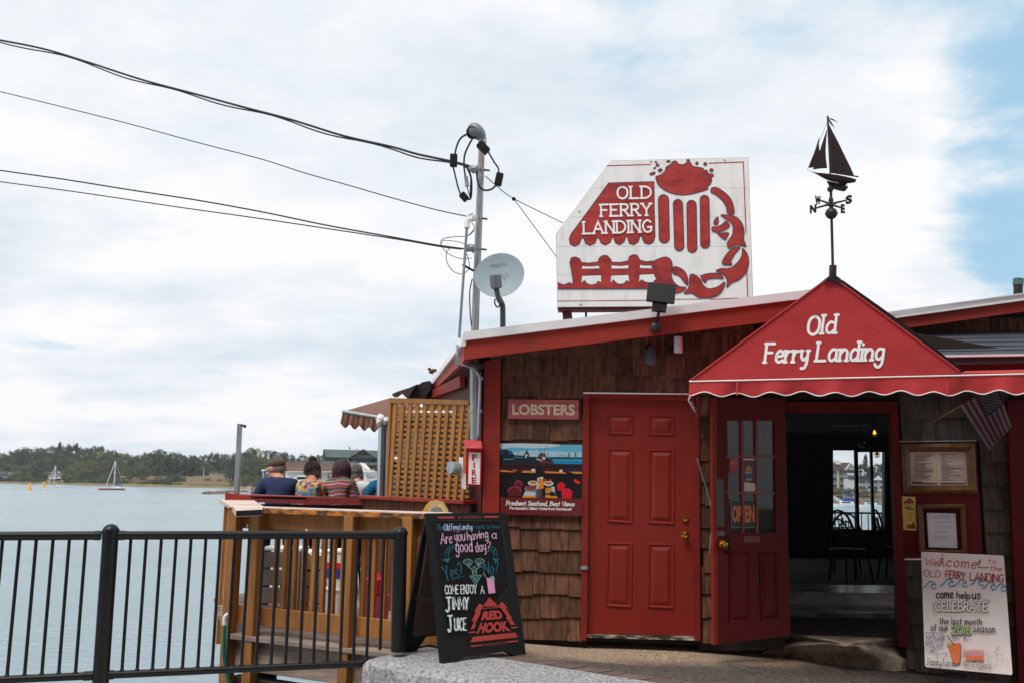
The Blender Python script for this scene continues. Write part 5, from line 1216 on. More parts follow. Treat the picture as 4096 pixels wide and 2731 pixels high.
for xa, xb in ((2908, 2964), (2974, 3024), (3031, 3098)):
    for ya, yb in ((1680, 1819), (1827, 1965), (1973, 2129)): seg('pane', [(xa, ya), (xb, ya), (xb + 2, yb), (xa + 2, yb)], -.015, .004, MATS.setdefault('door_glass', glass('door_glass', (.72, .72, .72, 1), .0)))
# edge of the door, sunlight put in as a brighter red
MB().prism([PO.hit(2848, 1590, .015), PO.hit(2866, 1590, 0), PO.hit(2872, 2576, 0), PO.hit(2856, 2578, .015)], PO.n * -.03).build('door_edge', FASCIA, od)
a = Art(PO, .001); ok = [k12(p) for p in [(252, 998), (550, 998), (556, 1318), (264, 1322)]]
seg('open_sign', ok, -.008, .003, pcol('sign_black', C(28, 32, 32), .5)); a = Art(PO, -.0075)
a.rib(k12([(260, 1004), (544, 1004), (550, 1308), (270, 1312), (260, 1004)]), 1.4, pcol('border_pale', C(150, 165, 170), .5)); OO = pcol('open_orange', C(214, 112, 40), .5); a.font_text('OP', [k12(p) for p in [(278, 1254), (386, 1252), (382, 1061), (276, 1060)]], OO, bold=.05); a.font_text('EN', [k12(p) for p in [(418, 1252), (534, 1250), (528, 1062), (414, 1061)]], OO, bold=.05)
a.fill(k12([(245, 560), (290, 535), (338, 560), (342, 640), (320, 690), (292, 704), (262, 690), (245, 640)]), pcol('sticker_red', C(170, 40, 36), .5), 2)
for i, (y, w) in enumerate(((568, 34), (592, 30), (615, 24), (652, 32), (666, 24))): a.rib(k12([(292 - w, y), (292 + w, y)]), 2.2 if i < 3 else 1.2, pcol('sticker_pale', C(206, 130, 110), .5))
a.fill(k12([(402, 540), (535, 540), (548, 905), (412, 905)]), pcol('leaflet_red', C(90, 46, 52), .5)); a.fill(k12([(402, 540), (535, 540), (535, 555), (402, 555)]), PAP); a.fill(k12([(412, 800), (545, 820), (548, 905), (412, 905)]), PAP)
a.fill(k12([(425, 650), (460, 610), (495, 650), (500, 676), (425, 676)]), pcol('leaflet_yellow', C(190, 130, 50), .5)); a.fill(k12([(430, 708), (500, 708), (503, 780), (432, 782)]), pcol('leaflet_blue', C(40, 70, 110), .5))
a.stroke_text('BEST', k12((426, 705)), k12((498, 705)), 7, 1.6, PAP); a.stroke_text('2013', k12((432, 780)), k12((492, 780)), 6, 1.6, PAP)
a.build('sticker_print', od)
seg('plate', [k12(p) for p in [(95, 770), (180, 770), (190, 1300), (105, 1300)]], .004, .004, pcol('dull_bronze_plate', C(70, 64, 56), .5)); seg('plate', [k12(p) for p in [(108, 1350), (190, 1350), (192, 1404), (112, 1404)]], .004, .004, pcol('dull_grey_plate', C(86, 90, 96), .5))
seg('sticker', [k12(p) for p in [(410, 1405), (590, 1408), (590, 1476), (412, 1474)]], .002, .002, pcol('faded_sticker', C(120, 60, 66), .6))
c = PO.hit(2886, 2173, 0); MB().lathe(c, [(.03, 0), (.03, .006), (.014, .012), (.013, .03), (.027, .042), (.029, .055), (.02, .066), (.001, .07)], 18, PO.n).build('knob', BRASS, od, smooth='auto')
MB().tube([PO.hit(2905, 2142, .0), PO.hit(2914, 2150, .04), PO.hit(2918, 2175, .05), PO.hit(2914, 2200, .04), PO.hit(2904, 2208, .0)], .008, 8).build('handle', BLACK, od)
ch = MB(); pts = smooth_pts([(2788, 1830), (2806, 1890), (2828, 1960), (2843, 2020), (2846, 2090), (2842, 2160), (2838, 2212)], 4)
ch.tube([PW.hit(x, y, .07) for x, y in pts], .0045, 5); o = ch.build('door_chain', GALV, top=True); tag(o, 'thin chain hanging between the two red doors', 'chain')
# ================================================================== BLACK QUAY RAILING
def rY(x): return 5.69 + (6.35 - 5.69) * x / 1485
qr = root('quay_railing', at_Y(445, 2731, rY(445)), 'black tubular metal railing along the water edge with dome-capped posts', 'railing')
def rl_(x, y): return at_Y(x, y, rY(x))
PRl = Pl.three(rl_(0, 2140), rl_(1485, 2140), rl_(0, 2500))
def rtop(x): return 2142 - .0065 * x + 2.2e-6 * x * x
def rbot(x): return 2717 - .0452 * x
def rh(x, y): return PRl.hit(x, y)
MB().tube([rh(-700, rtop(-700)), rh(-100, rtop(-100)), rh(405, rtop(405))], .028, 14).build('top_rail', BLACKM, qr, smooth='auto')
MB().tube([rh(470, rtop(470)), rh(1000, rtop(1000)), rh(1575, rtop(1575))], .028, 14).build('top_rail', BLACKM, qr, smooth='auto')
MB().tube([rh(-700, rbot(-700)), rh(375, rbot(375))], .024, 12).build('bottom_rail', BLACKM, qr, smooth='auto')
MB().tube([rh(430, rbot(430)), rh(1500, rbot(1500))], .024, 12).build('bottom_rail', BLACKM, qr, smooth='auto')
def qpost(xt, yt, xb, yb, r=.049):
    a, b = rh(xt, yt), rh(xb, yb); o = MB().tube([b, a], r, 20).build('post', BLACKM, qr, smooth='auto')
    d = (a - b).normalized(); MB().lathe(a, [(r * 1.08, -.012), (r * 1.1, .006), (r * .98, .02), (r * .7, .038), (r * .3, .047), (.001, .049)], 20, d).build('dome_cap', BLACKM, qr, smooth='auto')
qpost(443, 2124, 395, 2830); qpost(1601, 2132, 1592, 2604)
qpost(-780, 2128, -880, 2830)
for a_, b_ in ((380, 402), (466, 500)): MB().tube([rh(a_, rtop(a_)), rh(b_, rtop(b_))], .031, 14).build('collar', BLACKM, qr, smooth='auto')
MB().tube([rh(1552, rtop(1552)), rh(1575, rtop(1575))], .031, 14).build('collar', BLACKM, qr, smooth='auto')
for a_, b_ in ((335, 372), (428, 455)): MB().tube([rh(a_, rbot(a_)), rh(b_, rbot(b_))], .029, 12).build('collar', BLACKM, qr, smooth='auto')
bars = [(11, -48)] + [(80 + 65.8 * i, 27 + 68.3 * i) for i in range(5)]   # top x, bottom x
bars = [(11 - 66 * k, -42 - 68 * k) for k in range(9, 0, -1)] + [(11, -42), (80, 27), (146, 97), (213, 166), (278, 234), (344, 301)]
bars += [(524, 487), (586, 548), (646, 609), (706, 669), (765, 729)]
bars += [(824, 790), (882, 848), (940, 906), (998, 965), (1055, 1023), (1112, 1083), (1167, 1141), (1221, 1199), (1274, 1253), (1327, 1307), (1380, 1360), (1431, 1413), (1484, 1466), (1536, 1520)]
bme = None
for xt, xb in bars:
    yb = rbot(xb) if xb < 1490 else 2600
    MB().tube([rh(xt, rtop(xt) + 8), rh(xb, yb - 2)], .0108, 8).build('baluster', BLACKM, qr, smooth='auto')
    if xb < 1490: MB().lathe(rh(xb, yb - 12), [(.016, 0), (.015, .008), (.010, .014)], 8, (0, 0, 1)).build('baluster_shoe', BLACKM, qr)

# ================================================================== CHALKBOARD A-FRAME
fA, fB = at_z(1768, 2653, GZ), at_z(2103, 2613, GZ)
tA = at_Y(1712, 2052, fA.y + .20); tB = at_Y(2026, 2050, fB.y + .20)
PC = Pl.three(fA, fB, tA)
af = root('chalkboard_sign', fA.lerp(fB, .5), 'black A-frame chalkboard with chalk writing standing on the granite block', 'sign')
k14 = K(1600, 1950, 1104 / 550)
front = [(215, 200), (850, 200), (860, 215), (1012, 1335), (905, 1345), (850, 1312), (520, 1352), (470, 1400), (335, 1415), (222, 222)]
PC.slab(k14([(208, 202), (845, 198), (862, 212), (1012, 1335), (908, 1345), (852, 1310), (518, 1352), (440, 1408), (335, 1416)]), 0, .03).build('front_frame', BLACK, af)
# rear leg panel
rA = at_z(1606, 2609, GZ); rT = at_Y(1706, 2056, tA.y + .03); rB = rA + (fB - fA); rTB = rT + (tB - tA)
n_ = (rT - rA).cross(rB - rA).normalized() * .02
MB().prism([rA, rA.lerp(rB, .18), rA.lerp(rB, .26) + (rT - rA) * .1, rA.lerp(rB, .74) + (rT - rA) * .1, rA.lerp(rB, .82), rB, rTB, rT], n_).build('rear_frame', BLACK, af)
MB().prism([rA + (rT - rA) * .12 + (rB - rA) * .08, rB + (rT - rA) * .12 - (rB - rA) * .08, rTB - (rB - rA) * .05 - (rT - rA) * .05, rT + (rB - rA) * .05 - (rT - rA) * .05], -n_ * 1.15).build('rear_panel', pcol('brown_hardboard', C(70, 50, 44), .7), af)
for f in (.4,): MB().bar(fA.lerp(tA, f) + (fB - fA) * .03, rA.lerp(rT, f) + (fB - fA) * .03, .006, .02).build('hinge_strut', BLACK, af)
PC.slab(k14([(262, 258), (812, 262), (886, 775), (858, 818), (780, 905), (718, 890), (620, 985), (510, 1195), (385, 1205)]), .002, .003).build('chalkboard', mat('chalk_slate', C(14, 14, 15), .7, var=.5, scale=8, spec=.25), af)
a = Art(PC, .0035); SK = 1104 / 550
def pcc(n, *c): return mat('chalk_' + n, C(*[int(q * .62) for q in c]), .9, col2=C(*[min(255, int(q * 1.04)) for q in c]), scale=75, sharp=(.36, .56))
WH, PK, TL, MN, RD = pcc('white', 214, 224, 222), pcc('pink', 220, 180, 206), pcc('teal', 28, 104, 122), pcc('mint', 130, 176, 172), pcol('print_brick_red', C(172, 48, 42), .5)
def ct(t, p0, p1, h, lw, m, **k): a.stroke_text(t, k14(p0), k14(p1), h / SK, lw / SK, m, jit=.25, **k)
BL = pcc('blue_white', 160, 190, 222)
ct('The', (292, 332), (340, 336), 42, 4.5, TL); ct('Old', (352, 336), (398, 338), 48, 6.5, BL); ct('Ferry', (412, 334), (470, 336), 48, 6, BL); ct('Landing', (482, 330), (580, 330), 40, 6, BL); ct('wants to know', (598, 326), (806, 322), 34, 4, TL)
a.rib(k14([(350, 346), (450, 347), (575, 336)]), 1.2, pcol('chalk_red', C(170, 60, 80), .8))
ct('Are', (330, 446), (418, 440), 84, 8, PK); ct('you', (440, 426), (522, 420), 84, 7, PK); ct('having', (545, 418), (708, 396), 66, 7.5, PK); ct('a', (738, 404), (774, 404), 66, 7, PK)
ct('good', (450, 516), (582, 508), 100, 8, PK); ct('day', (612, 514), (692, 500), 78, 7, PK); ct('?', (700, 505), (724, 505), 76, 7, PK)
def arrow(pts, hd, m, lw=4): a.rib(k14(pts), lw, m, 4); a.fill(k14(hd), m)
for s in (-1, 1):
    cx = 385 if s < 0 else 760
    P = [(cx + 48, 458), (cx + 8, 475), (cx - 18, 510), (cx - 22, 560)] if s < 0 else [(728, 468), (762, 485), (778, 520), (782, 560)]
    P2 = [(cx + 48, 482), (cx + 18, 500), (cx + 5, 525), (cx + 2, 560)] if s < 0 else [(730, 500), (745, 515), (756, 540), (756, 560)]
    a.rib(k14(P), 2.4, TL, 4); a.rib(k14(P2), 2.4, TL, 4)
    for t in range(5): a.rib([k14(P)[min(3, t // 2 + 0)], k14(P2)[min(3, (t + 1) // 2)]], 1.6, TL)
    a.fill(k14([(cx - 48, 575), (cx + 22, 560), (cx - 2, 600)] if s < 0 else [(740, 562), (800, 570), (768, 598)]), TL)
ct('Yes?', (368, 748), (515, 710), 120, 8, TL, slant=-.02); ct('No?', (676, 690), (790, 685), 96, 8, TL)
for s in (-1, 1):
    c0 = (545, 590) if s < 0 else (640, 585); R_ = 38; prev = None
    arcp = [(c0[0] + R_ * math.cos(t), c0[1] + 8 - R_ * .75 * math.sin(t)) for t in [math.pi * q / 8 for q in range(9)]]
    a.rib(k14(arcp), 1.8, MN)
    for q in arcp: a.rib(k14([(c0[0] - s * 12, c0[1] + 42), q]), 1.1, MN)
a.rib(k14([(545, 635), (575, 650), (588, 700)]), 2, MN, 3); a.rib(k14([(660, 630), (625, 640), (612, 665), (618, 700)]), 2.4, MN, 3); a.rib(k14([(560, 706), (656, 700), (608, 775), (560, 706)]), 2, MN)
for i in range(10): a.rib(k14([(572 + i * 8, 706), (592 + i * 4, 760 - abs(5 - i) * 6)]), 1, MN)
for i in range(7): a.rib(k14([(582, 630 + i * 10), (612, 625 + i * 11)]), 1.4, MN)
ct('COME ENJOY', (362, 850), (615, 845), 68, 8, WH, gap=.16); ct('A', (650, 845), (676, 843), 58, 8, WH)
ct('J', (372, 992), (412, 990), 112, 15, WH); ct('IMMY', (424, 972), (548, 972), 92, 13, WH, gap=.2); ct('J', (388, 1152), (424, 1150), 126, 15, WH); ct('UICE', (440, 1142), (532, 1140), 96, 11, WH, gap=.22)
a.fill(k14([(694, 722), (752, 720), (766, 842), (712, 848)]), pcol('chalk_pink_fill', C(222, 150, 190), .8, var=.2)); a.rib(k14([(672, 686), (694, 722)]), 3, MN); a.fill(k14([(725, 712), (742, 702), (760, 720), (756, 744), (735, 736)]), MN, 2)
# red pine-tree brewery emblem
a.fill(k14([(718, 876), (780, 938), (788, 950), (680, 950), (672, 938)]), RD)
a.rib(k14([(668, 966), (790, 958)]), 3, RD)
a.fill(k14([(635, 925), (672, 942), (640, 1000), (650, 1000), (600, 1095), (612, 1095), (596, 1130), (566, 1132), (598, 1070), (574, 1068), (612, 990), (598, 990)]), RD)
a.fill(k14([(818, 910), (864, 964), (848, 966), (900, 1045), (890, 1050), (924, 1095), (892, 1102), (850, 1040), (858, 1030), (812, 968), (786, 946)]), RD)
a.font_text('RED', [k14(p) for p in [(648, 1062), (836, 1048), (806, 980), (672, 990)]], RD, bold=.06); a.font_text('HOOK', [k14(p) for p in [(612, 1170), (892, 1146), (860, 1066), (648, 1082)]], RD, bold=.06)
a.rib(k14([(556, 1160), (605, 1155)]), 5, RD); a.rib(k14([(898, 1122), (940, 1118)]), 5, RD)
a.fill(k14([(585, 1195), (925, 1160), (948, 1198), (565, 1238)]), RD); a.rib(k14([(572, 1270), (660, 1260)]), 5.5, RD); a.rib(k14([(862, 1236), (944, 1228)]), 5.5, RD)
a.font_text('PORTSMOUTH, NH', [k14(p) for p in [(678, 1276), (854, 1256), (852, 1230), (678, 1248)]], pcol('print_dull_red', C(130, 44, 42), .6), bold=.02)
a.rib(k14([(312, 236), (428, 236)]), 8, RD); a.rib(k14([(680, 232), (786, 230)]), 7, RD); a.font_text('EST. 1996 PORTSMOUTH', [k14(p) for p in [(468, 246), (652, 244), (650, 224), (468, 224)]], MATS['print_dull_red'], bold=.03)
a.rib(k14([(262, 258), (812, 262), (886, 775), (858, 818), (780, 905)]), 1.2, pcol('board_edge_grey', C(60, 60, 62), .6))
a.build('chalk_drawing', af)
# yellow cut-out board with fish showing behind the chalkboard
YP = pcol('mustard_yellow', C(218, 180, 84), .6, var=.08)
yb = root('fish_cutout_board', at_Y(1730, 2080, 7.0), 'yellow arched painted cut-out board peeking above the black chalkboard', 'sign')
Pq = Pl.vert(at_Y(1730, 2060, 6.95), 0); k15 = K(1300, 1350, 1.96)
Pq.slab(k15([(715, 1440), (745, 1390), (790, 1310), (825, 1275), (870, 1270), (930, 1285), (975, 1370), (975, 1440)]), -.03, .02).build('rear_panel', YP, yb)
Pq.slab(k15([(790, 1440), (800, 1350), (830, 1300), (875, 1275), (925, 1290), (960, 1335), (975, 1380), (975, 1440)]), .02, .02).build('front_panel', pcol('tan_edge', C(206, 178, 140), .6), yb)
a = Art(Pq, .021); a.fill(k15([(835, 1440), (838, 1360), (860, 1325), (905, 1300), (940, 1330), (965, 1370), (968, 1440)]), pcol('pale_yellow', C(236, 216, 110), .6)); a.fill(k15([(830, 1360), (845, 1330), (880, 1318), (915, 1335), (920, 1362), (890, 1372)]), pcol('grey_fish', C(150, 150, 152), .6), 2)
for q in ((850, 1345), (868, 1335), (885, 1350), (900, 1340), (860, 1358)): a.fill(k15([(q[0] - 5, q[1]), (q[0], q[1] - 5), (q[0] + 5, q[1]), (q[0], q[1] + 5)]), BLACK)
a.build('fish_print', yb)

# ================================================================== WOODEN DECK FENCE
F0, F1 = at_Y(1078, 2431, 7.5), at_Y(1392, 2474, 7.14); F1.z = F0.z
PF = Pl.three(F0, F1, F0 + V((0, 0, 1)))
FD = (V((F1.x, F1.y, 0)) - V((F0.x, F0.y, 0))).normalized(); FN = PF.n
wf = root('deck_fence', PF.hit(1400, 2560), 'stained brown wooden deck fence with worn flat cap rail behind the black railing', 'fence')
def ph(x, y, off=0): return PF.hit(x, y, off)
# end posts & long members as real timber in fence coordinates
def ft(x, y): p = ph(x, y); return ((p - F0).dot(FD), p.z)
def fw(t, z, off=0): p = F0 + FD * t + FN * off; return V((p.x, p.y, z))
tC = ft(950, 2200)[0]; tE = ft(1720, 2200)[0] + .15
zcap = ft(1392, 2055)[1]; zr = F0.z; zdeck = ft(1396, 2580)[1]
RY = Matrix((FD, -FN, V((0, 0, 1)))).transposed()
def timber(nm, t0, t1, z0, z1, o0, o1, m=FENCEW, ch=.004):
    return MB().cbox(fw((t0 + t1) / 2, (z0 + z1) / 2, (o0 + o1) / 2), t1 - t0, o1 - o0, z1 - z0, ch, RY).build(nm, m, wf)
timber('cap_rail', tC - .05, tE, zcap, zcap + .038, -.07, .075, CAPW, .006)
timber('cap_edge', tC - .05, tE, zcap - .012, zcap + .026, .075, .081, CAPEDGE, .002)
timber('top_board', tC, tE, zcap - .145, zcap - .002, -.035, .0)
timber('bottom_board', tC, tE, zr - .145, zr, -.035, .0)
tb0 = ft(1122, 2300)[0]; sp = .098; t = tC + .1
posts = [ft(952, 2200)[0], ft(1036, 2300)[0], ft(1412, 2300)[0], ft(1648, 2300)[0]]
for k, tp in enumerate(posts):
    timber('post', tp - .045, tp + .045, -.72 if k < 2 else -.75, zcap - .005, .001, .09)
t = tb0 - sp * 6
while t < tE:
    if t > tC + .03 and all(abs(t - tp) > .05 for tp in posts): timber('baluster', t - .019, t + .019, zr - .12, zcap - .03, -.075, -.037)
    t += sp
# rope light clipped under the rail
rp = smooth_pts([ft(1080, 2118), ft(1140, 2130), ft(1190, 2128), ft(1243, 2121), ft(1290, 2130), ft(1380, 2136)], 5)
MB().tube([fw(a_, b_, .045) for a_, b_ in rp], .006, 6).build('rope_light', pcol('dull_rope', C(120, 104, 84), .7), wf, smooth=True)
for x, y in ((1243, 2120), (1007, 2100)): q = ft(x, y); MB().ball(fw(q[0], q[1], .05), .008, .008, .016, 8, 6).build('light_clip', WPAINT, wf)
# side return towards the harbour
c0 = fw(tC, zcap, 0); c1 = at_Y(905, 1992, 9.9); c1.z = zcap
def sidebar(nm, z0, z1, w, m, p=c0, q=c1, off=0): MB().bar(V((p.x, p.y, (z0 + z1) / 2)), V((q.x, q.y, (z0 + z1) / 2)), w, z1 - z0, ch=.004).build(nm, m, wf)
sidebar('cap_rail', zcap + .002, zcap + .04, .15, CAPW); sidebar('top_board', zcap - .145, zcap - .002, .035, FENCEW); sidebar('bottom_board', zr - .145, zr, .035, FENCEW)
d = (c1 - c0); L_ = V((d.x, d.y, 0)).length; d = V((d.x, d.y, 0)).normalized(); R2 = Matrix((d, V((-d.y, d.x, 0)), V((0, 0, 1)))).transposed()
for i in range(int(L_ / .15)):
    p = V((c0.x, c0.y, 0)) + d * (.1 + i * .15); big = i % 6 == 5
    MB().cbox(V((p.x, p.y, (zr + zcap) / 2 - (.3 if big else 0))), .09 if big else .038, .09 if big else .038, zcap - zr + (.6 if big else 0), .004, R2).build('post' if big else 'baluster', FENCEW, wf)
# mitred worn corner piece of the cap
cp = [at_z(x, y, zcap + .042) for x, y in [(912, 1990), (1003, 1990), (1052, 2022), (1050, 2035), (945, 2040)]]
MB().prism(cp, V((0, 0, -.045))).build('cap_corner', CAPW, wf)
MB().prism([cp[3] + V((0, -.004, -.004)), cp[4] + V((0, -.004, -.004)), cp[4] + V((0, 0, -.042)), cp[3] + V((0, 0, -.042))], V((0, .003, 0))).build('cap_edge', mat('charred_wood_edge', C(44, 36, 34), .8, var=.3), wf)
for x in (975,):
    q = ft(x, 2300)[0]; timber('brace', q - .02, q + .02, zr, zcap - .05, -.12, -.04)

# deck: floor boards, edge and beams
dk_ = root('harbour_deck', V((-2, 9, -.6)), 'weathered grey plank deck over the water behind the fence', 'deck')
dz = zdeck
a0, a1 = fw(tC - .05, dz), fw(tE + .6, dz)
dirn = d  # boards run parallel to fence; stack back from the edge
edge_o = .0
nb = 34
for i in range(nb):
    o0 = .10 - i * .142
    lt = tC - .05 + max(0, 0); p = fw(lt, dz, o0) + V((-.13 * i * .142 * 0, 0, 0))
    t0 = tC - .08; t1 = tE - .1 - max(0, (i - 2)) * .04
    # left ends follow the side rail line
    q0 = fw(t0, dz, o0 - .07); side = V((c0.x, c0.y, 0)) + d * min(L_, i * .142 / max(.2, abs(d.dot(FN))))
    tt0 = (side - V((F0.x, F0.y, 0)))  .dot(FD) + .0
    MB().cbox(fw((tt0 + t1) / 2, dz - .018 + random.uniform(-.002, .002), o0 - .07), t1 - tt0, .138, .036, .003, RY).build('plank', GREYW, dk_)
MB().cbox(fw((tC + tE) / 2 + .1, dz - .17, -.012), tE - tC + .3, .045, .24, .004, RY).build('edge_beam', mat('weathered_stained_beam', C(122, 104, 94), .85, col2=C(206, 182, 164), scale=2.6, stretch=(1, 1, 5), bump=.5, bscale=30), dk_)
MB().cbox(fw((tC + tE) / 2 + .1, dz - .5, -.06), tE - tC + .2, .10, .30, .004, RY).build('lower_beam', mat('dark_wet_wood', C(60, 50, 46), .8, var=.35), dk_)
for tt in (tC + .08, tC + 1.4, tC + 2.7):
    for o_ in (-.3, -2.2): MB().tube([fw(tt, dz - .1, o_), fw(tt, WZ - 1, o_)], .12, 12).build('piling', MATS['dark_wet_wood'], dk_, smooth='auto')
# green hose and white pipe elbow at the deck corner
hp = [at_Y(x, y, 7.45) for x, y in smooth_pts([(898, 2500), (896, 2560), (896, 2620), (905, 2680), (925, 2760), (960, 2860)], 4)]
o = root('green_hose', hp[-1], 'green ribbed hose hanging from a white elbow at the deck corner', 'hose')
mb = MB(); HL = [hp[0].lerp(hp[-1], 0)]
fine = smooth_pts([tuple(p) for p in hp], 3); mb.tube(fine, [.014 + .0018 * (i % 2) for i in range(len(fine))], 10); mb.build('hose', pcol('hose_green', C(14, 112, 84), .45), o, smooth=True)
MB().tube([at_Y(x, y, 7.45) for x, y in smooth_pts([(912, 2455), (903, 2462), (898, 2475), (898, 2500)], 4)], .016, 10).build('elbow', WPAINT, o, smooth=True)

# ================================================================== RED RAIL, COUNTER, LATTICE
PRd = Pl.vert(at_Y(1200, 1990, 9.5), 0)
rr_ = root('red_rail', PRd.hit(1180, 2010), 'dark red painted drink rail behind the seated diners', 'rail')
REDR = mat('worn_red_rail', C(118, 40, 40), .55, col2=C(140, 50, 48), scale=6, stretch=(.5, 1, 3), bump=.2)
PRd.slab([(1002, 1984), (1224, 1988), (1224, 2014), (1002, 2005)], .04, .03).build('rail_board', REDR, rr_)
PRd.slab([(1226, 1988), (1458, 1992), (1458, 2018), (1226, 2015)], .038, .03).build('rail_board', REDR, rr_)
pt = [PRd.hit(903, 1973, .05), PRd.hit(1458, 1990, .05)]
MB().prism([PRd.hit(906, 1976, .04), PRd.hit(1458, 1991, .04), PRd.hit(1458, 1991, -.20), PRd.hit(912, 1970, -.20)], V((0, 0, -.03))).build('rail_top', REDR, rr_)
PRd.slab([(900, 1973), (912, 1970), (1004, 1984), (1004, 1998), (908, 2008), (900, 2008)], .045, .05).build('rail_end', FASCIA, rr_)
PRd.slab([(1002, 2014), (1460, 2019), (1460, 2048), (1002, 2040)], .0, .04).build('under_board', mat('brown_under_rail', C(58, 42, 36), .8, var=.2), rr_)
# steel post with bracket at the left
sp_ = root('steel_post', PRd.hit(941, 1980, -.05), 'tall square steel post with small rusty bracket at the left end of the red rail', 'post')
PRd.slab([(949, 1693), (964, 1693), (952, 1984), (934, 1984)], -.02, .05).build('post', GALV, sp_)
PRd.slab([(964, 1695), (980, 1697), (980, 1708), (972, 1708), (970, 1702), (964, 1703)], -.02, .05).build('bracket', mat('rusty_bracket', C(92, 56, 48), .7), sp_)
PRd.slab([(934, 1984), (941, 1984), (925, 2700), (912, 2700)], -.02, .05).build('lower_post', GALV, sp_)
# counter
cA, cB = at_Y(1453, 1986, 9.5), at_Y(1875, 2006, 7.88); cB.z = cA.z
PCt = Pl.three(cA, cB, cA + V((0, 0, 1))); CD = (cB - cA).normalized(); CN = PCt.n; RC = Matrix((CD, -CN, V((0, 0, 1)))).transposed()
Lc = (cB - cA).length
ct_ = root('service_counter', cA.lerp(cB, .5) - V((0, 0, 1.1)), 'brown board counter with red shelf top below the lattice screen', 'counter')
MB().cbox(cA.lerp(cB, .5) + V((0, 0, 0)) - CN * .05, Lc, .22, .035, .005, RC).build('shelf', FASCIA, ct_)
n = 13
for i in range(n):
    p = cA + CD * (Lc * (i + .5) / n); MB().cbox(V((p.x, p.y, cA.z - .02 - .55)) - CN * (.01 + random.uniform(0, .004)), Lc / n - .005, .03, 1.1, .003, RC).build('board', BOARDW, ct_)
# lattice screen
la = root('lattice_screen', cA.lerp(cB, .5), 'orange-brown wooden lattice screen standing on the red counter shelf', 'screen')
k16 = K(1300, 1350, 1.96)
PCt.slab(k16([(505, 470), (1128, 488), (1126, 524), (503, 510)]), .02, .05).build('top_rail', LATW, la)
PCt.slab(k16([(500, 510), (516, 510), (487, 1250), (473, 1250)]), .02, .045).build('side_rail', LATW, la)
for i in range(11):
    xt = 550 + i * 58.5; xb = 505 + i * 56.5
    PCt.slab(k16([(xt - 15, 512 + i * 1.5), (xt + 13, 512 + i * 1.5), (xb + 12, 1246 + i * 3), (xb - 13, 1246 + i * 3)]), .012, .010).build('slat', LATW, la)
for j in range(18):
    y0 = 552 + j * 40.8; yr = 540 + j * 43.0 - 0
    PCt.slab(k16([(500, y0 - 13), (1125, yr - 13 + 18), (1125, yr + 10 + 18), (500, y0 + 10)]), -.0005, .010).build('slat', LATW, la)
for i in range(3):
    pass
MB().prism([at_Y(1600, 1640, 10.3), at_Y(1930, 1640, 8.3), at_Y(1930, 2010, 8.3), at_Y(1600, 2000, 10.3)], V((.02, .05, 0))).build('back_panel', mat('dark_kitchen_panel', C(50, 46, 44), .8, var=.4, scale=3), ct_)
# striped retractable awning, big steel cylinder, tarp
SA = [at_Y(x, y, Y) for x, y, Y in ((1366, 1643, 10.3), (1556, 1588, 10.0), (1580, 1660, 8.9), (1545, 1665, 9.0))]
def stripes_mat():
    m = bpy.data.materials.new('striped_awning_fabric'); m.use_nodes = True; t = m.node_tree; p = t.nodes['Principled BSDF']; L = t.links.new; p.inputs['Roughness'].default_value = .85
    uv = N('ShaderNodeAttribute', t); uv.attribute_name = 'stripe'; 
    mu = N('ShaderNodeMath', t, operation='MULTIPLY'); L(uv.outputs['Fac'], mu.inputs[0]); mu.inputs[1].default_value = 11
    fr = N('ShaderNodeMath', t, operation='FRACT'); L(mu.outputs[0], fr.inputs[0]); gt = N('ShaderNodeMath', t, operation='GREATER_THAN'); L(fr.outputs[0], gt.inputs[0]); gt.inputs[1].default_value = .5
    mx = N('ShaderNodeMix', t, data_type='RGBA'); L(gt.outputs[0], mx.inputs[0]); mx.inputs[6].default_value = C(98, 58, 50); mx.inputs[7].default_value = C(134, 98, 82); L(mx.outputs[2], p.inputs['Base Color']); return m
STR = stripes_mat()
def striped(nm, A_, B_, C_, D_, parent, scal=False, n=44):
    "quad A-B (near/left edge) to D-C, stripes along A->D"
    vs = []; fs = []; at = []; rows = 5
    for i in range(n + 1):
        s = i / n
        for r in range(rows):
            k = r / (rows - 1); p = V(A_).lerp(V(B_), s).lerp(V(D_).lerp(V(C_), s), k)
            if scal: p = p + V((0, -.02 * math.sin(s * 40) * k, (.022 * math.cos(s * 2 * math.pi * 6) - .02) * k))
            vs.append(p); at.append(s)
    for i in range(n):
        for r in range(rows - 1): a = i * rows + r; fs.append((a, a + 1, a + rows + 1, a + rows))
    o = MB().add(vs, fs).build(nm, STR, parent, smooth=True)
    o.data.attributes.new('stripe', 'FLOAT', 'POINT').data.foreach_set('value', at); return o
ra = root('striped_awning', at_Y(1366, 1650, 10.3), 'retracted red and tan striped canvas awning over the harbour deck', 'awning')
fl0, fl1 = at_Y(1372, 1644, 9.9), at_Y(1600, 1682, 9.6)   # front bar
bk0, bk1 = at_Y(1560, 1590, 11.0), at_Y(1700, 1600, 10.4)
striped('canopy', fl0, fl1, bk1, bk0, ra)
striped('valance', fl0 + V((-.0, -.01, 0)), fl1, at_Y(1596, 1726, 9.6), at_Y(1361, 1692, 9.9), ra, True)
MB().tube([fl0, fl1], .021, 12).build('front_bar', GALV, ra, smooth='auto')
MB().tube([at_Y(1452, 1674, 9.85), at_Y(1600, 1688, 9.6)], .02, 8).build('arm', mat('brown_metal_arm', C(88, 56, 52), .6), ra)
st = root('steel_cylinder', at_Y(1537, 1985, 9.25), 'tall shiny steel umbrella column left of the lattice screen', 'column')
MB().tube([at_Y(1526, 1984, 9.25), at_Y(1534, 1700, 9.25)], .052, 18).build('column', mat('brushed_steel', C(176, 188, 196), .2, metal=.9, var=.1), st, smooth='auto')
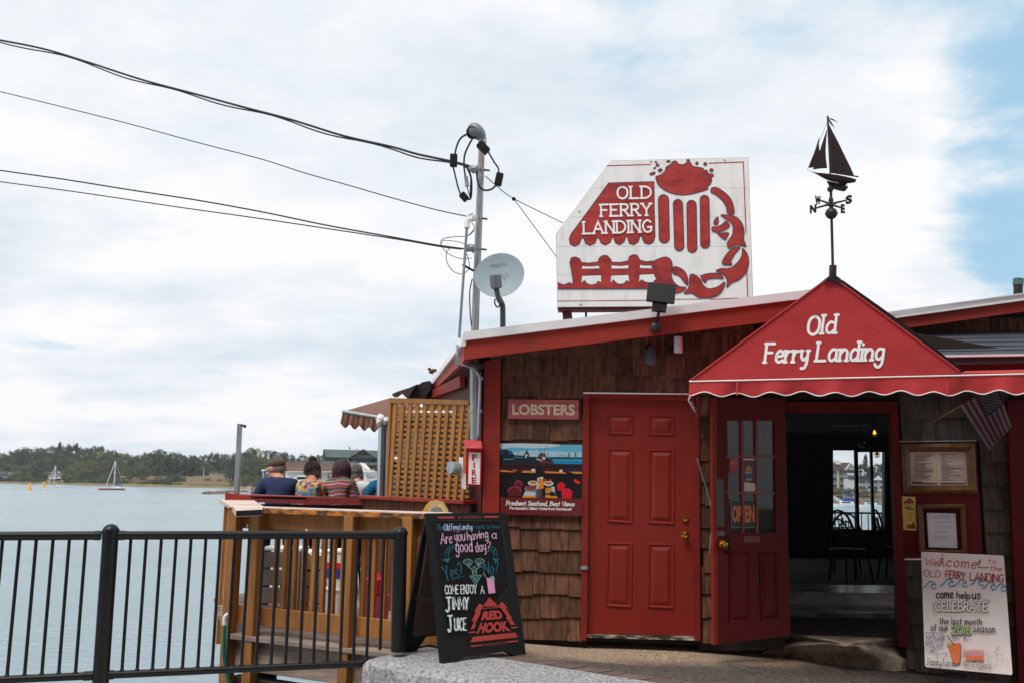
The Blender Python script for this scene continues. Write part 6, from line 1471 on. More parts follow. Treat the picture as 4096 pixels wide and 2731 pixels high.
MB().tube([at_Y(1546, 1984, 9.23), at_Y(1552, 1700, 9.23)], .022, 10).build('side_pole', GALV, st, smooth='auto')
MB().lathe(at_Y(1532, 1698, 9.25), [(.056, 0), (.06, .02), (.045, .04), (.02, .05)], 16).build('cap', GALV, st, smooth='auto')
for i, (x, y, w, h) in enumerate(((1524, 1674, .05, .05), (1543, 1682, .04, .03), (1517, 1686, .03, .04))): MB().ball(at_Y(x, y, 9.2), w, .05, h, 10, 8, jit=.6).build('wrapped_cloth', WPAINT, st, smooth=True)
# white ducting behind the lattice
wd = root('duct_rolls', at_Y(1700, 1700, 10.2), 'white wrapped ducts and equipment half seen behind the lattice', 'equipment')
for i in range(7):
    x = 1640 + i * 26; MB().ball(at_Y(x, 1655 - i * .5, 9.6 - i * .15), .075, .05, .03, 10, 6).build('cover', WPAINT, wd, smooth=True)
for i in range(4):
    MB().box(at_Y(1590 + i * 42, 1770 + (i % 2) * 45, 9.9 - i * .25), .16, .1, .3).build('appliance', pcol('grey_appliance', C(120, 122, 124), .4), wd)
# black tarp curled over the roof edge
tp = root('roof_tarp', at_Y(1650, 1580, 9.8), 'black curled tarpaulin and metal sheet at the low roof edge', 'tarpaulin')
mb = MB(); arcs = smooth_pts([(838, 500, 9.6), (690, 470, 9.4), (700, 405, 9.5), (740, 360, 9.7), (790, 340, 9.9), (860, 338, 10.1)], 4)
mb = MB(); prof_ = [at_Y(*k16((x, y)), Y) for x, y, Y in [(672, 470, 9.7), (690, 420, 9.7), (720, 375, 9.7), (765, 345, 9.7), (822, 335, 9.7), (830, 400, 9.7), (780, 475, 9.7)]]
mb.prism(prof_, V((0, .3, 0))).build('tarp', mat('black_tarp', C(34, 33, 34), .6, bump=.3), tp)
MB().prism([at_Y(*k16(p), 9.6) for p in [(525, 450), (530, 436), (572, 418), (660, 390), (725, 362), (700, 392), (655, 460), (640, 470), (585, 418), (548, 448)]], V((0, .25, .0))).build('metal_sheet', mat('brown_metal_sheet', C(96, 84, 80), .4, metal=.5), tp)
# sparrow
bp = at_Y(1732, 1484, 10.1)
sb = root('sparrow', bp, 'tiny brown sparrow perched on the white roof edge', 'bird')
BR = mat('brown_feathers', C(112, 74, 52), .9, col2=C(70, 48, 38), scale=60)
MB().ball(bp + V((0, 0, .005)), .05, .026, .026, 12, 8, Matrix.Rotation(math.radians(-20), 3, 'Y'), fn=lambda v: V((v.x, v.y * (1 - .3 * v.x), v.z * (1 - .35 * v.x)))).build('body', BR, sb, smooth=True)
MB().ball(bp + V((-.042, 0, .026)), .018, n=10, m=8).build('head', BR, sb, smooth=True); MB().lathe(bp + V((-.057, 0, .026)), [(.006, 0), (.001, .016)], 6, (-1, 0, -.1)).build('beak', COPPER, sb)
MB().bar(bp + V((.035, 0, -.002)), bp + V((.085, 0, -.016)), .018, .004).build('tail', BR, sb)
for s in (-1, 1): MB().tube([bp + V((0, .008 * s, -.015)), bp + V((-.003, .008 * s, -.045))], .002, 5).build('leg', COPPER, sb)

# ================================================================== SERVICE MAST, CABLES, DISH
kc = K(1700, 450, 1045 / 600); MY = 7.75
def mh(x, y, Y=MY): q = kc((x, y)); return at_Y(q[0], q[1], Y)
ms = root('service_mast', mh(350, 1520), 'rust-streaked galvanised service mast rising behind the roof edge', 'mast')
MB().tube([at_Y(1897, 1760, 7.62), at_Y(1896, 1440, 7.62)], .035, 16).build('lower_conduit', GALV, ms, smooth='auto')
MB().tube([mh(347, 1540), mh(352, 1400), mh(397, 190)], [.035, .034, .029], 18).build('pole', RUSTPOLE, ms, smooth='auto')
for y, x in ((1518, 1899), (1648, 1895)): MB().tube([at_Y(x, y, 7.62), at_Y(x, y - 10, 7.62)], .039, 16).build('strap', GALV, ms); MB().bar(at_Y(x + 15, y - 5, 7.58), at_Y(x + 30, y - 5, 7.6), .02, .03).build('strap_bolt', GALV, ms)
# weatherhead
def whead():
    Rh = Matrix.Rotation(math.radians(42), 3, 'Y'); GM_ = mat('grey_cast_metal', C(128, 132, 136), .5, metal=.2, var=.15)
    MB().ball(mh(362, 138), 0.098, .072, .066, 20, 14, Rh, fn=lambda v: V((v.x, v.y, v.z * (1 - .15 * v.x)))).build('weatherhead', GM_, ms, smooth='auto')
    MB().tube([mh(398, 225), mh(400, 180)], .038, 16).build('neck', GM_, ms, smooth='auto')
    nn = (V((-.42, -.80, -.40))).normalized(); ctr = mh(343, 140) + nn * .040
    MB().lathe(ctr, [(.050, -.02), (.060, 0), (.058, .008), (.048, .009), (.043, -.004), (.001, -.01)], 22, nn).build('hood_opening', BLACK, ms, smooth='auto')
    MB().tube([mh(380, 212), mh(424, 208)], .034, 14).build('clamp', GALV, ms)
whead()
def cbl(pts, r, Y0=MY, Y1=None, sm=4, mt=CABLE, fn=kc):
    n = len(pts) - 1; Y1 = Y0 if Y1 is None else Y1
    P = []
    for i, (x, y) in enumerate(pts): q = fn((x, y)); P.append(tuple(at_Y(q[0], q[1], Y0 + (Y1 - Y0) * i / n)))
    return MB().tube(smooth_pts(P, sm), r, 6)
cbs = [([(298, 150), (250, 180), (222, 235), (208, 295)], .009, 7.6), ([(330, 185), (300, 240), (276, 300), (272, 380), (282, 450), (288, 480)], .009, 7.55), ([(196, 380), (215, 460), (232, 530), (246, 566)], .008, 7.6),
       ([(296, 606), (318, 600), (325, 540), (322, 460), (300, 395), (275, 378)], .009, 7.6), ([(292, 515), (304, 560), (314, 592)], .005, 7.58), ([(314, 592), (318, 520), (318, 450), (290, 385)], .008, 7.57),
       ([(440, 275), (480, 345), (508, 385), (516, 425)], .008, 7.6), ([(492, 512), (460, 538), (410, 542), (375, 510), (362, 450), (362, 410)], .009, 7.55)]
for i, (p, r, Y) in enumerate(cbs): cbl(p, r, Y).build('drip_loop', CABLE, ms, smooth=True)
def conn(a, b, w, Y): MB().bar(mh(*a, Y), mh(*b, Y), w, w * 1.1, ch=.006).build('connector', BLACK, ms)
conn((201, 295), (198, 378), .058, 7.57); conn((252, 568), (292, 612), .052, 7.56); conn((375, 218), (436, 278), .062, 7.52); conn((524, 426), (506, 510), .058, 7.57)
MB().bar(mh(286, 450, 7.56), mh(294, 516, 7.56), .035, .035).build('crimp', GALV, ms)
for y, x in ((400, 388), (738, 372), (952, 366)):
    MB().tube([mh(x - 1, y + 8), mh(x + 1, y - 8)], .038, 16).build('clamp', GALV, ms); MB().bar(mh(x + 25, y + 2, 7.7), mh(x + 62, y + 6, 7.72), .014, .014).build('clamp_bolt', mat('rusty_bolt', C(96, 70, 56), .7, metal=.3), ms)
    MB().ball(mh(x - 46, y - 6 if y > 500 else y - 4, 7.65), .05, .04, .035, 10, 8, jit=.5).build('insulator', WPAINT if y == 738 else GALV, ms, smooth=True)
# long service cables
kf = K(0, 0, 2352 / 4096)
def longc(nm, pts, r, lab, Y1=MY - .05, Y0=9.4):
    P = [tuple(at_Y(kf((x, y))[0], kf((x, y))[1], Y0 + (Y1 - Y0) * ((x + 60) / 1160))) for x, y in pts]
    o = MB().tube(smooth_pts(P, 5), r, 6).build(nm, CABLE, smooth=True, top=True); tag(o, lab, 'cable', 'overhead service cables'); return o
main_ = [(-60, 82), (0, 93), (100, 113), (200, 143), (330, 185), (450, 217), (560, 247), (670, 276), (790, 313), (900, 338), (960, 355), (1040, 372), (1095, 387)]
longc('service_cable', main_, .011, 'thick black topmost overhead cable running to the mast')
longc('service_cable', [(x, y + 5 + 3 * math.sin(x * .028)) for x, y in smooth_pts(main_, 3)], .0075, 'black companion strand twisted just under the thickest cable')
longc('service_cable', [(-60, 197), (0, 211), (150, 248), (300, 286), (450, 327), (600, 366), (700, 398), (800, 426), (900, 455), (1000, 482), (1085, 500)], .0052, 'thin middle overhead cable ending at the white insulator')
longc('service_cable', [(-60, 382), (0, 392), (150, 413), (300, 437), (450, 460), (600, 487), (750, 518), (900, 545), (1000, 563), (1065, 572)], .0075, 'upper cable of the lowest overhead pair')
longc('service_cable', [(-60, 411), (0, 418), (200, 445), (400, 475), (600, 503), (800, 533), (930, 553), (1010, 567), (1060, 573)], .006, 'lower cable of the lowest overhead pair')
def guy(pts, lab, Y0, Y1):
    o = cbl(pts, .0042, Y0, Y1, 2, fn=kf).build('guy_wire', CABLE, top=True); tag(o, lab, 'wire', 'guy wires between mast and roof sign')
guy([(1115, 405), (1150, 436), (1180, 457), (1240, 487), (1293, 513)], 'upper thin guy wire from mast to sloping sign edge', 7.7, 9.25)
guy([(1180, 457), (1230, 525), (1278, 590)], 'lower thin guy wire from the knot down to the sign side', 8.3, 9.25)
o = MB().ball(at_Y(2055, 797, 8.28), .02, .02, .02, 8, 6).build('wire_clamp', BLACK, ms)
# thin side conduit with white head, tangled wires
sc_ = root('phone_conduit', mh(240, 1560, 7.7), 'thin grey conduit with white curved head left of the mast', 'conduit')
MB().tube([mh(238, 1568, 7.5), mh(292, 800, 7.6)], .012, 10).build('pipe', mat('blue_grey_pipe', C(120, 134, 146), .5, metal=.3), sc_, smooth='auto')
MB().tube([tuple(mh(x, y, 7.6)) for x, y in smooth_pts([(292, 806), (293, 770), (300, 750), (330, 745)], 4)], .026, 12).build('head', WPAINT, sc_, smooth='auto')
MB().box(at_Y(1828, 1440, 7.4), .035, .03, .085).build('junction_box', GALV, sc_)
MB().tube([at_Y(1830, 1380, 7.42), at_Y(1829, 1420, 7.4)], .013, 8).build('lower_pipe', GALV, sc_)
MB().tube([tuple(at_Y(*k16(p), 7.45)) for p in smooth_pts([(1060, 210), (1110, 220), (1165, 245), (1200, 290), (1215, 340), (1210, 480), (1205, 600), (1200, 790)], 4)], .0105, 8).build('bent_conduit', GALV, sc_, smooth=True)
for p in ([(345, 820), (300, 860), (200, 868), (120, 885), (115, 930), (160, 985), (250, 1020), (330, 1015)], [(340, 985), (320, 940), (240, 905), (150, 893), (120, 900), (118, 935), (230, 950), (320, 960)], [(180, 940), (150, 980), (155, 1050), (200, 1110), (262, 1130)], [(290, 985), (310, 1060), (300, 1100), (262, 1130)], [(300, 860), (330, 830), (345, 800), (325, 770)]):
    cbl(p, .0035, 7.62, 7.66).build('loose_wire', mat('maroon_wire', C(72, 52, 62), .6), sc_, smooth=True)
MB().tube([mh(262, 1062, 7.62), mh(340, 1105, 7.7)], .01, 6).build('clamp_rod', BLACK, sc_)
cbl([(330, 1160), (312, 1250), (315, 1400), (325, 1490)], .006, 7.68).build('loose_wire', CABLE, sc_, smooth=True)
# satellite dish
DY = 7.5
dc = mh(514, 1121, DY); dn = (V((-.16, -1, .30))).normalized(); rD = (mh(688, 1121, DY) - mh(340, 1121, DY)).length / 2
ds = root('satellite_dish', mh(540, 1500, DY), 'grey satellite dish with printed logo on the roof edge beside the mast', 'satellite dish')
prof = [(rD * k / 10, .10 * (k / 10) ** 2 * rD) for k in range(11)]; prof[0] = (.001, 0)
q = V((0, 0, 1)).rotation_difference(dn)
DISH = mat('dish_grey_paint', C(132, 150, 160), .5, var=.06)
MB().lathe(dc - dn * .05, prof + [(rD * 1.015, .10 * rD), (rD * 1.01, .08 * rD)] + [(rD * k / 10, .10 * (k / 10) ** 2 * rD - .012) for k in range(9, 0, -1)] + [(.001, -.01)], 40, dn).build('reflector', DISH, ds, smooth='auto')
Pdh = Pl(dc - dn * .044, dn); a = Art(Pdh, .0005)
DG = pcol('dish_logo_grey', C(84, 92, 100), .6)
a.fill(kc([(448, 1002), (500, 999), (522, 1010), (520, 1030), (500, 1044), (455, 1056)]), DG); a.fill(kc([(548, 992), (562, 990), (566, 1042), (512, 1048), (540, 1034), (552, 1014)]), DG)
Pd2 = Pl(dc - dn * .036, dn); a.pl = Pd2
a.font_text('DIRECTV', [kc(p) for p in [(455, 1076), (567, 1062), (566, 1048), (454, 1062)]], DG, bold=.01)
a.stroke_text('MITSUBISHI', kc((452, 1144)), kc((584, 1136)), 7, 1.2, pcol('dish_faded_print', C(124, 134, 140), .6))
for x, y in ((551, 1163), (557, 1264)): a.fill(kc([(x - 5, y), (x, y - 5), (x + 5, y), (x, y + 5)]), BLACK, 2)
a.build('logo_print', ds)
MB().bar(mh(487, 1128, DY - .42), mh(498, 1228, DY - .40), .07, .09, ch=.012).build('receiver', mat('mid_grey_plastic', C(112, 118, 126), .5), ds)
MB().tube([mh(495, 1222, DY - .38), mh(512, 1300, DY - .15), mh(528, 1322, DY)], [.024, .022, .024], 10).build('arm', mat('dark_grey_arm', C(70, 74, 80), .5), ds, smooth='auto')
MB().tube([tuple(mh(x, y, DY + .03)) for x, y in smooth_pts([(542, 1500), (542, 1400), (540, 1350), (526, 1315), (510, 1290)], 3)], .024, 12).build('mount_pipe', MATS['dark_grey_arm'], ds, smooth='auto')
cbl([(488, 1300), (486, 1330), (500, 1356), (518, 1350), (520, 1320)], .007, DY - .02).build('cable_loop', CABLE, ds, smooth=True)
# ================================================================== PEOPLE
def skin_mesh(nodes, edges, sub=2):
    """nodes: name -> (pos, (rx, ry)); one continuous surface grown over the joints"""
    names = list(nodes); idx = {n: i for i, n in enumerate(names)}
    me = bpy.data.meshes.new('skin'); me.from_pydata([nodes[n][0] for n in names], [(idx[a], idx[b]) for a, b in edges], []); me.update()
    o = bpy.data.objects.new('skin_tmp', me); COL.objects.link(o)
    sk = o.modifiers.new('s', 'SKIN'); sk.use_smooth_shade = True
    sv = me.skin_vertices[0].data
    for i, n in enumerate(names): r = nodes[n][1]; sv[i].radius = r if isinstance(r, tuple) else (r, r); sv[i].use_root = (i == 0)
    sb = o.modifiers.new('u', 'SUBSURF'); sb.levels = sub; sb.render_levels = sub
    dg = bpy.context.evaluated_depsgraph_get(); ev = o.evaluated_get(dg); m2 = bpy.data.meshes.new_from_object(ev)
    vs = [v.co.copy() for v in m2.vertices]; fs = [tuple(p.vertices) for p in m2.polygons]
    bpy.data.objects.remove(o); bpy.data.meshes.remove(m2); return vs, fs

def hand(nodes, edges, wrist, tag_, dirv, palmn, s=1.0, curl=.5):
    d = V(dirv).normalized(); n = V(palmn).normalized(); sd = d.cross(n).normalized(); w = V(nodes[wrist][0])
    pm = w + d * .055 * s; nodes[tag_ + 'palm'] = (pm, (.026 * s, .017 * s)); edges.append((wrist, tag_ + 'palm'))
    for k, (off, ln) in enumerate(((-.027, .062), (-.009, .072), (.009, .068), (.026, .052))):
        b = pm + d * .03 * s + sd * off * s; m = b + (d * (1 - curl * .5) + n * curl * .5).normalized() * ln * .5 * s; e = m + (d * (1 - curl) + n * curl).normalized() * ln * .5 * s
        t = tag_ + 'f%d' % k; nodes[t + 'a'] = (b, .0095 * s); nodes[t + 'b'] = (m, .0085 * s); nodes[t + 'c'] = (e, .007 * s); edges += [(tag_ + 'palm', t + 'a'), (t + 'a', t + 'b'), (t + 'b', t + 'c')]
    b = w + d * .03 * s - sd * .03 * s; e = b + (d * .6 - sd * .7 + n * .3).normalized() * .045 * s; nodes[tag_ + 'ta'] = (b, .011 * s); nodes[tag_ + 'tb'] = (e, .009 * s); edges += [(tag_ + 'palm', tag_ + 'ta'), (tag_ + 'ta', tag_ + 'tb')]

SKINS = {n: mat('skin_' + n, C(*c), .5, var=.08, scale=30) for n, c in (('fair', (206, 142, 118)), ('tan', (196, 124, 92)), ('brown', (128, 76, 56)), ('light', (212, 150, 124)))}
def person(px, py_seat, Y, yaw, skin, label, w=1.0, lean=.08, neck=0.0, head_yaw=0, head_pitch=0, head_x=0, arms=None, shirt=None, sleeve=.5, hair=None, hs=1.0, strap=False):
    """seated on a bar stool, facing away (local +y); arms: dict L/R -> (elbow, wrist) in local metres"""
    base = at_Y(px, py_seat, Y); M3 = Matrix.Rotation(yaw, 3, 'Z')
    o = root('person', base, label, 'person')
    h = V((head_x, lean + .07 + neck, .610)); hy = Matrix.Rotation(head_yaw, 3, 'Z') @ Matrix.Rotation(head_pitch, 3, 'X')
    nd = {'pelvis': (V((0, 0, .10)), (.155 * w, .115)), 'waist': (V((0, .02, .26)), (.140 * w, .105)), 'chest': (V((0, lean * .7, .42)), (.150 * w, .112)), 'upper': (V((0, lean, .52)), (.095 * w, .085)), 'neckb': (V((0, lean + .01, .58)), .062), 'neck': (h * .55 + V((0, lean + .02, .60)) * .45, .053)}
    ed = [('pelvis', 'waist'), ('waist', 'chest'), ('chest', 'upper'), ('upper', 'neckb'), ('neckb', 'neck')]
    HP = lambda x, y, z: h + hy @ V((x * hs, y * hs, z * hs))
    nd['h1'] = (HP(0, .02, .02), .060 * hs); nd['h2'] = (HP(0, .025, .075), (.074 * hs, .088 * hs)); nd['h3'] = (HP(0, .01, .135), (.072 * hs, .082 * hs)); nd['h4'] = (HP(0, .005, .175), .045 * hs)
    ed += [('neck', 'h1'), ('h1', 'h2'), ('h2', 'h3'), ('h3', 'h4')]
    nd['chin'] = (HP(0, .085, -.012), .024 * hs); ed.append(('h1', 'chin')); nd['nose'] = (HP(0, .118, .068), .013 * hs); ed.append(('h2', 'nose'))
    for s, t in ((-1, 'L'), (1, 'R')):
        nd['ear' + t] = (HP(.078 * s, .005, .07), (.012 * hs, .020 * hs)); ed.append(('h2', 'ear' + t))
        sh = V((.175 * s * w, lean * .95, .515)); nd['sh' + t] = (sh, .062); ed.append(('upper', 'sh' + t))
        el, wr = (arms or {}).get(t, ((.26 * s * w, lean + .12, .27), (.16 * s, lean + .36, .30)))
        nd['el' + t] = (V(el), .043); nd['um' + t] = (sh.lerp(V(el), .5), .052); nd['fm' + t] = (V(el).lerp(V(wr), .4), .041); nd['wr' + t] = (V(wr), .027)
        ed += [('sh' + t, 'um' + t), ('um' + t, 'el' + t), ('el' + t, 'fm' + t), ('fm' + t, 'wr' + t)]
        hand(nd, ed, 'wr' + t, 'hd' + t, V(wr) - V(el), V((-s * .6, .2, -.3)), 1.0, .6)
        nd['hip' + t] = (V((.10 * s, .04, .07)), .095); nd['kn' + t] = (V((.13 * s, .44, .06)), .062); nd['an' + t] = (V((.13 * s, .40, -.36)), .04); nd['toe' + t] = (V((.14 * s, .54, -.42)), .035)
        ed += [('pelvis', 'hip' + t), ('hip' + t, 'kn' + t), ('kn' + t, 'an' + t), ('an' + t, 'toe' + t)]
    def put(nm, vs, fs, m, sm=True): mb = MB(); mb.add([base + M3 @ v for v in vs], fs); return mb.build(nm, m, o, smooth=sm)
    for k in ('pelvis', 'waist', 'chest', 'upper'): nd[k] = (nd[k][0], (nd[k][1][0] * .9, nd[k][1][1] * .88))
    put('body', *skin_mesh(nd, ed, 1), SKINS[skin])
    for k in ('pelvis', 'waist', 'chest', 'upper'): nd[k] = (nd[k][0], (nd[k][1][0] / .9, nd[k][1][1] / .88))
    # shirt over torso and upper arms
    g = .020; sn = {'waist0': (V((0, 0, .05)), (.165 * w + g, .13 + g))}
    for k in ('waist', 'chest', 'upper'): sn[k] = (nd[k][0], (nd[k][1][0] + g, nd[k][1][1] + g))
    sn['collar'] = (V((0, lean + .01, .585)), (.075, .07) if not strap else (.07, .06)); se = [('waist0', 'waist'), ('waist', 'chest'), ('chest', 'upper'), ('upper', 'collar')]
    for t in 'LR':
        sn['sh' + t] = (nd['sh' + t][0], .062 + g * .7 if not strap else .050); se.append(('upper', 'sh' + t))
        if not strap:
            q = nd['sh' + t][0].lerp(nd['el' + t][0], sleeve); sn['sl' + t] = (q, .056 + g); se.append(('sh' + t, 'sl' + t))
            if sleeve > 1: sn['sl' + t] = (nd['el' + t][0], .05 + g); sn['fs' + t] = (nd['el' + t][0].lerp(nd['wr' + t][0], sleeve - 1), .046 + g * .6); se.append(('sl' + t, 'fs' + t))
    put('shirt', *skin_mesh(sn, se, 1 if not strap else 2), shirt)
    TR = mat('dark_trousers', C(44, 46, 58), .8)
    tn = {'p': (V((0, 0, .08)), (.165 * w, .125))}; te = []
    for t in 'LR':
        for k in ('hip', 'kn'): tn[k + t] = (nd[k + t][0], nd[k + t][1] + .012)
        tn['an' + t] = (nd['an' + t][0] + V((0, 0, .05)), .055); te += [('p', 'hip' + t), ('hip' + t, 'kn' + t), ('kn' + t, 'an' + t)]
    put('trousers', *skin_mesh(tn, te, 1), TR)
    # hair / cap pieces: list of (kind, params)
    for hk in hair or []:
        nm, m, c, r, kw = hk; mb = MB()
        R_ = M3 @ hy; mb.ball(base + M3 @ HP(*c), r[0] * hs, r[1] * hs, r[2] * hs, kw.get('n', 22), kw.get('m', 14), R_, fn=kw.get('fn'))
        if kw.get('strands'):
            rn = random.Random(3); kw['strands'] = int(kw['strands'] * 1.6)
            cc = HP(*c)
            for i in range(kw['strands']):
                a_ = rn.uniform(0, 2 * math.pi); z0 = rn.uniform(-.2, .9); pr = math.sqrt(max(0, 1 - z0 * z0)); p0 = cc + hy @ V((math.cos(a_) * pr * r[0] * 1.01, math.sin(a_) * pr * r[1] * 1.01, z0 * r[2])) * hs
                if (math.sin(a_) > .75 and c[1] < .02): continue
                dn_ = kw.get('len', .06); z1 = z0 - dn_ / r[2]; f = kw.get('taper', 1.0)
                p1 = cc + hy @ V((math.cos(a_ + .1) * r[0] * f * 1.03, math.sin(a_ + .1) * r[1] * f * 1.03, z1 * r[2])) * hs
                mb.tube([base + M3 @ p0, base + M3 @ (p0.lerp(p1, .5) + (p0 - cc).normalized() * .006), base + M3 @ p1], [.0025, .0035, .001], 4)
        mb.build(nm, m, o, smooth=True)
    # stool under the person
    so_ = root('bar_stool', base - V((0, 0, .75)), 'dark bar stool under the ' + label.split(' facing')[0], 'stool', 'bar stools at the deck counter')
    MB().lathe(base - V((0, 0, .03)), [(.17, 0), (.18, .02), (.16, .045)], 18).build('seat', BLACK, so_)
    for sx in (-1, 1):
        for sy in (-1, 1): MB().tube([base + V((.11 * sx, .11 * sy, -.02)), V((base.x + .17 * sx, base.y + .17 * sy, dz))], .013, 6).build('leg', BLACK, so_)
    return o
def pattern_mat(name, cols, scale, zig=False, stretch=(1, 1, 1)):
    m = bpy.data.materials.new(name); m.use_nodes = True; t = m.node_tree; p = t.nodes['Principled BSDF']; L = t.links.new; p.inputs['Roughness'].default_value = .85
    tc = N('ShaderNodeNewGeometry', t); mp = N('ShaderNodeMapping', t); L(tc.outputs['Position'], mp.inputs[0]); mp.inputs['Scale'].default_value = stretch
    cr = N('ShaderNodeValToRGB', t); cr.color_ramp.interpolation = 'CONSTANT'
    while len(cr.color_ramp.elements) < len(cols): cr.color_ramp.elements.new(.5)
    for i, c in enumerate(cols): cr.color_ramp.elements[i].position = i / len(cols); cr.color_ramp.elements[i].color = C(*c)
    if zig:
        sp = N('ShaderNodeSeparateXYZ', t); L(mp.outputs[0], sp.inputs[0])
        pp = N('ShaderNodeMath', t, operation='PINGPONG'); ms_ = N('ShaderNodeMath', t, operation='MULTIPLY'); L(sp.outputs[0], ms_.inputs[0]); ms_.inputs[1].default_value = 1.0; L(ms_.outputs[0], pp.inputs[0]); pp.inputs[1].default_value = .018
        ad = N('ShaderNodeMath', t, operation='ADD'); L(sp.outputs[2], ad.inputs[0]); L(pp.outputs[0], ad.inputs[1]); mu = N('ShaderNodeMath', t, operation='MULTIPLY'); L(ad.outputs[0], mu.inputs[0]); mu.inputs[1].default_value = scale
        n_ = N('ShaderNodeTexNoise', t); L(mp.outputs[0], n_.inputs['Vector']); n_.inputs['Scale'].default_value = 5; a2 = N('ShaderNodeMath', t, operation='MULTIPLY_ADD'); L(n_.outputs[0], a2.inputs[0]); a2.inputs[1].default_value = .8; L(mu.outputs[0], a2.inputs[2])
        fr = N('ShaderNodeMath', t, operation='FRACT'); L(a2.outputs[0], fr.inputs[0]); L(fr.outputs[0], cr.inputs[0])
    else:
        vo = N('ShaderNodeTexVoronoi', t); L(mp.outputs[0], vo.inputs['Vector']); vo.inputs['Scale'].default_value = scale
        sp = N('ShaderNodeSeparateXYZ', t); L(vo.outputs['Color'], sp.inputs[0]); L(sp.outputs[0], cr.inputs[0])
    L(cr.outputs[0], p.inputs['Base Color']); return m
NAVY = mat('navy_cotton', C(30, 46, 84), .9, var=.15, scale=8, bump=.9, bscale=7)
TEAL = mat('teal_cotton', C(18, 112, 150), .9, var=.15, scale=8, bump=.9, bscale=7)
WSH = mat('white_cotton', C(222, 222, 234), .9, var=.05, bump=.9, bscale=7)
FLORAL = pattern_mat('floral_fabric', [(220, 84, 70), (46, 100, 130), (120, 150, 70), (226, 96, 76), (70, 60, 100), (210, 170, 90), (40, 120, 170)], 28)
CHEV = pattern_mat('chevron_fabric', [(50, 34, 44), (190, 90, 80), (40, 30, 40), (214, 160, 180), (60, 36, 46), (200, 70, 60), (60, 150, 130)], 9, True)
def hairm(n, c, c2): return mat('hair_' + n, C(*c), .6, col2=C(*c2), scale=30, stretch=(4, 4, .7), bump=.6, bscale=60, bstretch=(4, 4, .6))
HGREY = hairm('grey', (96, 88, 84), (158, 146, 138)); HDARK = hairm('dark', (30, 20, 20), (58, 36, 32)); HWINE = hairm('wine_brown', (42, 20, 26), (84, 44, 52)); HSILV = hairm('silver', (70, 68, 68), (150, 146, 142))
CAPM = mat('brown_cap_cloth', C(92, 76, 66), .9, var=.12, bump=.3, bscale=50)
YP_ = 10.15
m1_ = person(1104, 2122, YP_, math.radians(12), 'fair', 'man in navy polo shirt and brown baseball cap facing the river', w=.92, lean=.12, neck=.06, head_yaw=math.radians(80), head_pitch=math.radians(-6), head_x=-.03, shirt=NAVY, sleeve=.62, hs=1.0,
    arms={'L': ((-.33, .28, .18), (-.17, .42, .46)), 'R': ((.30, .2, .2), (.15, .42, .22))},
    hair=[('hair', HGREY, (0, -.012, .075), (.084, .092, .070), {'strands': 120, 'len': .02}), ('cap', CAPM, (0, -.002, .135), (.090, .104, .072), {'fn': lambda v: V((v.x, v.y, max(v.z, -.28)))}), ('cap_brim', CAPM, (0, .125, .122), (.066, .075, .010), {})])
person(1208, 2128, YP_, math.radians(-14), 'tan', 'woman with dark bun wearing a coral and floral sleeveless top', w=.88, lean=.16, neck=.07, head_yaw=math.radians(25), head_pitch=math.radians(-22), head_x=-.06, shirt=FLORAL, strap=True, hs=1.0,
    arms={'L': ((-.36, .06, .22), (-.26, .34, .20)), 'R': ((.24, .24, .22), (.14, .42, .34))},
    hair=[('hair', HDARK, (0, -.015, .085), (.092, .104, .110), {'strands': 200, 'len': .05}), ('hair', HDARK, (.02, -.07, .0), (.07, .05, .075), {'strands': 60}), ('hair_bun', HDARK, (-.0, -.02, .215), (.040, .040, .038), {'strands': 60, 'len': .03, 'fn': lambda v: v * (1 + .2 * noise.noise(v * 3))})])
person(1345, 2124, YP_, math.radians(-8), 'brown', 'woman with wine-brown bob wearing a zigzag patterned blouse', w=.74, lean=.07, neck=.03, head_yaw=math.radians(20), head_pitch=math.radians(-5), head_x=-.025, shirt=CHEV, sleeve=.72, hs=1.0,
    arms={'L': ((-.25, .22, .28), (-.22, .30, .50)), 'R': ((.22, .10, .2), (.12, .34, .2))},
    hair=[('hair', HWINE, (0, -.012, .085), (.100, .112, .112), {'strands': 260, 'len': .09}), ('hair', HWINE, (.0, -.035, -.005), (.096, .088, .125), {'strands': 260, 'len': .07, 'taper': 1.02})])
person(1382, 2130, YP_ + .25, math.radians(-20), 'light', 'man with grey hair and glasses wearing a white shirt', w=.95, lean=.20, neck=.05, head_yaw=math.radians(58), head_pitch=math.radians(-14), head_x=-.10, shirt=WSH, sleeve=.9, hs=1.0,
    hair=[('hair', HSILV, (0, -.014, .10), (.088, .100, .090), {'strands': 220, 'len': .05}), ('hair', HSILV, (0, -.055, .03), (.07, .055, .06), {'strands': 60})])
person(1552, 2130, YP_ - .1, math.radians(5), 'light', 'person in a teal shirt mostly hidden by the steel column', w=1.1, lean=.1, shirt=TEAL, sleeve=.7, hs=1.0, hair=[('hair', HDARK, (0, -.014, .10), (.088, .100, .090), {'strands': 120})])
# glass of beer cup and plastic cup on the rail
cu_ = root('plastic_cup', at_Y(1001, 1978, 9.55), 'clear plastic cup of water on the left end of the red rail', 'cup')
MB().lathe(at_Y(1001, 1982, 9.55), [(.026, 0), (.034, .10), (.035, .103)], 16).build('cup', mat('translucent_plastic', C(206, 214, 216), .25, var=.1), cu_, smooth='auto')

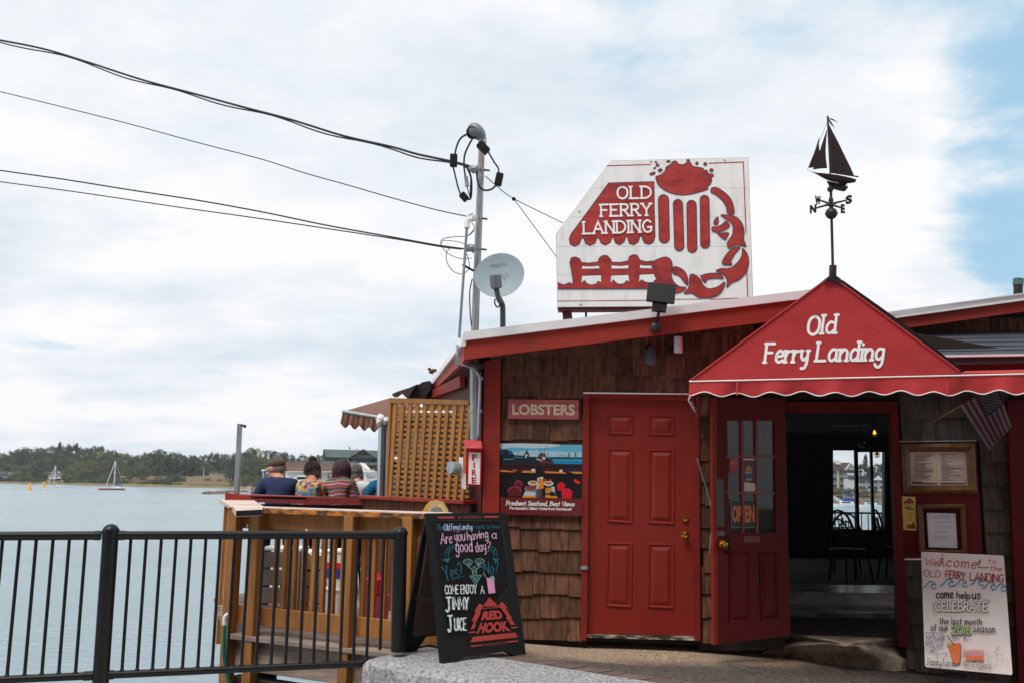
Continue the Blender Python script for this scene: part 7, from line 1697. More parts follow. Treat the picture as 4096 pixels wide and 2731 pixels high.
# ---- things stored on the deck behind the fence
def crate(x, y, Y, w, h, c, lab):
    p = at_Y(x, y, Y); p.z = dz; o = root('storage_crate', p, lab, 'crate', 'crates on the deck'); cm = pcol('crate_%d_%d_%d' % c, C(*c), .6)
    hw = w / 2
    for k in range(4): z = p.z + h * (k + .5) / 4; MB().cbox((p.x, p.y - hw, z), w, .02, h / 4 - .02, .003).build('slat', cm, o); MB().cbox((p.x + hw, p.y, z), .02, w, h / 4 - .02, .003).build('slat', cm, o); MB().cbox((p.x - hw, p.y, z), .02, w, h / 4 - .02, .003).build('slat', cm, o)
    for sx in (-1, 1): MB().cbox((p.x + sx * hw, p.y - hw, p.z + h / 2), .035, .035, h, .003).build('corner', cm, o)
    MB().cbox((p.x, p.y, p.z + h + .012), w + .03, w + .03, .02, .003).build('lid', WPAINT, o)
crate(1132, 2300, 8.35, .34, .62, (136, 124, 118), 'tall grey-brown slatted crate with white lid, leftmost behind the fence')
crate(1215, 2300, 8.65, .30, .52, (104, 86, 74), 'dark brown slatted crate in the middle behind the fence')
crate(1292, 2300, 8.5, .34, .58, (140, 116, 90), 'tan slatted crate beside the white bucket behind the fence')
p = at_Y(1363, 2300, 8.0); p.z = dz
bk = root('white_bucket', p, 'stacked white buckets with red and blue label behind the fence', 'bucket')
for k in range(2): MB().lathe(p + V((0, 0, .02 + .32 * k)), [(.115, 0), (.13, .29), (.138, .295), (.138, .31), (.12, .315)], 20).build('bucket', WPAINT, bk, smooth='auto')
MB().lathe(p + V((0, 0, .42)), [(.1255, 0), (.1295, .08)], 20).build('label_band', pcol('blue_label', C(40, 70, 160), .5), bk); MB().lathe(p + V((0, 0, .50)), [(.130, 0), (.1315, .05)], 20).build('label_band', pcol('red_label', C(210, 40, 50), .5), bk)
p = at_Y(1505, 2300, 7.6); p.z = dz
rb_ = root('gas_can', p, 'red plastic can on a pink bin seen between the fence balusters', 'can')
MB().lathe(p, [(.10, 0), (.12, .30), (.12, .32)], 16).build('pink_bin', pcol('pink_bin', C(200, 70, 120), .5), rb_, smooth='auto'); MB().lathe(p + V((0, 0, .33)), [(.09, 0), (.09, .12), (.04, .15), (.02, .17)], 14).build('can_body', FR, rb_, smooth='auto')
pcol('orange_hose', C(206, 130, 50), .6)
o = MB().tube([tuple(V((at_Y(x, y, 7.9).x, at_Y(x, y, 7.9).y, dz + .03))) for x, y in smooth_pts([(1222, 2418), (1250, 2424), (1290, 2420), (1315, 2410)], 4)], .022, 8).build('orange_hose', MATS['orange_hose'], smooth=True, top=True); tag(o, 'short orange hose lying on the deck behind the balusters', 'hose')
# dark backdrop under the counter: deck-side wall and dark wood wall between fence and river
dw = MB(); 
MB().tube([at_Y(1335, 2050, 8.6), at_Y(1300, 2330, 8.3)], .03, 8).build('prop_pole', GREYW, ct_)
# ================================================================== FAR SHORE
def shoreY(x, y): return at_z(x, y, WZ)
shore_px = [(-500, 1921), (0, 1931.5), (250, 1937), (500, 1943), (755, 1948), (990, 1954), (1130, 1956)]
def sline(x):
    for (xa, ya), (xb, yb) in zip(shore_px, shore_px[1:]):
        if xa <= x <= xb: return ya + (yb - ya) * (x - xa) / (xb - xa)
    return shore_px[-1][1] if x > 0 else shore_px[0][1]
def sp_pt(x, dback=0, z=None):
    p = shoreY(x, sline(x)); dv = V((p.x, p.y, 0)).normalized(); q = V((p.x, p.y, 0)) + dv * dback; q.z = WZ if z is None else z; return q
MARSH = mat('yellow_green_marsh_grass', C(94, 92, 46), .95, col2=C(142, 126, 62), scale=.12, bump=.5, bscale=2)
TANG = mat('tan_dry_grass', C(118, 88, 62), .95, col2=C(92, 88, 50), scale=.06, bump=.5, bscale=1)
ROCK = mat('shore_rock', C(70, 62, 56), .9, col2=C(130, 116, 104), scale=.8, bump=.6, bscale=3)
def band(nm, d0, z0, d1, z1, m, xs=range(-500, 1131, 30), jit=1.5, knd='structure'):
    mb = MB(); n = 0
    for x in xs:
        a = sp_pt(x, d0 + jit * noise.noise(V((x * .013, 1, 0))) * 2, z0); b = sp_pt(x, d1, z1 + .3 * noise.noise(V((x * .02, 2, 0)))); mb.v += [a, b]; n += 1
    for i in range(n - 1): mb.f.append((2 * i, 2 * i + 2, 2 * i + 3, 2 * i + 1))
    return kind(mb.build(nm, m, smooth=True), knd)
band('shore_rocks', 0, WZ - .3, 3, WZ + .35, ROCK); band('marsh_bank', 2.6, WZ + .30, 16, WZ + .75, MARSH); band('grass_field', 15, WZ + .72, 62, 1.2, TANG)
# wooded hill
HILL = mat('forest_floor', C(44, 52, 38), .95, col2=C(80, 74, 50), scale=.05)
prof_px = [(-500, 1815), (0, 1803), (21, 1800), (64, 1790), (100, 1790), (136, 1784), (190, 1786), (220, 1774), (250, 1772), (280, 1778), (300, 1774), (340, 1785), (395, 1780), (440, 1784), (480, 1800), (500, 1803), (517, 1812), (550, 1813), (575, 1807), (605, 1804), (628, 1799), (653, 1803), (666, 1810), (690, 1808), (712, 1813), (745, 1817), (776, 1817), (808, 1813), (872, 1809), (936, 1806), (985, 1797), (1000, 1792), (1045, 1792), (1100, 1802), (1150, 1806), (1175, 1822), (1230, 1810), (1290, 1808), (1330, 1830)]
def profy(x):
    for (xa, ya), (xb, yb) in zip(prof_px, prof_px[1:]):
        if xa <= x <= xb: return ya + (yb - ya) * (x - xa) / (xb - xa)
    return 1815
mb = MB(); xs = list(range(-500, 1341, 20)); rows = [(60, None), (90, .62), (130, .38), (180, .18)]
for x in xs:
    for k, (dd, f) in enumerate(rows):
        p = sp_pt(min(x, 1130), dd)
        dirp = ray(x, 1900); q = EYE + dirp * (math.hypot(p.x, p.y) / math.hypot(dirp.x, dirp.y)); q.z = 1.0
        if f is not None:
            yy = sline(min(x, 1130)) - 8 - (sline(min(x, 1130)) - 8 - profy(x)) * (1 - f) * .82; d = ray(x, yy); R_ = math.hypot(q.x, q.y) / math.hypot(d.x, d.y); q = EYE + d * R_
        mb.v.append(q)
for i in range(len(xs) - 1):
    for k in range(len(rows) - 1): a = i * 4 + k; mb.f.append((a, a + 4, a + 5, a + 1))
kind(mb.build('wooded_hill', HILL, smooth=True), 'structure')

# foliage: crowns of leaf clumps
def leaf_mat(n, a, b): return mat('foliage_' + n, C(*a), .9, col2=C(*b), scale=.35, sharp=(.35, .65), island=.2)
FOL = {'green': leaf_mat('green', (56, 72, 48), (86, 100, 60)), 'dark': leaf_mat('dark', (44, 62, 50), (66, 84, 58)), 'olive': leaf_mat('olive', (74, 82, 46), (108, 110, 60)), 'yellow': leaf_mat('yellow', (120, 108, 40), (160, 140, 60)), 'pine': leaf_mat('pine', (26, 44, 38), (46, 64, 50)), 'brown': leaf_mat('brown', (78, 62, 48), (104, 86, 60))}
BARK = mat('bark', C(74, 64, 56), .9)
def crown_geo(seed, kind_, nclump=56, nleaf=34):
    """unit crown: width 1, height 1, base z=0"""
    rn = random.Random(seed); vs = []; fs = []
    for c in range(nclump):
        if kind_ == 'pine':
            z = rn.uniform(.02, 1); rr = (.5 * (1 - z) ** .8 + .04) * rn.uniform(.5, 1.05); a = rn.uniform(0, 6.283); c0 = V((rr * math.cos(a), rr * math.sin(a), z)); sr = .10
        else:
            u = rn.uniform(-1, 1); a = rn.uniform(0, 6.283); rr = rn.uniform(.55, 1.0) ** .6; w_ = math.sqrt(1 - u * u)
            c0 = V((.5 * rr * w_ * math.cos(a), .5 * rr * w_ * math.sin(a), .52 + .46 * rr * u)); c0.x *= 1 + .3 * noise.noise(V((a, seed, 0))); sr = rn.uniform(.10, .22)
        for l in range(nleaf):
            d = V((rn.gauss(0, 1), rn.gauss(0, 1), rn.gauss(0, 1))); d.normalize(); p = c0 + V((d.x * sr, d.y * sr, abs(d.z) * sr * .75 if rn.random() < .75 else d.z * sr)) * rn.uniform(.7, 1.08)
            n = (d + V((rn.uniform(-.6, .6), rn.uniform(-.6, .6), rn.uniform(0, .8)))).normalized(); t = n.orthogonal().normalized(); b = n.cross(t); s = rn.uniform(.018, .042)
            k = len(vs); an = rn.uniform(0, 3.14); t, b = t * math.cos(an) + b * math.sin(an), b * math.cos(an) - t * math.sin(an)
            vs += [p - t * s, p + b * s * .8, p + t * s, p - b * s * .8]; fs.append((k, k + 1, k + 2, k + 3))
    return vs, fs
CG = {}
def crown(kind_, i, big=False):
    key = (kind_, i, big)
    if key not in CG: CG[key] = crown_geo(i * 17 + len(kind_), kind_, 90 if big else 56, 34)
    return CG[key]
def trunk_mb(mb, p, h, w):
    mb.tube([p - V((0, 0, .5)), p + V((0, 0, h * .4)), p + V((w * .05, 0, h * .8))], [w * .05, w * .038, w * .012], 6)
    for k in range(4): a = k * 1.7; mb.tube([p + V((0, 0, h * (.35 + .1 * k))), p + V((math.cos(a) * w * .28, math.sin(a) * w * .28, h * (.55 + .1 * k)))], [w * .02, w * .008], 5)
def tree(x, ytop, wpx, ybase, Yd, fk, label, group='trees on the far shore', big=False, cat='tree', nm='tree', base_f=.12):
    a = at_Y(x, ytop, Yd); b = at_Y(x, ybase, Yd); h = a.z - b.z; w = wpx * Yd / F_PX
    o = root(nm, b, label, cat, group); mb = MB(); trunk_mb(mb, b, h, w); mb.build('trunk', BARK, o)
    vs, fs = crown('pine' if fk == 'pine' else 'round', random.Random(int(x)).randint(0, 4), big)
    hb = h * base_f
    MB().add([b + V((v.x * w, v.y * w, hb + v.z * (h - hb))) for v in vs], fs).build('crown', FOL[fk], o); return o
# the mass of woods
rn = random.Random(21); masses = {}
for row, (dd, top0, top1, wmin, wmax) in enumerate(((150, .0, .08, 30, 56), (130, .10, .24, 38, 66), (110, .24, .40, 40, 70), (88, .38, .54, 40, 70), (64, .52, .64, 36, 60), (32, .62, .76, 30, 56), (18, .78, .88, 22, 44))):
    x = -420
    while x < 1330:
        ph_ = sline(min(x, 1130)) - profy(x); yt = profy(x) + ph_ * rn.uniform(top0, top1); wpx = rn.uniform(wmin, wmax)
        if row >= 4 and (735 < x < 925 or 8 < x < 60 or 180 < x < 260): x += 12; continue
        if row >= 5 and 500 < x < 625: x += 12; continue
        if row == 3 and 830 < x < 890: x += 12; continue
        p = sp_pt(min(x, 1130), dd); Yd = p.y; a = at_Y(x, yt, Yd); hpx = min(rn.uniform(62, 92), sline(min(x, 1130)) - yt + 4); b = at_Y(x, yt + hpx, Yd); w = wpx * Yd / F_PX; h = a.z - b.z
        fk = rn.choice(['green', 'green', 'dark', 'dark', 'olive', 'green', 'olive', 'pine'] + (['yellow', 'olive'] if row < 2 and rn.random() < .5 else ['dark'])); w *= rn.uniform(.7, 1.15); h *= rn.uniform(.85, 1.1); b.z = a.z - h
        vs, fs = crown('round', rn.randint(0, 5)); mb = masses.setdefault(fk, MB()); ang = rn.uniform(0, 6)
        ca, sa = math.cos(ang), math.sin(ang); mb.add([V((b.x + (v.x * ca - v.y * sa) * w, b.y + (v.x * sa + v.y * ca) * w, b.z + v.z * h)) for v in vs], fs)
        x += wpx * rn.uniform(.42, .6)
for fk, mb in masses.items(): kind(mb.build('woods', FOL[fk]), 'stuff')['label'] = 'mixed green woods covering the far shore'
kd = K(0, 1750, 4.704); ke = K(500, 1750, 4.704)
# individually visible trees
def T(px, py, wpx, pb, Dx, fk, lab, **k): tree(px, py, wpx, pb, sp_pt(min(px, 1130), Dx).y, fk, lab, **k)
for (x, y, w, b, dd, f, lab) in [
    (233, 1771, 36, 1850, 140, 'pine', 'dark tall pine breaking the ridge line, the wider left one'), (302, 1773, 24, 1840, 140, 'pine', 'narrow dark pine on the ridge above the white sailboat'), (404, 1780, 26, 1850, 140, 'pine', 'twin-topped dark pine on the ridge left of the moored sailboat mast'),
    (85, 1790, 62, 1890, 120, 'dark', 'broad dark tree on the ridge near the left edge'), (345, 1838, 88, 1936, 45, 'olive', 'big round olive-green tree standing near the water'), (400, 1838, 60, 1925, 55, 'green', 'mid green tree between the big olive tree and the mast'),
    (66, 1883, 34, 1926, 30, 'yellow', 'small yellow shrub-like tree beside the white house'), (160, 1880, 60, 1925, 34, 'dark', 'low dark tree left of the porch house'), (440, 1865, 62, 1932, 40, 'brown', 'bare brownish tree behind the moored sailboat'),
    (628, 1800, 92, 1918, 70, 'dark', 'tallest broad dark tree with visible trunks in the middle of the shore'), (700, 1812, 80, 1912, 78, 'green', 'wide green tree right of the tallest one'), (760, 1820, 74, 1900, 80, 'dark', 'dark rounded tree above the open grass slope'),
    (565, 1860, 60, 1930, 38, 'green', 'rounded tree with bare trunk at the meadow edge'), (520, 1874, 46, 1926, 36, 'olive', 'smaller olive tree left of the meadow'), (832, 1911, 28, 1934, 34, 'green', 'small round lollipop tree on the tan field'), (877, 1914, 22, 1936, 34, 'green', 'second small tree at the right of the tan field'),
    (700, 1898, 76, 1932, 42, 'dark', 'dark bushes at the left edge of the tan field'), (930, 1834, 90, 1936, 44, 'dark', 'large dark tree left of the steel post'), (1010, 1828, 80, 1936, 40, 'green', 'big dark tree right of the steel post'), (1000, 1790, 40, 1850, 70, 'dark', 'lacy tree top above the capped man'), (1160, 1855, 60, 1920, 20, 'olive', 'bright olive tree between the man and the bun-haired woman'), (1120, 1850, 50, 1930, 30, 'dark', 'dark tree right of the capped man')]:
    T(x, y, w, b, dd, f, lab)
for i, x in enumerate(range(-30, 700, 46)):
    y = sline(max(0, x)) - 8; 
    if 170 < x < 250: continue
    T(x + rn.uniform(-8, 8), y - rn.uniform(10, 20), rn.uniform(34, 60), y + 2, 22, rn.choice(['dark', 'olive', 'brown', 'green']), ['low bush above the marsh at the left picture edge', 'low bush just right of the left edge house', 'low bush behind the first yellow buoy', 'low bush above the smaller yellow buoy', 'low bush right of the porch house', 'low bush right of the tiny motor boat', 'low bush beneath the big olive tree', 'low bush behind the sailboat bow', 'low bush right of the blue sail cover', 'low bush at the start of the open meadow', 'low bush in the middle of the meadow', 'low bush at the right end of the meadow', 'low bush beneath the tallest broad tree', 'low bush left of the tan field', 'low bush beside the tan field', 'last low bush before the steel post'][i], nm='bush', cat='bush', group='shoreline bushes', base_f=0)
def hbox(o, nm, x0, y0, x1, y1, Yd, th, m): 
    p = [at_Y(x, y, Yd) for x, y in rect(x0, y0, x1, y1)]; return MB().prism(p, V((0, th, 0))).build(nm, m, o)
def hpoly(o, nm, pts, Yd, th, m, dy=0): return MB().prism([at_Y(x, y, Yd + dy) for x, y in pts], V((0, th, 0))).build(nm, m, o)
HW = pcol('house_white', C(214, 218, 222), .7); HR = pcol('house_grey_roof', C(128, 134, 138), .8); HWIN = pcol('window_dark', C(52, 62, 72), .3)
Yh = sp_pt(25, 34).y
o = root('shore_house', at_Y(25, 1912, Yh), 'white single-storey house with grey roof at the far left shore', 'house')
hbox(o, 'wall', -40, 1893, 30, 1914, Yh, 8, HW); hbox(o, 'wall', 26, 1897, 50, 1914, Yh + 1, 8, HW)
hpoly(o, 'roof', [(-42, 1894), (-36, 1883), (30, 1884), (27, 1895)], Yh, 9, HR, -.5); hpoly(o, 'roof', [(27, 1898), (32, 1887), (51, 1887), (49, 1898)], Yh, 9, HR, -.4)
for x in (-30, -18, -6, 6, 14, 30, 38, 45): hbox(o, 'window', x, 1897, x + 4.5, 1904, Yh - .1, .2, HWIN)
Yh = sp_pt(218, 28).y
o = root('porch_house', at_Y(218, 1912, Yh), 'small house with hipped grey roof and white porch posts on the far shore', 'house')
hbox(o, 'wall', 195, 1900, 243, 1912, Yh, 7, pcol('house_beige', C(176, 160, 144), .8)); hpoly(o, 'roof', [(192, 1899), (201, 1889), (236, 1889), (246, 1899)], Yh, 9, pcol('house_dark_roof', C(106, 104, 106), .8), -1)
for x in (196, 204, 212, 220, 228, 236): hbox(o, 'porch_post', x, 1898, x + 2, 1910, Yh - 1, .2, HW)
for x in (199, 215, 224): hbox(o, 'window', x, 1902, x + 4, 1908, Yh - .1, .2, HWIN)
hbox(o, 'chimney', 233, 1884, 237, 1892, Yh + 2, 1, HW); hbox(o, 'deck', 190, 1910, 244, 1912, Yh - 2, 3, HW)
Yh = sp_pt(858, 62).y
o = root('hill_cottage', at_Y(858, 1900, Yh), 'pale cottage with dark windows above the tan field', 'house')
hbox(o, 'wall', 837, 1887, 881, 1899, Yh, 7, pcol('house_pale_pink', C(206, 190, 178), .8)); hpoly(o, 'roof', [(834, 1888), (842, 1882), (880, 1882), (884, 1888)], Yh, 8, pcol('house_brown_roof', C(92, 84, 80), .8), -.5)
for x in (843, 855, 868, 876): hbox(o, 'window', x, 1890, x + 4, 1896, Yh - .1, .2, HWIN)
# flagpole
o = MB().tube([at_Y(814, 1905, sp_pt(814, 58).y), at_Y(815, 1874, sp_pt(814, 58).y)], .12, 6).build('flagpole', HW, top=True); tag(o, 'slim white flagpole above the tan field', 'flagpole')
# open tan slope
mb = MB(); q = [sp_pt(755, 16, -2.0), sp_pt(925, 16, -2.0), at_Y(890, 1898, sp_pt(890, 60).y), at_Y(770, 1902, sp_pt(770, 60).y)]
kind(MB().add(q, [(0, 1, 2, 3)]).build('hay_field', TANG), 'structure')
# boats and buoys
def boat_hull(mb, p0, p1, h, w, zw, keel=.1):
    "hull from stern p0 to bow p1 at waterline height zw"
    d = (p1 - p0); L_ = d.length; d.normalize(); s_ = V((-d.y, d.x, 0)); n = 12
    for i in range(n + 1):
        t = i / n; ww = w / 2 * (.75 + .45 * t if t < .45 else math.sqrt(max(0, 1 - ((t - .4) / .6) ** 2)) * .98 + .01); sh = h * (1 + .35 * (t - .4) ** 2 * 2)
        c = p0 + d * (L_ * t)
        for (a, z) in ((-1, sh), (-.92, sh * .4), (-.7, -.1), (.7, -.1), (.92, sh * .4), (1, sh)): mb.v.append(V((c.x, c.y, zw + z)) + s_ * ww * a)
    b = len(mb.v) - 6 * (n + 1)
    for i in range(n):
        for k in range(6): a = b + i * 6 + k; c = b + i * 6 + (k + 1) % 6; mb.f.append((a, c, c + 6, a + 6))
    mb.f.append(tuple(b + k for k in range(6))); mb.f.append(tuple(b + n * 6 + k for k in reversed(range(6))))
BOATW = pcol('boat_white', C(232, 234, 236), .35)
def sailboat(xs, xb, yw, mast_top, mast_x, lab, sailc, jibx, grp='moored sailboats'):
    p0, p1 = at_z(xs, yw, WZ), at_z(xb, yw, WZ); p1.y = p0.y
    o = root('sailboat', p0.lerp(p1, .5), lab, 'sailboat', grp); Yd = p0.y
    mb = MB(); boat_hull(mb, p0, p1, (p1 - p0).length * .10, (p1 - p0).length * .28, WZ); mb.build('hull', BOATW, o, smooth='auto')
    ln = (p1 - p0).length; m = at_Y(mast_x, yw - 12, Yd); mt_ = at_Y(mast_top[0], mast_top[1], Yd)
    MB().cbox(p0.lerp(p1, .5) + V((0, 0, ln * .125)), ln * .42, ln * .16, ln * .06, .1).build('cabin', BOATW, o)
    MB().tube([m, mt_], .11, 8).build('mast', HW, o); MB().tube([mt_, at_Y(jibx, yw - 12, Yd)], .10, 6).build('furled_jib', HW, o)
    st_ = at_Y(xs, yw - 12, Yd); MB().tube([at_Y(mast_x, yw - 20, Yd), st_.lerp(at_Y(mast_x, yw - 20, Yd), .1)], .20, 8).build('furled_mainsail', sailc, o, smooth=True)
    MB().tube([mt_, st_], .025, 4).build('backstay', HW, o)
    for k in (-1, 1): MB().tube([m.lerp(mt_, .8), m + V((.0, 1.0 * k, 0))], .02, 4).build('shroud', HW, o)
    MB().tube([m.lerp(mt_, .55) - V((.7, 0, 0)), m.lerp(mt_, .55) + V((.7, 0, 0))], .03, 4).build('spreader', HW, o)
    for k in range(5): q = p0.lerp(p1, .05 + .23 * k); MB().tube([q + V((0, -ln * .1, ln * .1)), q + V((0, -ln * .1, ln * .17))], .03, 4).build('stanchion', HW, o)
BLUES = pcol('blue_sail_cover', C(24, 72, 160), .7)
sailboat(494, 418, 1954, (462, 1842), 456, 'white sailboat with blue sail cover moored behind the brown float', BLUES, 424)
sailboat(248, 193, 1941, (223, 1861), 217, 'white sailboat moored in front of the porch house', pcol('teal_sail_cover', C(30, 84, 96), .7), 194)
pf0, pf1 = at_z(400, 1958, WZ), at_z(494, 1958, WZ)
o = root('mooring_float', pf0.lerp(pf1, .5), 'long low brown wooden float alongside the blue-covered sailboat', 'float')
Lf = (pf1 - pf0).length
for k in range(9): MB().cbox(pf0.lerp(pf1, (k + .5) / 9) + V((0, -.2, .28)), Lf / 9 - .05, 2.0, .45, .03).build('plank', mat('brown_float_wood', C(134, 84, 62), .8, var=.2, scale=2), o)
MB().cbox(pf0.lerp(pf1, .5) + V((0, 0, -.02)), Lf, 2.1, .3, .03).build('waterline_beam', mat('dark_wet_float', C(40, 32, 30), .7), o)
YEL = pcol('yellow_buoy', C(240, 172, 24), .5, var=.1)
for i, (x, yw, hpx) in enumerate(((117, 1958, 29), (174, 1946, 22))):
    p = at_z(x, yw, WZ); h = hpx * p.y / F_PX; r = h * .27
    o = root('marker_buoy', p, ['larger yellow cone marker buoy nearer the left edge', 'smaller yellow cone marker buoy left of the white sailboat'][i], 'buoy', 'yellow marker buoys')
    MB().lathe(p - V((0, 0, .3)), [(r * .9, 0), (r, .3), (r * .95, h * .35), (r * .62, h * .62), (r * .40, h * .9), (r * .18, h + .3)], 14).build('float_body', YEL, o, smooth='auto')
    MB().bar(p + V((0, -r * .8, h * .1)), p + V((0, -r * .45, h * .7)), r * .35, .08).build('fin', YEL, o); MB().lathe(p + V((0, 0, h)), [(r * .1, 0), (r * .16, h * .06), (.01, h * .1)], 8).build('top_mark', YEL, o)
def small_boat(x0, x1, yw, lab, m, hh=.12, cab=False, cm=None):
    p0, p1 = at_z(x0, yw, WZ), at_z(x1, yw, WZ); p1.y = p0.y; o = root('small_boat', p0.lerp(p1, .5), lab, 'boat'); ln = (p1 - p0).length
    mb = MB(); boat_hull(mb, p0, p1, ln * hh, ln * .3, WZ); mb.build('hull', m, o, smooth='auto')
    if cab: MB().cbox(p0.lerp(p1, .55) + V((0, 0, ln * .22)), ln * .3, ln * .18, ln * .28, .05).build('cabin', cm or BOATW, o)
    MB().tube([p0.lerp(p1, .5) + V((0, 0, ln * .1)), p0.lerp(p1, .5) + V((0, 0, ln * .55))], .05, 5).build('pole', HW, o)
small_boat(250, 274, 1938, 'tiny blue and white motor boat right of the porch-house sailboat', BOATW, .12, True, BLUES)
small_boat(154, 171, 1930, 'small pale dinghy pulled up at the shore above the yellow buoys', pcol('pale_blue_boat', C(176, 190, 206), .5))
# exposed rocks in the river
def rocks(x, y, n, spread, lab):
    c = at_z(x, y, WZ); mb = MB(); r_ = random.Random(int(x))
    o = root('river_rocks', c, lab, 'rocks')
    for i in range(n): p = at_z(x + r_.uniform(-spread, spread), y + r_.uniform(-1.5, 1.5), WZ); MB().ball(p, r_.uniform(.8, 2.4), 1.2, r_.uniform(.25, .6), 9, 6, jit=.7).build('rock', ROCK, o, smooth=True)
rocks(860, 1973, 12, 36, 'low dark rock ledge breaking the water left of the steel post'); rocks(905, 1967, 7, 22, 'low dark rocks behind the steel post foot'); rocks(975, 1966, 6, 14, 'rounded dark rocks behind the plastic cup')

# ---- buildings beyond the diners
def land(nm, pts, z, m): return kind(MB().prism([V((x, y, z)) for x, y in pts], V((0, 0, -3))).build(nm, m), 'structure')
pA, pB = at_z(1130, 1958, WZ), at_z(1700, 1958, WZ)
land('marina_ground', [(at_Y(1150, 1950, 95).x, 95), (at_Y(1750, 1950, 95).x, 95), (at_Y(1750, 1950, 420).x, 420), (at_Y(1135, 1950, 420).x, 420)], -1.0, ROCK)
kg = K(1270, 1780, 6.27)
GROOF = mat('green_grey_roof', C(104, 122, 120), .85, var=.12, scale=.8, bump=.3, bscale=2); FGT = pcol('dark_green_trim', C(38, 70, 68), .6); STONE = mat('brown_stone_shingle_wall', C(76, 60, 56), .9, col2=C(170, 146, 132), scale=2.2, sharp=(.35, .7)); GLZ = pcol('teal_window', C(60, 112, 124), .2, var=.3)
YG = 190
o = root('waterfront_hall', at_Y(1400, 1960, YG), 'big building with green-grey roof, centre gable and dark green window band', 'building')
def gp_(nm, pts, m, dy=0, th=10): return hpoly(o, nm, kg(pts), YG, th, m, dy)
gp_('roof', [(145, 92), (1700, 130), (1700, 325), (760, 305), (160, 292)], GROOF); gp_('roof_edge', [(128, 300), (145, 92), (155, 92), (162, 292)], FGT, -.5, 2)
gp_('wall', [(130, 292), (1700, 325), (1700, 440), (130, 410)], FGT, 1); gp_('lower_roof', [(130, 392), (1700, 425), (1720, 500), (110, 450)], GROOF, -2, 6)
for i in range(20):
    x = 206 + i * 46
    if 740 < x < 860: continue
    if x > 830 and x < 1440: continue
    gp_('window', [(x, 328), (x + 32, 329), (x + 32, 378), (x, 377)], GLZ, .8, .3)
for x in (160, 745): gp_('pier', [(x, 318), (x + 45, 319), (x + 45, 400), (x, 398)], STONE, .2, 2)
gp_('gable', [(800, 300), (1143, 98), (1445, 306), (1440, 320), (1380, 322), (800, 312)], STONE, -1.5, 6)
gp_('gable_trim', [(780, 303), (1143, 88), (1450, 302), (1446, 318), (1143, 110), (815, 306)], FGT, -2.4, 2)
gp_('gable_sill', [(870, 290), (1380, 298), (1440, 318), (860, 314)], FGT, -2.6, 2)
gp_('gable_wall', [(860, 318), (1400, 322), (1400, 392), (860, 388)], FGT, -1, 4)
for i in range(8): x = 908 + i * 58; gp_('window', [(x, 335), (x + 38, 336), (x + 38, 380), (x, 379)], GLZ, -1.3, .3)
gp_('stone_balcony', [(850, 388), (1345, 402), (1345, 500), (800, 480)], STONE, -1.6, 4)
MB().lathe(at_Y(*kg((1143, 212)), YG - 1.7), [(.01, 0), (.27, 0), (.27, .1), (.01, .11)], 18, (0, -1, 0)).build('round_window', FGT, o)
gp_('lower_wall', [(820, 480), (1700, 500), (1700, 640), (820, 640)], STONE, 1)
for x in (1190, 1250, 1480): gp_('window', [(x, 515), (x + 50, 516), (x + 50, 590), (x, 590)], GLZ, .8, .3)
for x in (806, 1000): MB().bar(at_Y(*kg((x, 96)), YG + 3), at_Y(*kg((x, 30 if x < 900 else 88)), YG + 3), .2 if x < 900 else 2, .2).build('roof_vent', FGT, o)
YW = 120
o = root('white_marina_building', at_Y(1400, 1975, YW), 'long white building with brown roof and gables behind the diners', 'building')
BRF = mat('brown_shingle_roof', C(120, 98, 86), .9, var=.12, scale=1.5, bump=.3, bscale=3); WW = pcol('cream_white_siding', C(222, 220, 214), .7)
gp2 = lambda nm, pts, m, dy=0, th=6: hpoly(o, nm, kg(pts), YW, th, m, dy)
gp2('roof', [(-800, 415), (985, 450), (1000, 520), (1160, 650), (-800, 650)], BRF); gp2('wall', [(-800, 652), (1180, 660), (1180, 1230), (-800, 1230)], WW, .3)
gp2('eave', [(-800, 650), (1170, 656), (1170, 670), (-800, 662)], WPAINT, -.6, 1)
gp2('gable', [(930, 530), (1003, 470), (1075, 432), (1220, 592), (1320, 596), (1320, 650), (930, 650)], WW, -.5, 4)
gp2('gable_trim', [(915, 545), (1003, 468), (1185, 655), (1165, 655), (1003, 490), (925, 560)], WPAINT, -.8, 1); gp2('gable_trim', [(1010, 480), (1076, 428), (1228, 590), (1205, 592), (1076, 448), (1020, 492)], WPAINT, -.7, 1)
for x in (60, 255, 1085, 1120): gp2('window', [(x, 735), (x + 26, 736), (x + 26, 830), (x, 830)], HWIN, .1, .2)
for x in (250, 440, 1030): gp2('vent', [(x, 682), (x + 80, 684), (x + 80, 700), (x, 698)], pcol('grey_vent', C(150, 154, 156), .7), .1, .2)
YN = 95
o2 = root('white_banner_shed', at_Y(1480, 1975, YN), 'white flat-roofed shed with dark lettering beginning Nov', 'building'); o = o2
hpoly(o2, 'wall', kg([(1170, 652), (1700, 652), (1700, 1250), (1170, 1250)]), YN, 5, WW); hpoly(o2, 'roof_edge', kg([(1165, 648), (1700, 648), (1700, 664), (1165, 664)]), YN, 5.4, WPAINT, -.3)
Pn = Pl.vert(at_Y(1480, 1900, YN), 0); a = Art(Pn, .1, .01); a.stroke_text('Now', kg((1236, 822)), kg((1450, 822)), 78 / 6.27, 11 / 6.27, pcol('sign_dark_ink', C(40, 44, 52), .6), serif=.1, gap=.18)
a.rib(kg([(1205, 730), (1700, 730)]), .6, MATS['grey_vent']); a.rib(kg([(1205, 870), (1700, 870)]), .6, MATS['grey_vent']); a.build('lettering', o2)
for x in (1230, 1300, 1350, 1420, 1480): hpoly(o2, 'window', kg([(x, 900), (x + 16, 900), (x + 16, 980), (x, 980)]), YN, .2, HWIN, -.1)
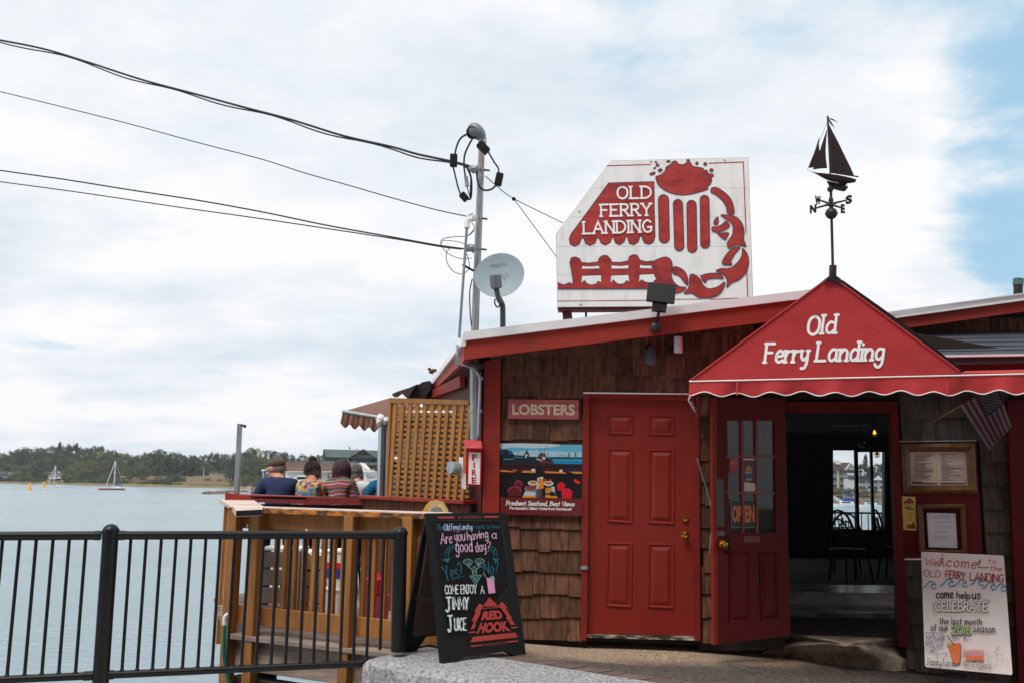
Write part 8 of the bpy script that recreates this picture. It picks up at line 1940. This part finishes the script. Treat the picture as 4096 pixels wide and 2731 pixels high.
# white work boat / container behind the bun-haired woman
kf2 = K(850, 1600, 2.24)
YB2 = 60
o = root('white_trailer', at_Y(1200, 1960, YB2), 'boxy white trailer with dark hatch behind the bun-haired woman', 'trailer')
hpoly(o, 'body', kf2([(735, 708), (848, 708), (848, 800), (735, 796)]), YB2, 2.5, WPAINT); hpoly(o, 'hatch', kf2([(762, 678), (828, 678), (828, 704), (762, 704)]), YB2, 1.5, pcol('dark_hatch', C(40, 48, 54), .4)); hpoly(o, 'hatch_frame', kf2([(756, 672), (834, 672), (834, 682), (756, 682)]), YB2, 1.6, WPAINT, -.1); hpoly(o, 'cab', kf2([(725, 684), (756, 684), (756, 708), (725, 708)]), YB2, 1.5, HW)
for x in (760, 820): MB().lathe(at_Y(*kf2((x, 800)), YB2 - .1), [(.15, 0), (.28, .02), (.28, .2), (.15, .22)], 14, (0, 1, 0)).build('wheel', BLACK, o)
MB().box(at_Y(1200, 1968, YB2 + 5) + V((1.2, 3, -.4)), 3.2, 12, .4).build('dock_slab', CONC); kind(bpy.data.objects['dock_slab'], 'structure')
# little grey house and striped umbrella by the man's shoulder
Yq = 150
o = root('grey_gable_house', at_Y(1062, 1900, Yq), 'small grey gabled house with white trim beside the capped man', 'house')
hpoly(o, 'wall', kf2([(470, 625), (490, 604), (512, 625), (640, 640), (640, 760), (470, 760)]), Yq, 5, pcol('grey_blue_siding', C(92, 98, 108), .8)); hpoly(o, 'roof_trim', kf2([(462, 624), (490, 600), (518, 622), (516, 628), (490, 608), (466, 630)]), Yq, 6, HW, -.5)
for x in (480, 492): hpoly(o, 'window', kf2([(x, 640), (x + 8, 640), (x + 8, 658), (x, 658)]), Yq, .2, HW, -.1)
o = root('blue_white_house', at_Y(1174, 1880, 200), 'small white gabled house among the trees left of the brown roof', 'house')
hpoly(o, 'wall', kf2([(702, 590), (716, 574), (745, 580), (745, 640), (702, 640)]), 200, 6, HW); hpoly(o, 'roof', kf2([(698, 592), (716, 570), (746, 578), (744, 586), (716, 578)]), 200, 7, pcol('blue_grey_roof', C(96, 120, 140), .8), -.5)
o = root('striped_umbrella', at_Y(1140, 1900, 30), 'red and white striped umbrella top behind the man in the cap', 'umbrella')
cu0 = at_Y(1130, 1868, 30)
for k in range(8):
    a0, a1 = k * math.pi / 4, (k + 1) * math.pi / 4; r = .22
    MB().add([cu0 + V((0, 0, .2)), cu0 + V((r * math.cos(a0), r * math.sin(a0), -.05)), cu0 + V((r * math.cos(a1), r * math.sin(a1), -.05))], [(0, 1, 2)]).build('panel', pcol('umbrella_red', C(190, 70, 80), .8) if k % 2 else WPAINT, o)
MB().tube([cu0 + V((0, 0, .2)), cu0 - V((0, 0, 2))], .02, 6).build('pole', GALV, o)
# lamp post small
o = root('river_lamp', at_Y(1052, 1910, 60), 'slim grey lamp post standing left of the capped man', 'lamp post'); MB().tube([at_Y(1053, 1915, 60), at_Y(1052, 1882, 60)], .05, 6).build('pole', GALV, o); MB().ball(at_Y(1052, 1880, 60), .12, .12, .06, 8, 6).build('lamp_head', HW, o)

# ---- shore seen through the doorway
kq = K(3280, 1600, 2.6125)
YS = 186
def hp2(o, nm, pts, Yd, th, m, dy=0): return hpoly(o, nm, kq(pts), Yd, th, m, dy)
e0, e1 = at_Y(3150, 2030, 184), at_Y(3750, 2030, 184)
mb = MB(); mb.prism([V((e0.x - 30, 188, WZ - .4)), V((e1.x + 30, 188, WZ - .4)), V((e1.x + 60, 340, 2.0)), V((e0.x - 60, 340, 2.0))], V((0, 0, -2))); kind(mb.build('east_shore', TANG), 'structure')
mb = MB(); mb.prism([V((e0.x - 30, 186.5, WZ + .3)), V((e1.x + 30, 186.5, WZ + .3)), V((e1.x + 30, 192, WZ + 1.2)), V((e0.x - 30, 192, WZ + 1.2))], V((0, 0, -2))); kind(mb.build('east_bank', ROCK), 'structure')
YA = 250
o = root('apartment_block', at_Y(3380, 1960, YA), 'beige three-storey apartment block with balconies seen through the doorway', 'building')
AG = pcol('sage_siding', C(168, 172, 152), .8); AT = pcol('cream_trim', C(222, 218, 206), .7); AR = mat('brown_grey_roof', C(104, 90, 88), .9, var=.15, scale=1)
hp2(o, 'wall', [(20, 720), (372, 700), (372, 930), (20, 920)], YA, 12, AG); hp2(o, 'roof', [(20, 650), (325, 648), (268, 722), (20, 718)], YA, 8, AR, -1); hp2(o, 'gable', [(270, 720), (325, 652), (378, 712), (378, 730)], YA, 5, AG, -1.2); hp2(o, 'gable_trim', [(262, 724), (325, 645), (384, 716), (378, 720), (325, 658), (272, 724)], YA, 2, AT, -1.6)
hp2(o, 'chimney', [(168, 626), (214, 626), (216, 668), (168, 664)], YA, 3, AT, -1.5)
for x in (183, 262, 282): hp2(o, 'corner_board', [(x, 722), (x + 10, 722), (x + 10, 918), (x, 918)], YA, .4, AT, -.4)
for y in (730, 800, 872):
    for x, w in ((90, 30), (140, 32), (210, 38), (258, 14)): hp2(o, 'window_frame', [(x - 3, y - 3), (x + w + 3, y - 3), (x + w + 3, y + 38), (x - 3, y + 38)], YA, .2, AT, -.5); hp2(o, 'window', [(x, y), (x + w, y), (x + w, y + 34), (x, y + 34)], YA, .2, HWIN, -.7)
    hp2(o, 'balcony_opening', [(286, y + 4), (366, y + 4), (370, y + 46), (286, y + 46)], YA, .2, HWIN, -.6); hp2(o, 'balcony_rail', [(284, y + 26), (374, y + 28), (374, y + 54), (284, y + 50)], YA, .3, pcol('balcony_glass', C(186, 196, 200), .4), -1.6)
o = root('white_shore_house', at_Y(3480, 1962, 235), 'white two-storey house with dark roof and shutters seen through the doorway', 'house')
hp2(o, 'wall', [(395, 818), (655, 830), (655, 948), (395, 945)], 235, 10, HW); hp2(o, 'roof', [(405, 824), (420, 786), (610, 784), (560, 826)], 235, 7, pcol('slate_roof', C(56, 60, 74), .85), -1); hp2(o, 'gable', [(556, 830), (614, 784), (660, 830)], 235, 4, HW, -1.4)
for y in (834, 894):
    for x in (410, 446, 498, 570, 625): hp2(o, 'window', [(x, y), (x + 30, y), (x + 30, y + 26), (x, y + 26)], 235, .2, HWIN, -1.6)
for (x, y, w, b, f, lab) in [(3468, 1822, 34, 1950, 'pine', 'tall dark pine seen through the doorway above the white house'), (3460, 1850, 50, 1950, 'dark', 'dark tree mass left of the doorway pine'), (3510, 1856, 50, 1950, 'green', 'green trees right of the doorway pine'), (3545, 1848, 46, 1950, 'dark', 'dark tree at the right edge of the back window'), (3490, 1868, 46, 1950, 'dark', 'low dark tree behind the white house roof')]:
    tree(x, y, w, b, 262, f, lab, 'trees across the harbour')
for i, (x, y, w, b) in enumerate([(3345, 1950, 30, 1978), (3370, 1952, 30, 1976), (3395, 1950, 26, 1974), (3455, 1948, 40, 1986), (3500, 1946, 26, 1972), (3360, 1980, 26, 1996), (3420, 1950, 20, 1970)]): tree(x, y, w, b, 205, ['olive', 'green', 'dark'][i % 3], ['leftmost bush in the back window, above the blue canvas boat', 'second bush above the blue canvas boat', 'third bush right of the blue canvas', 'largest bush in front of the white house', 'bush at the right window bar', 'lowest bush close to the gangway', 'small bush between apartment block and white house'][i], 'bushes on the far bank', nm='bush', cat='bush', base_f=0)
def cruiser(x0, x1, yw, Yd, lab, canv, top=False):
    p0, p1 = at_Y(x0, yw, Yd), at_Y(x1, yw, Yd); o = root('motor_boat', V((p0.x / 2 + p1.x / 2, Yd, WZ)), lab, 'boat', 'motor boats across the harbour'); ln = abs(p1.x - p0.x)
    mb = MB(); boat_hull(mb, V((p1.x, Yd, 0)), V((p0.x, Yd, 0)), ln * .11, ln * .3, WZ); mb.build('hull', BOATW, o, smooth='auto'); c = V(((p0.x + p1.x) / 2, Yd, WZ))
    MB().cbox(c + V((ln * .05, 0, ln * .17)), ln * .5, ln * .2, ln * .12, .05).build('cabin', BOATW, o); MB().cbox(c + V((ln * .0, -ln * .1, ln * .18)), ln * .36, .1, ln * .05, .02).build('cabin_window', HWIN, o)
    MB().cbox(c + V((ln * .15, 0, ln * .28)), ln * .5, ln * .2, ln * (.14 if top else .05), .05).build('canvas', canv, o)
    if top: MB().cbox(c + V((ln * .12, 0, ln * .5)), ln * .45, ln * .2, ln * .04, .05).build('bimini_top', canv, o); [MB().tube([c + V((ln * (.12 + .2 * s), -ln * .09, ln * .3)), c + V((ln * (.12 + .2 * s), -ln * .09, ln * .5))], .04, 5).build('pole', HW, o) for s in (-1, 1)]
cruiser(3332, 3432, 2021, 182, 'white cabin cruiser with bright blue canvas seen through the doorway', BLUES, True)
cruiser(3436, 3522, 2021, 180, 'low white motor boat with green cover seen through the doorway', pcol('green_cover', C(24, 96, 84), .7))
o = root('harbour_gangway', at_Y(3360, 2008, 183.5), 'grey gangway ramp behind the white cruiser', 'gangway')
MB().bar(at_Y(3335, 1992, 186), at_Y(3372, 2012, 183), .9, .15).build('ramp', GALV, o)
for s in (-1, 1): MB().bar(at_Y(3335, 1984, 186) + V((0, .4 * s, 0)), at_Y(3372, 2004, 183) + V((0, .4 * s, 0)), .08, .08).build('handrail', HW, o)

# ---- thin summer haze over the river
hm = bpy.data.materials.new('haze'); hm.use_nodes = True; hm.node_tree.nodes.clear()
ho = N('ShaderNodeOutputMaterial', hm.node_tree); hv = N('ShaderNodeVolumePrincipled', hm.node_tree)
hv.inputs['Color'].default_value = (.86, .92, 1, 1); hv.inputs['Density'].default_value = .00018; hm.node_tree.links.new(hv.outputs[0], ho.inputs['Volume'])
hz = MB().box((0, 3700, 10.5), 9200, 7700, 31).build('haze', hm, top=True); kind(hz, 'stuff')
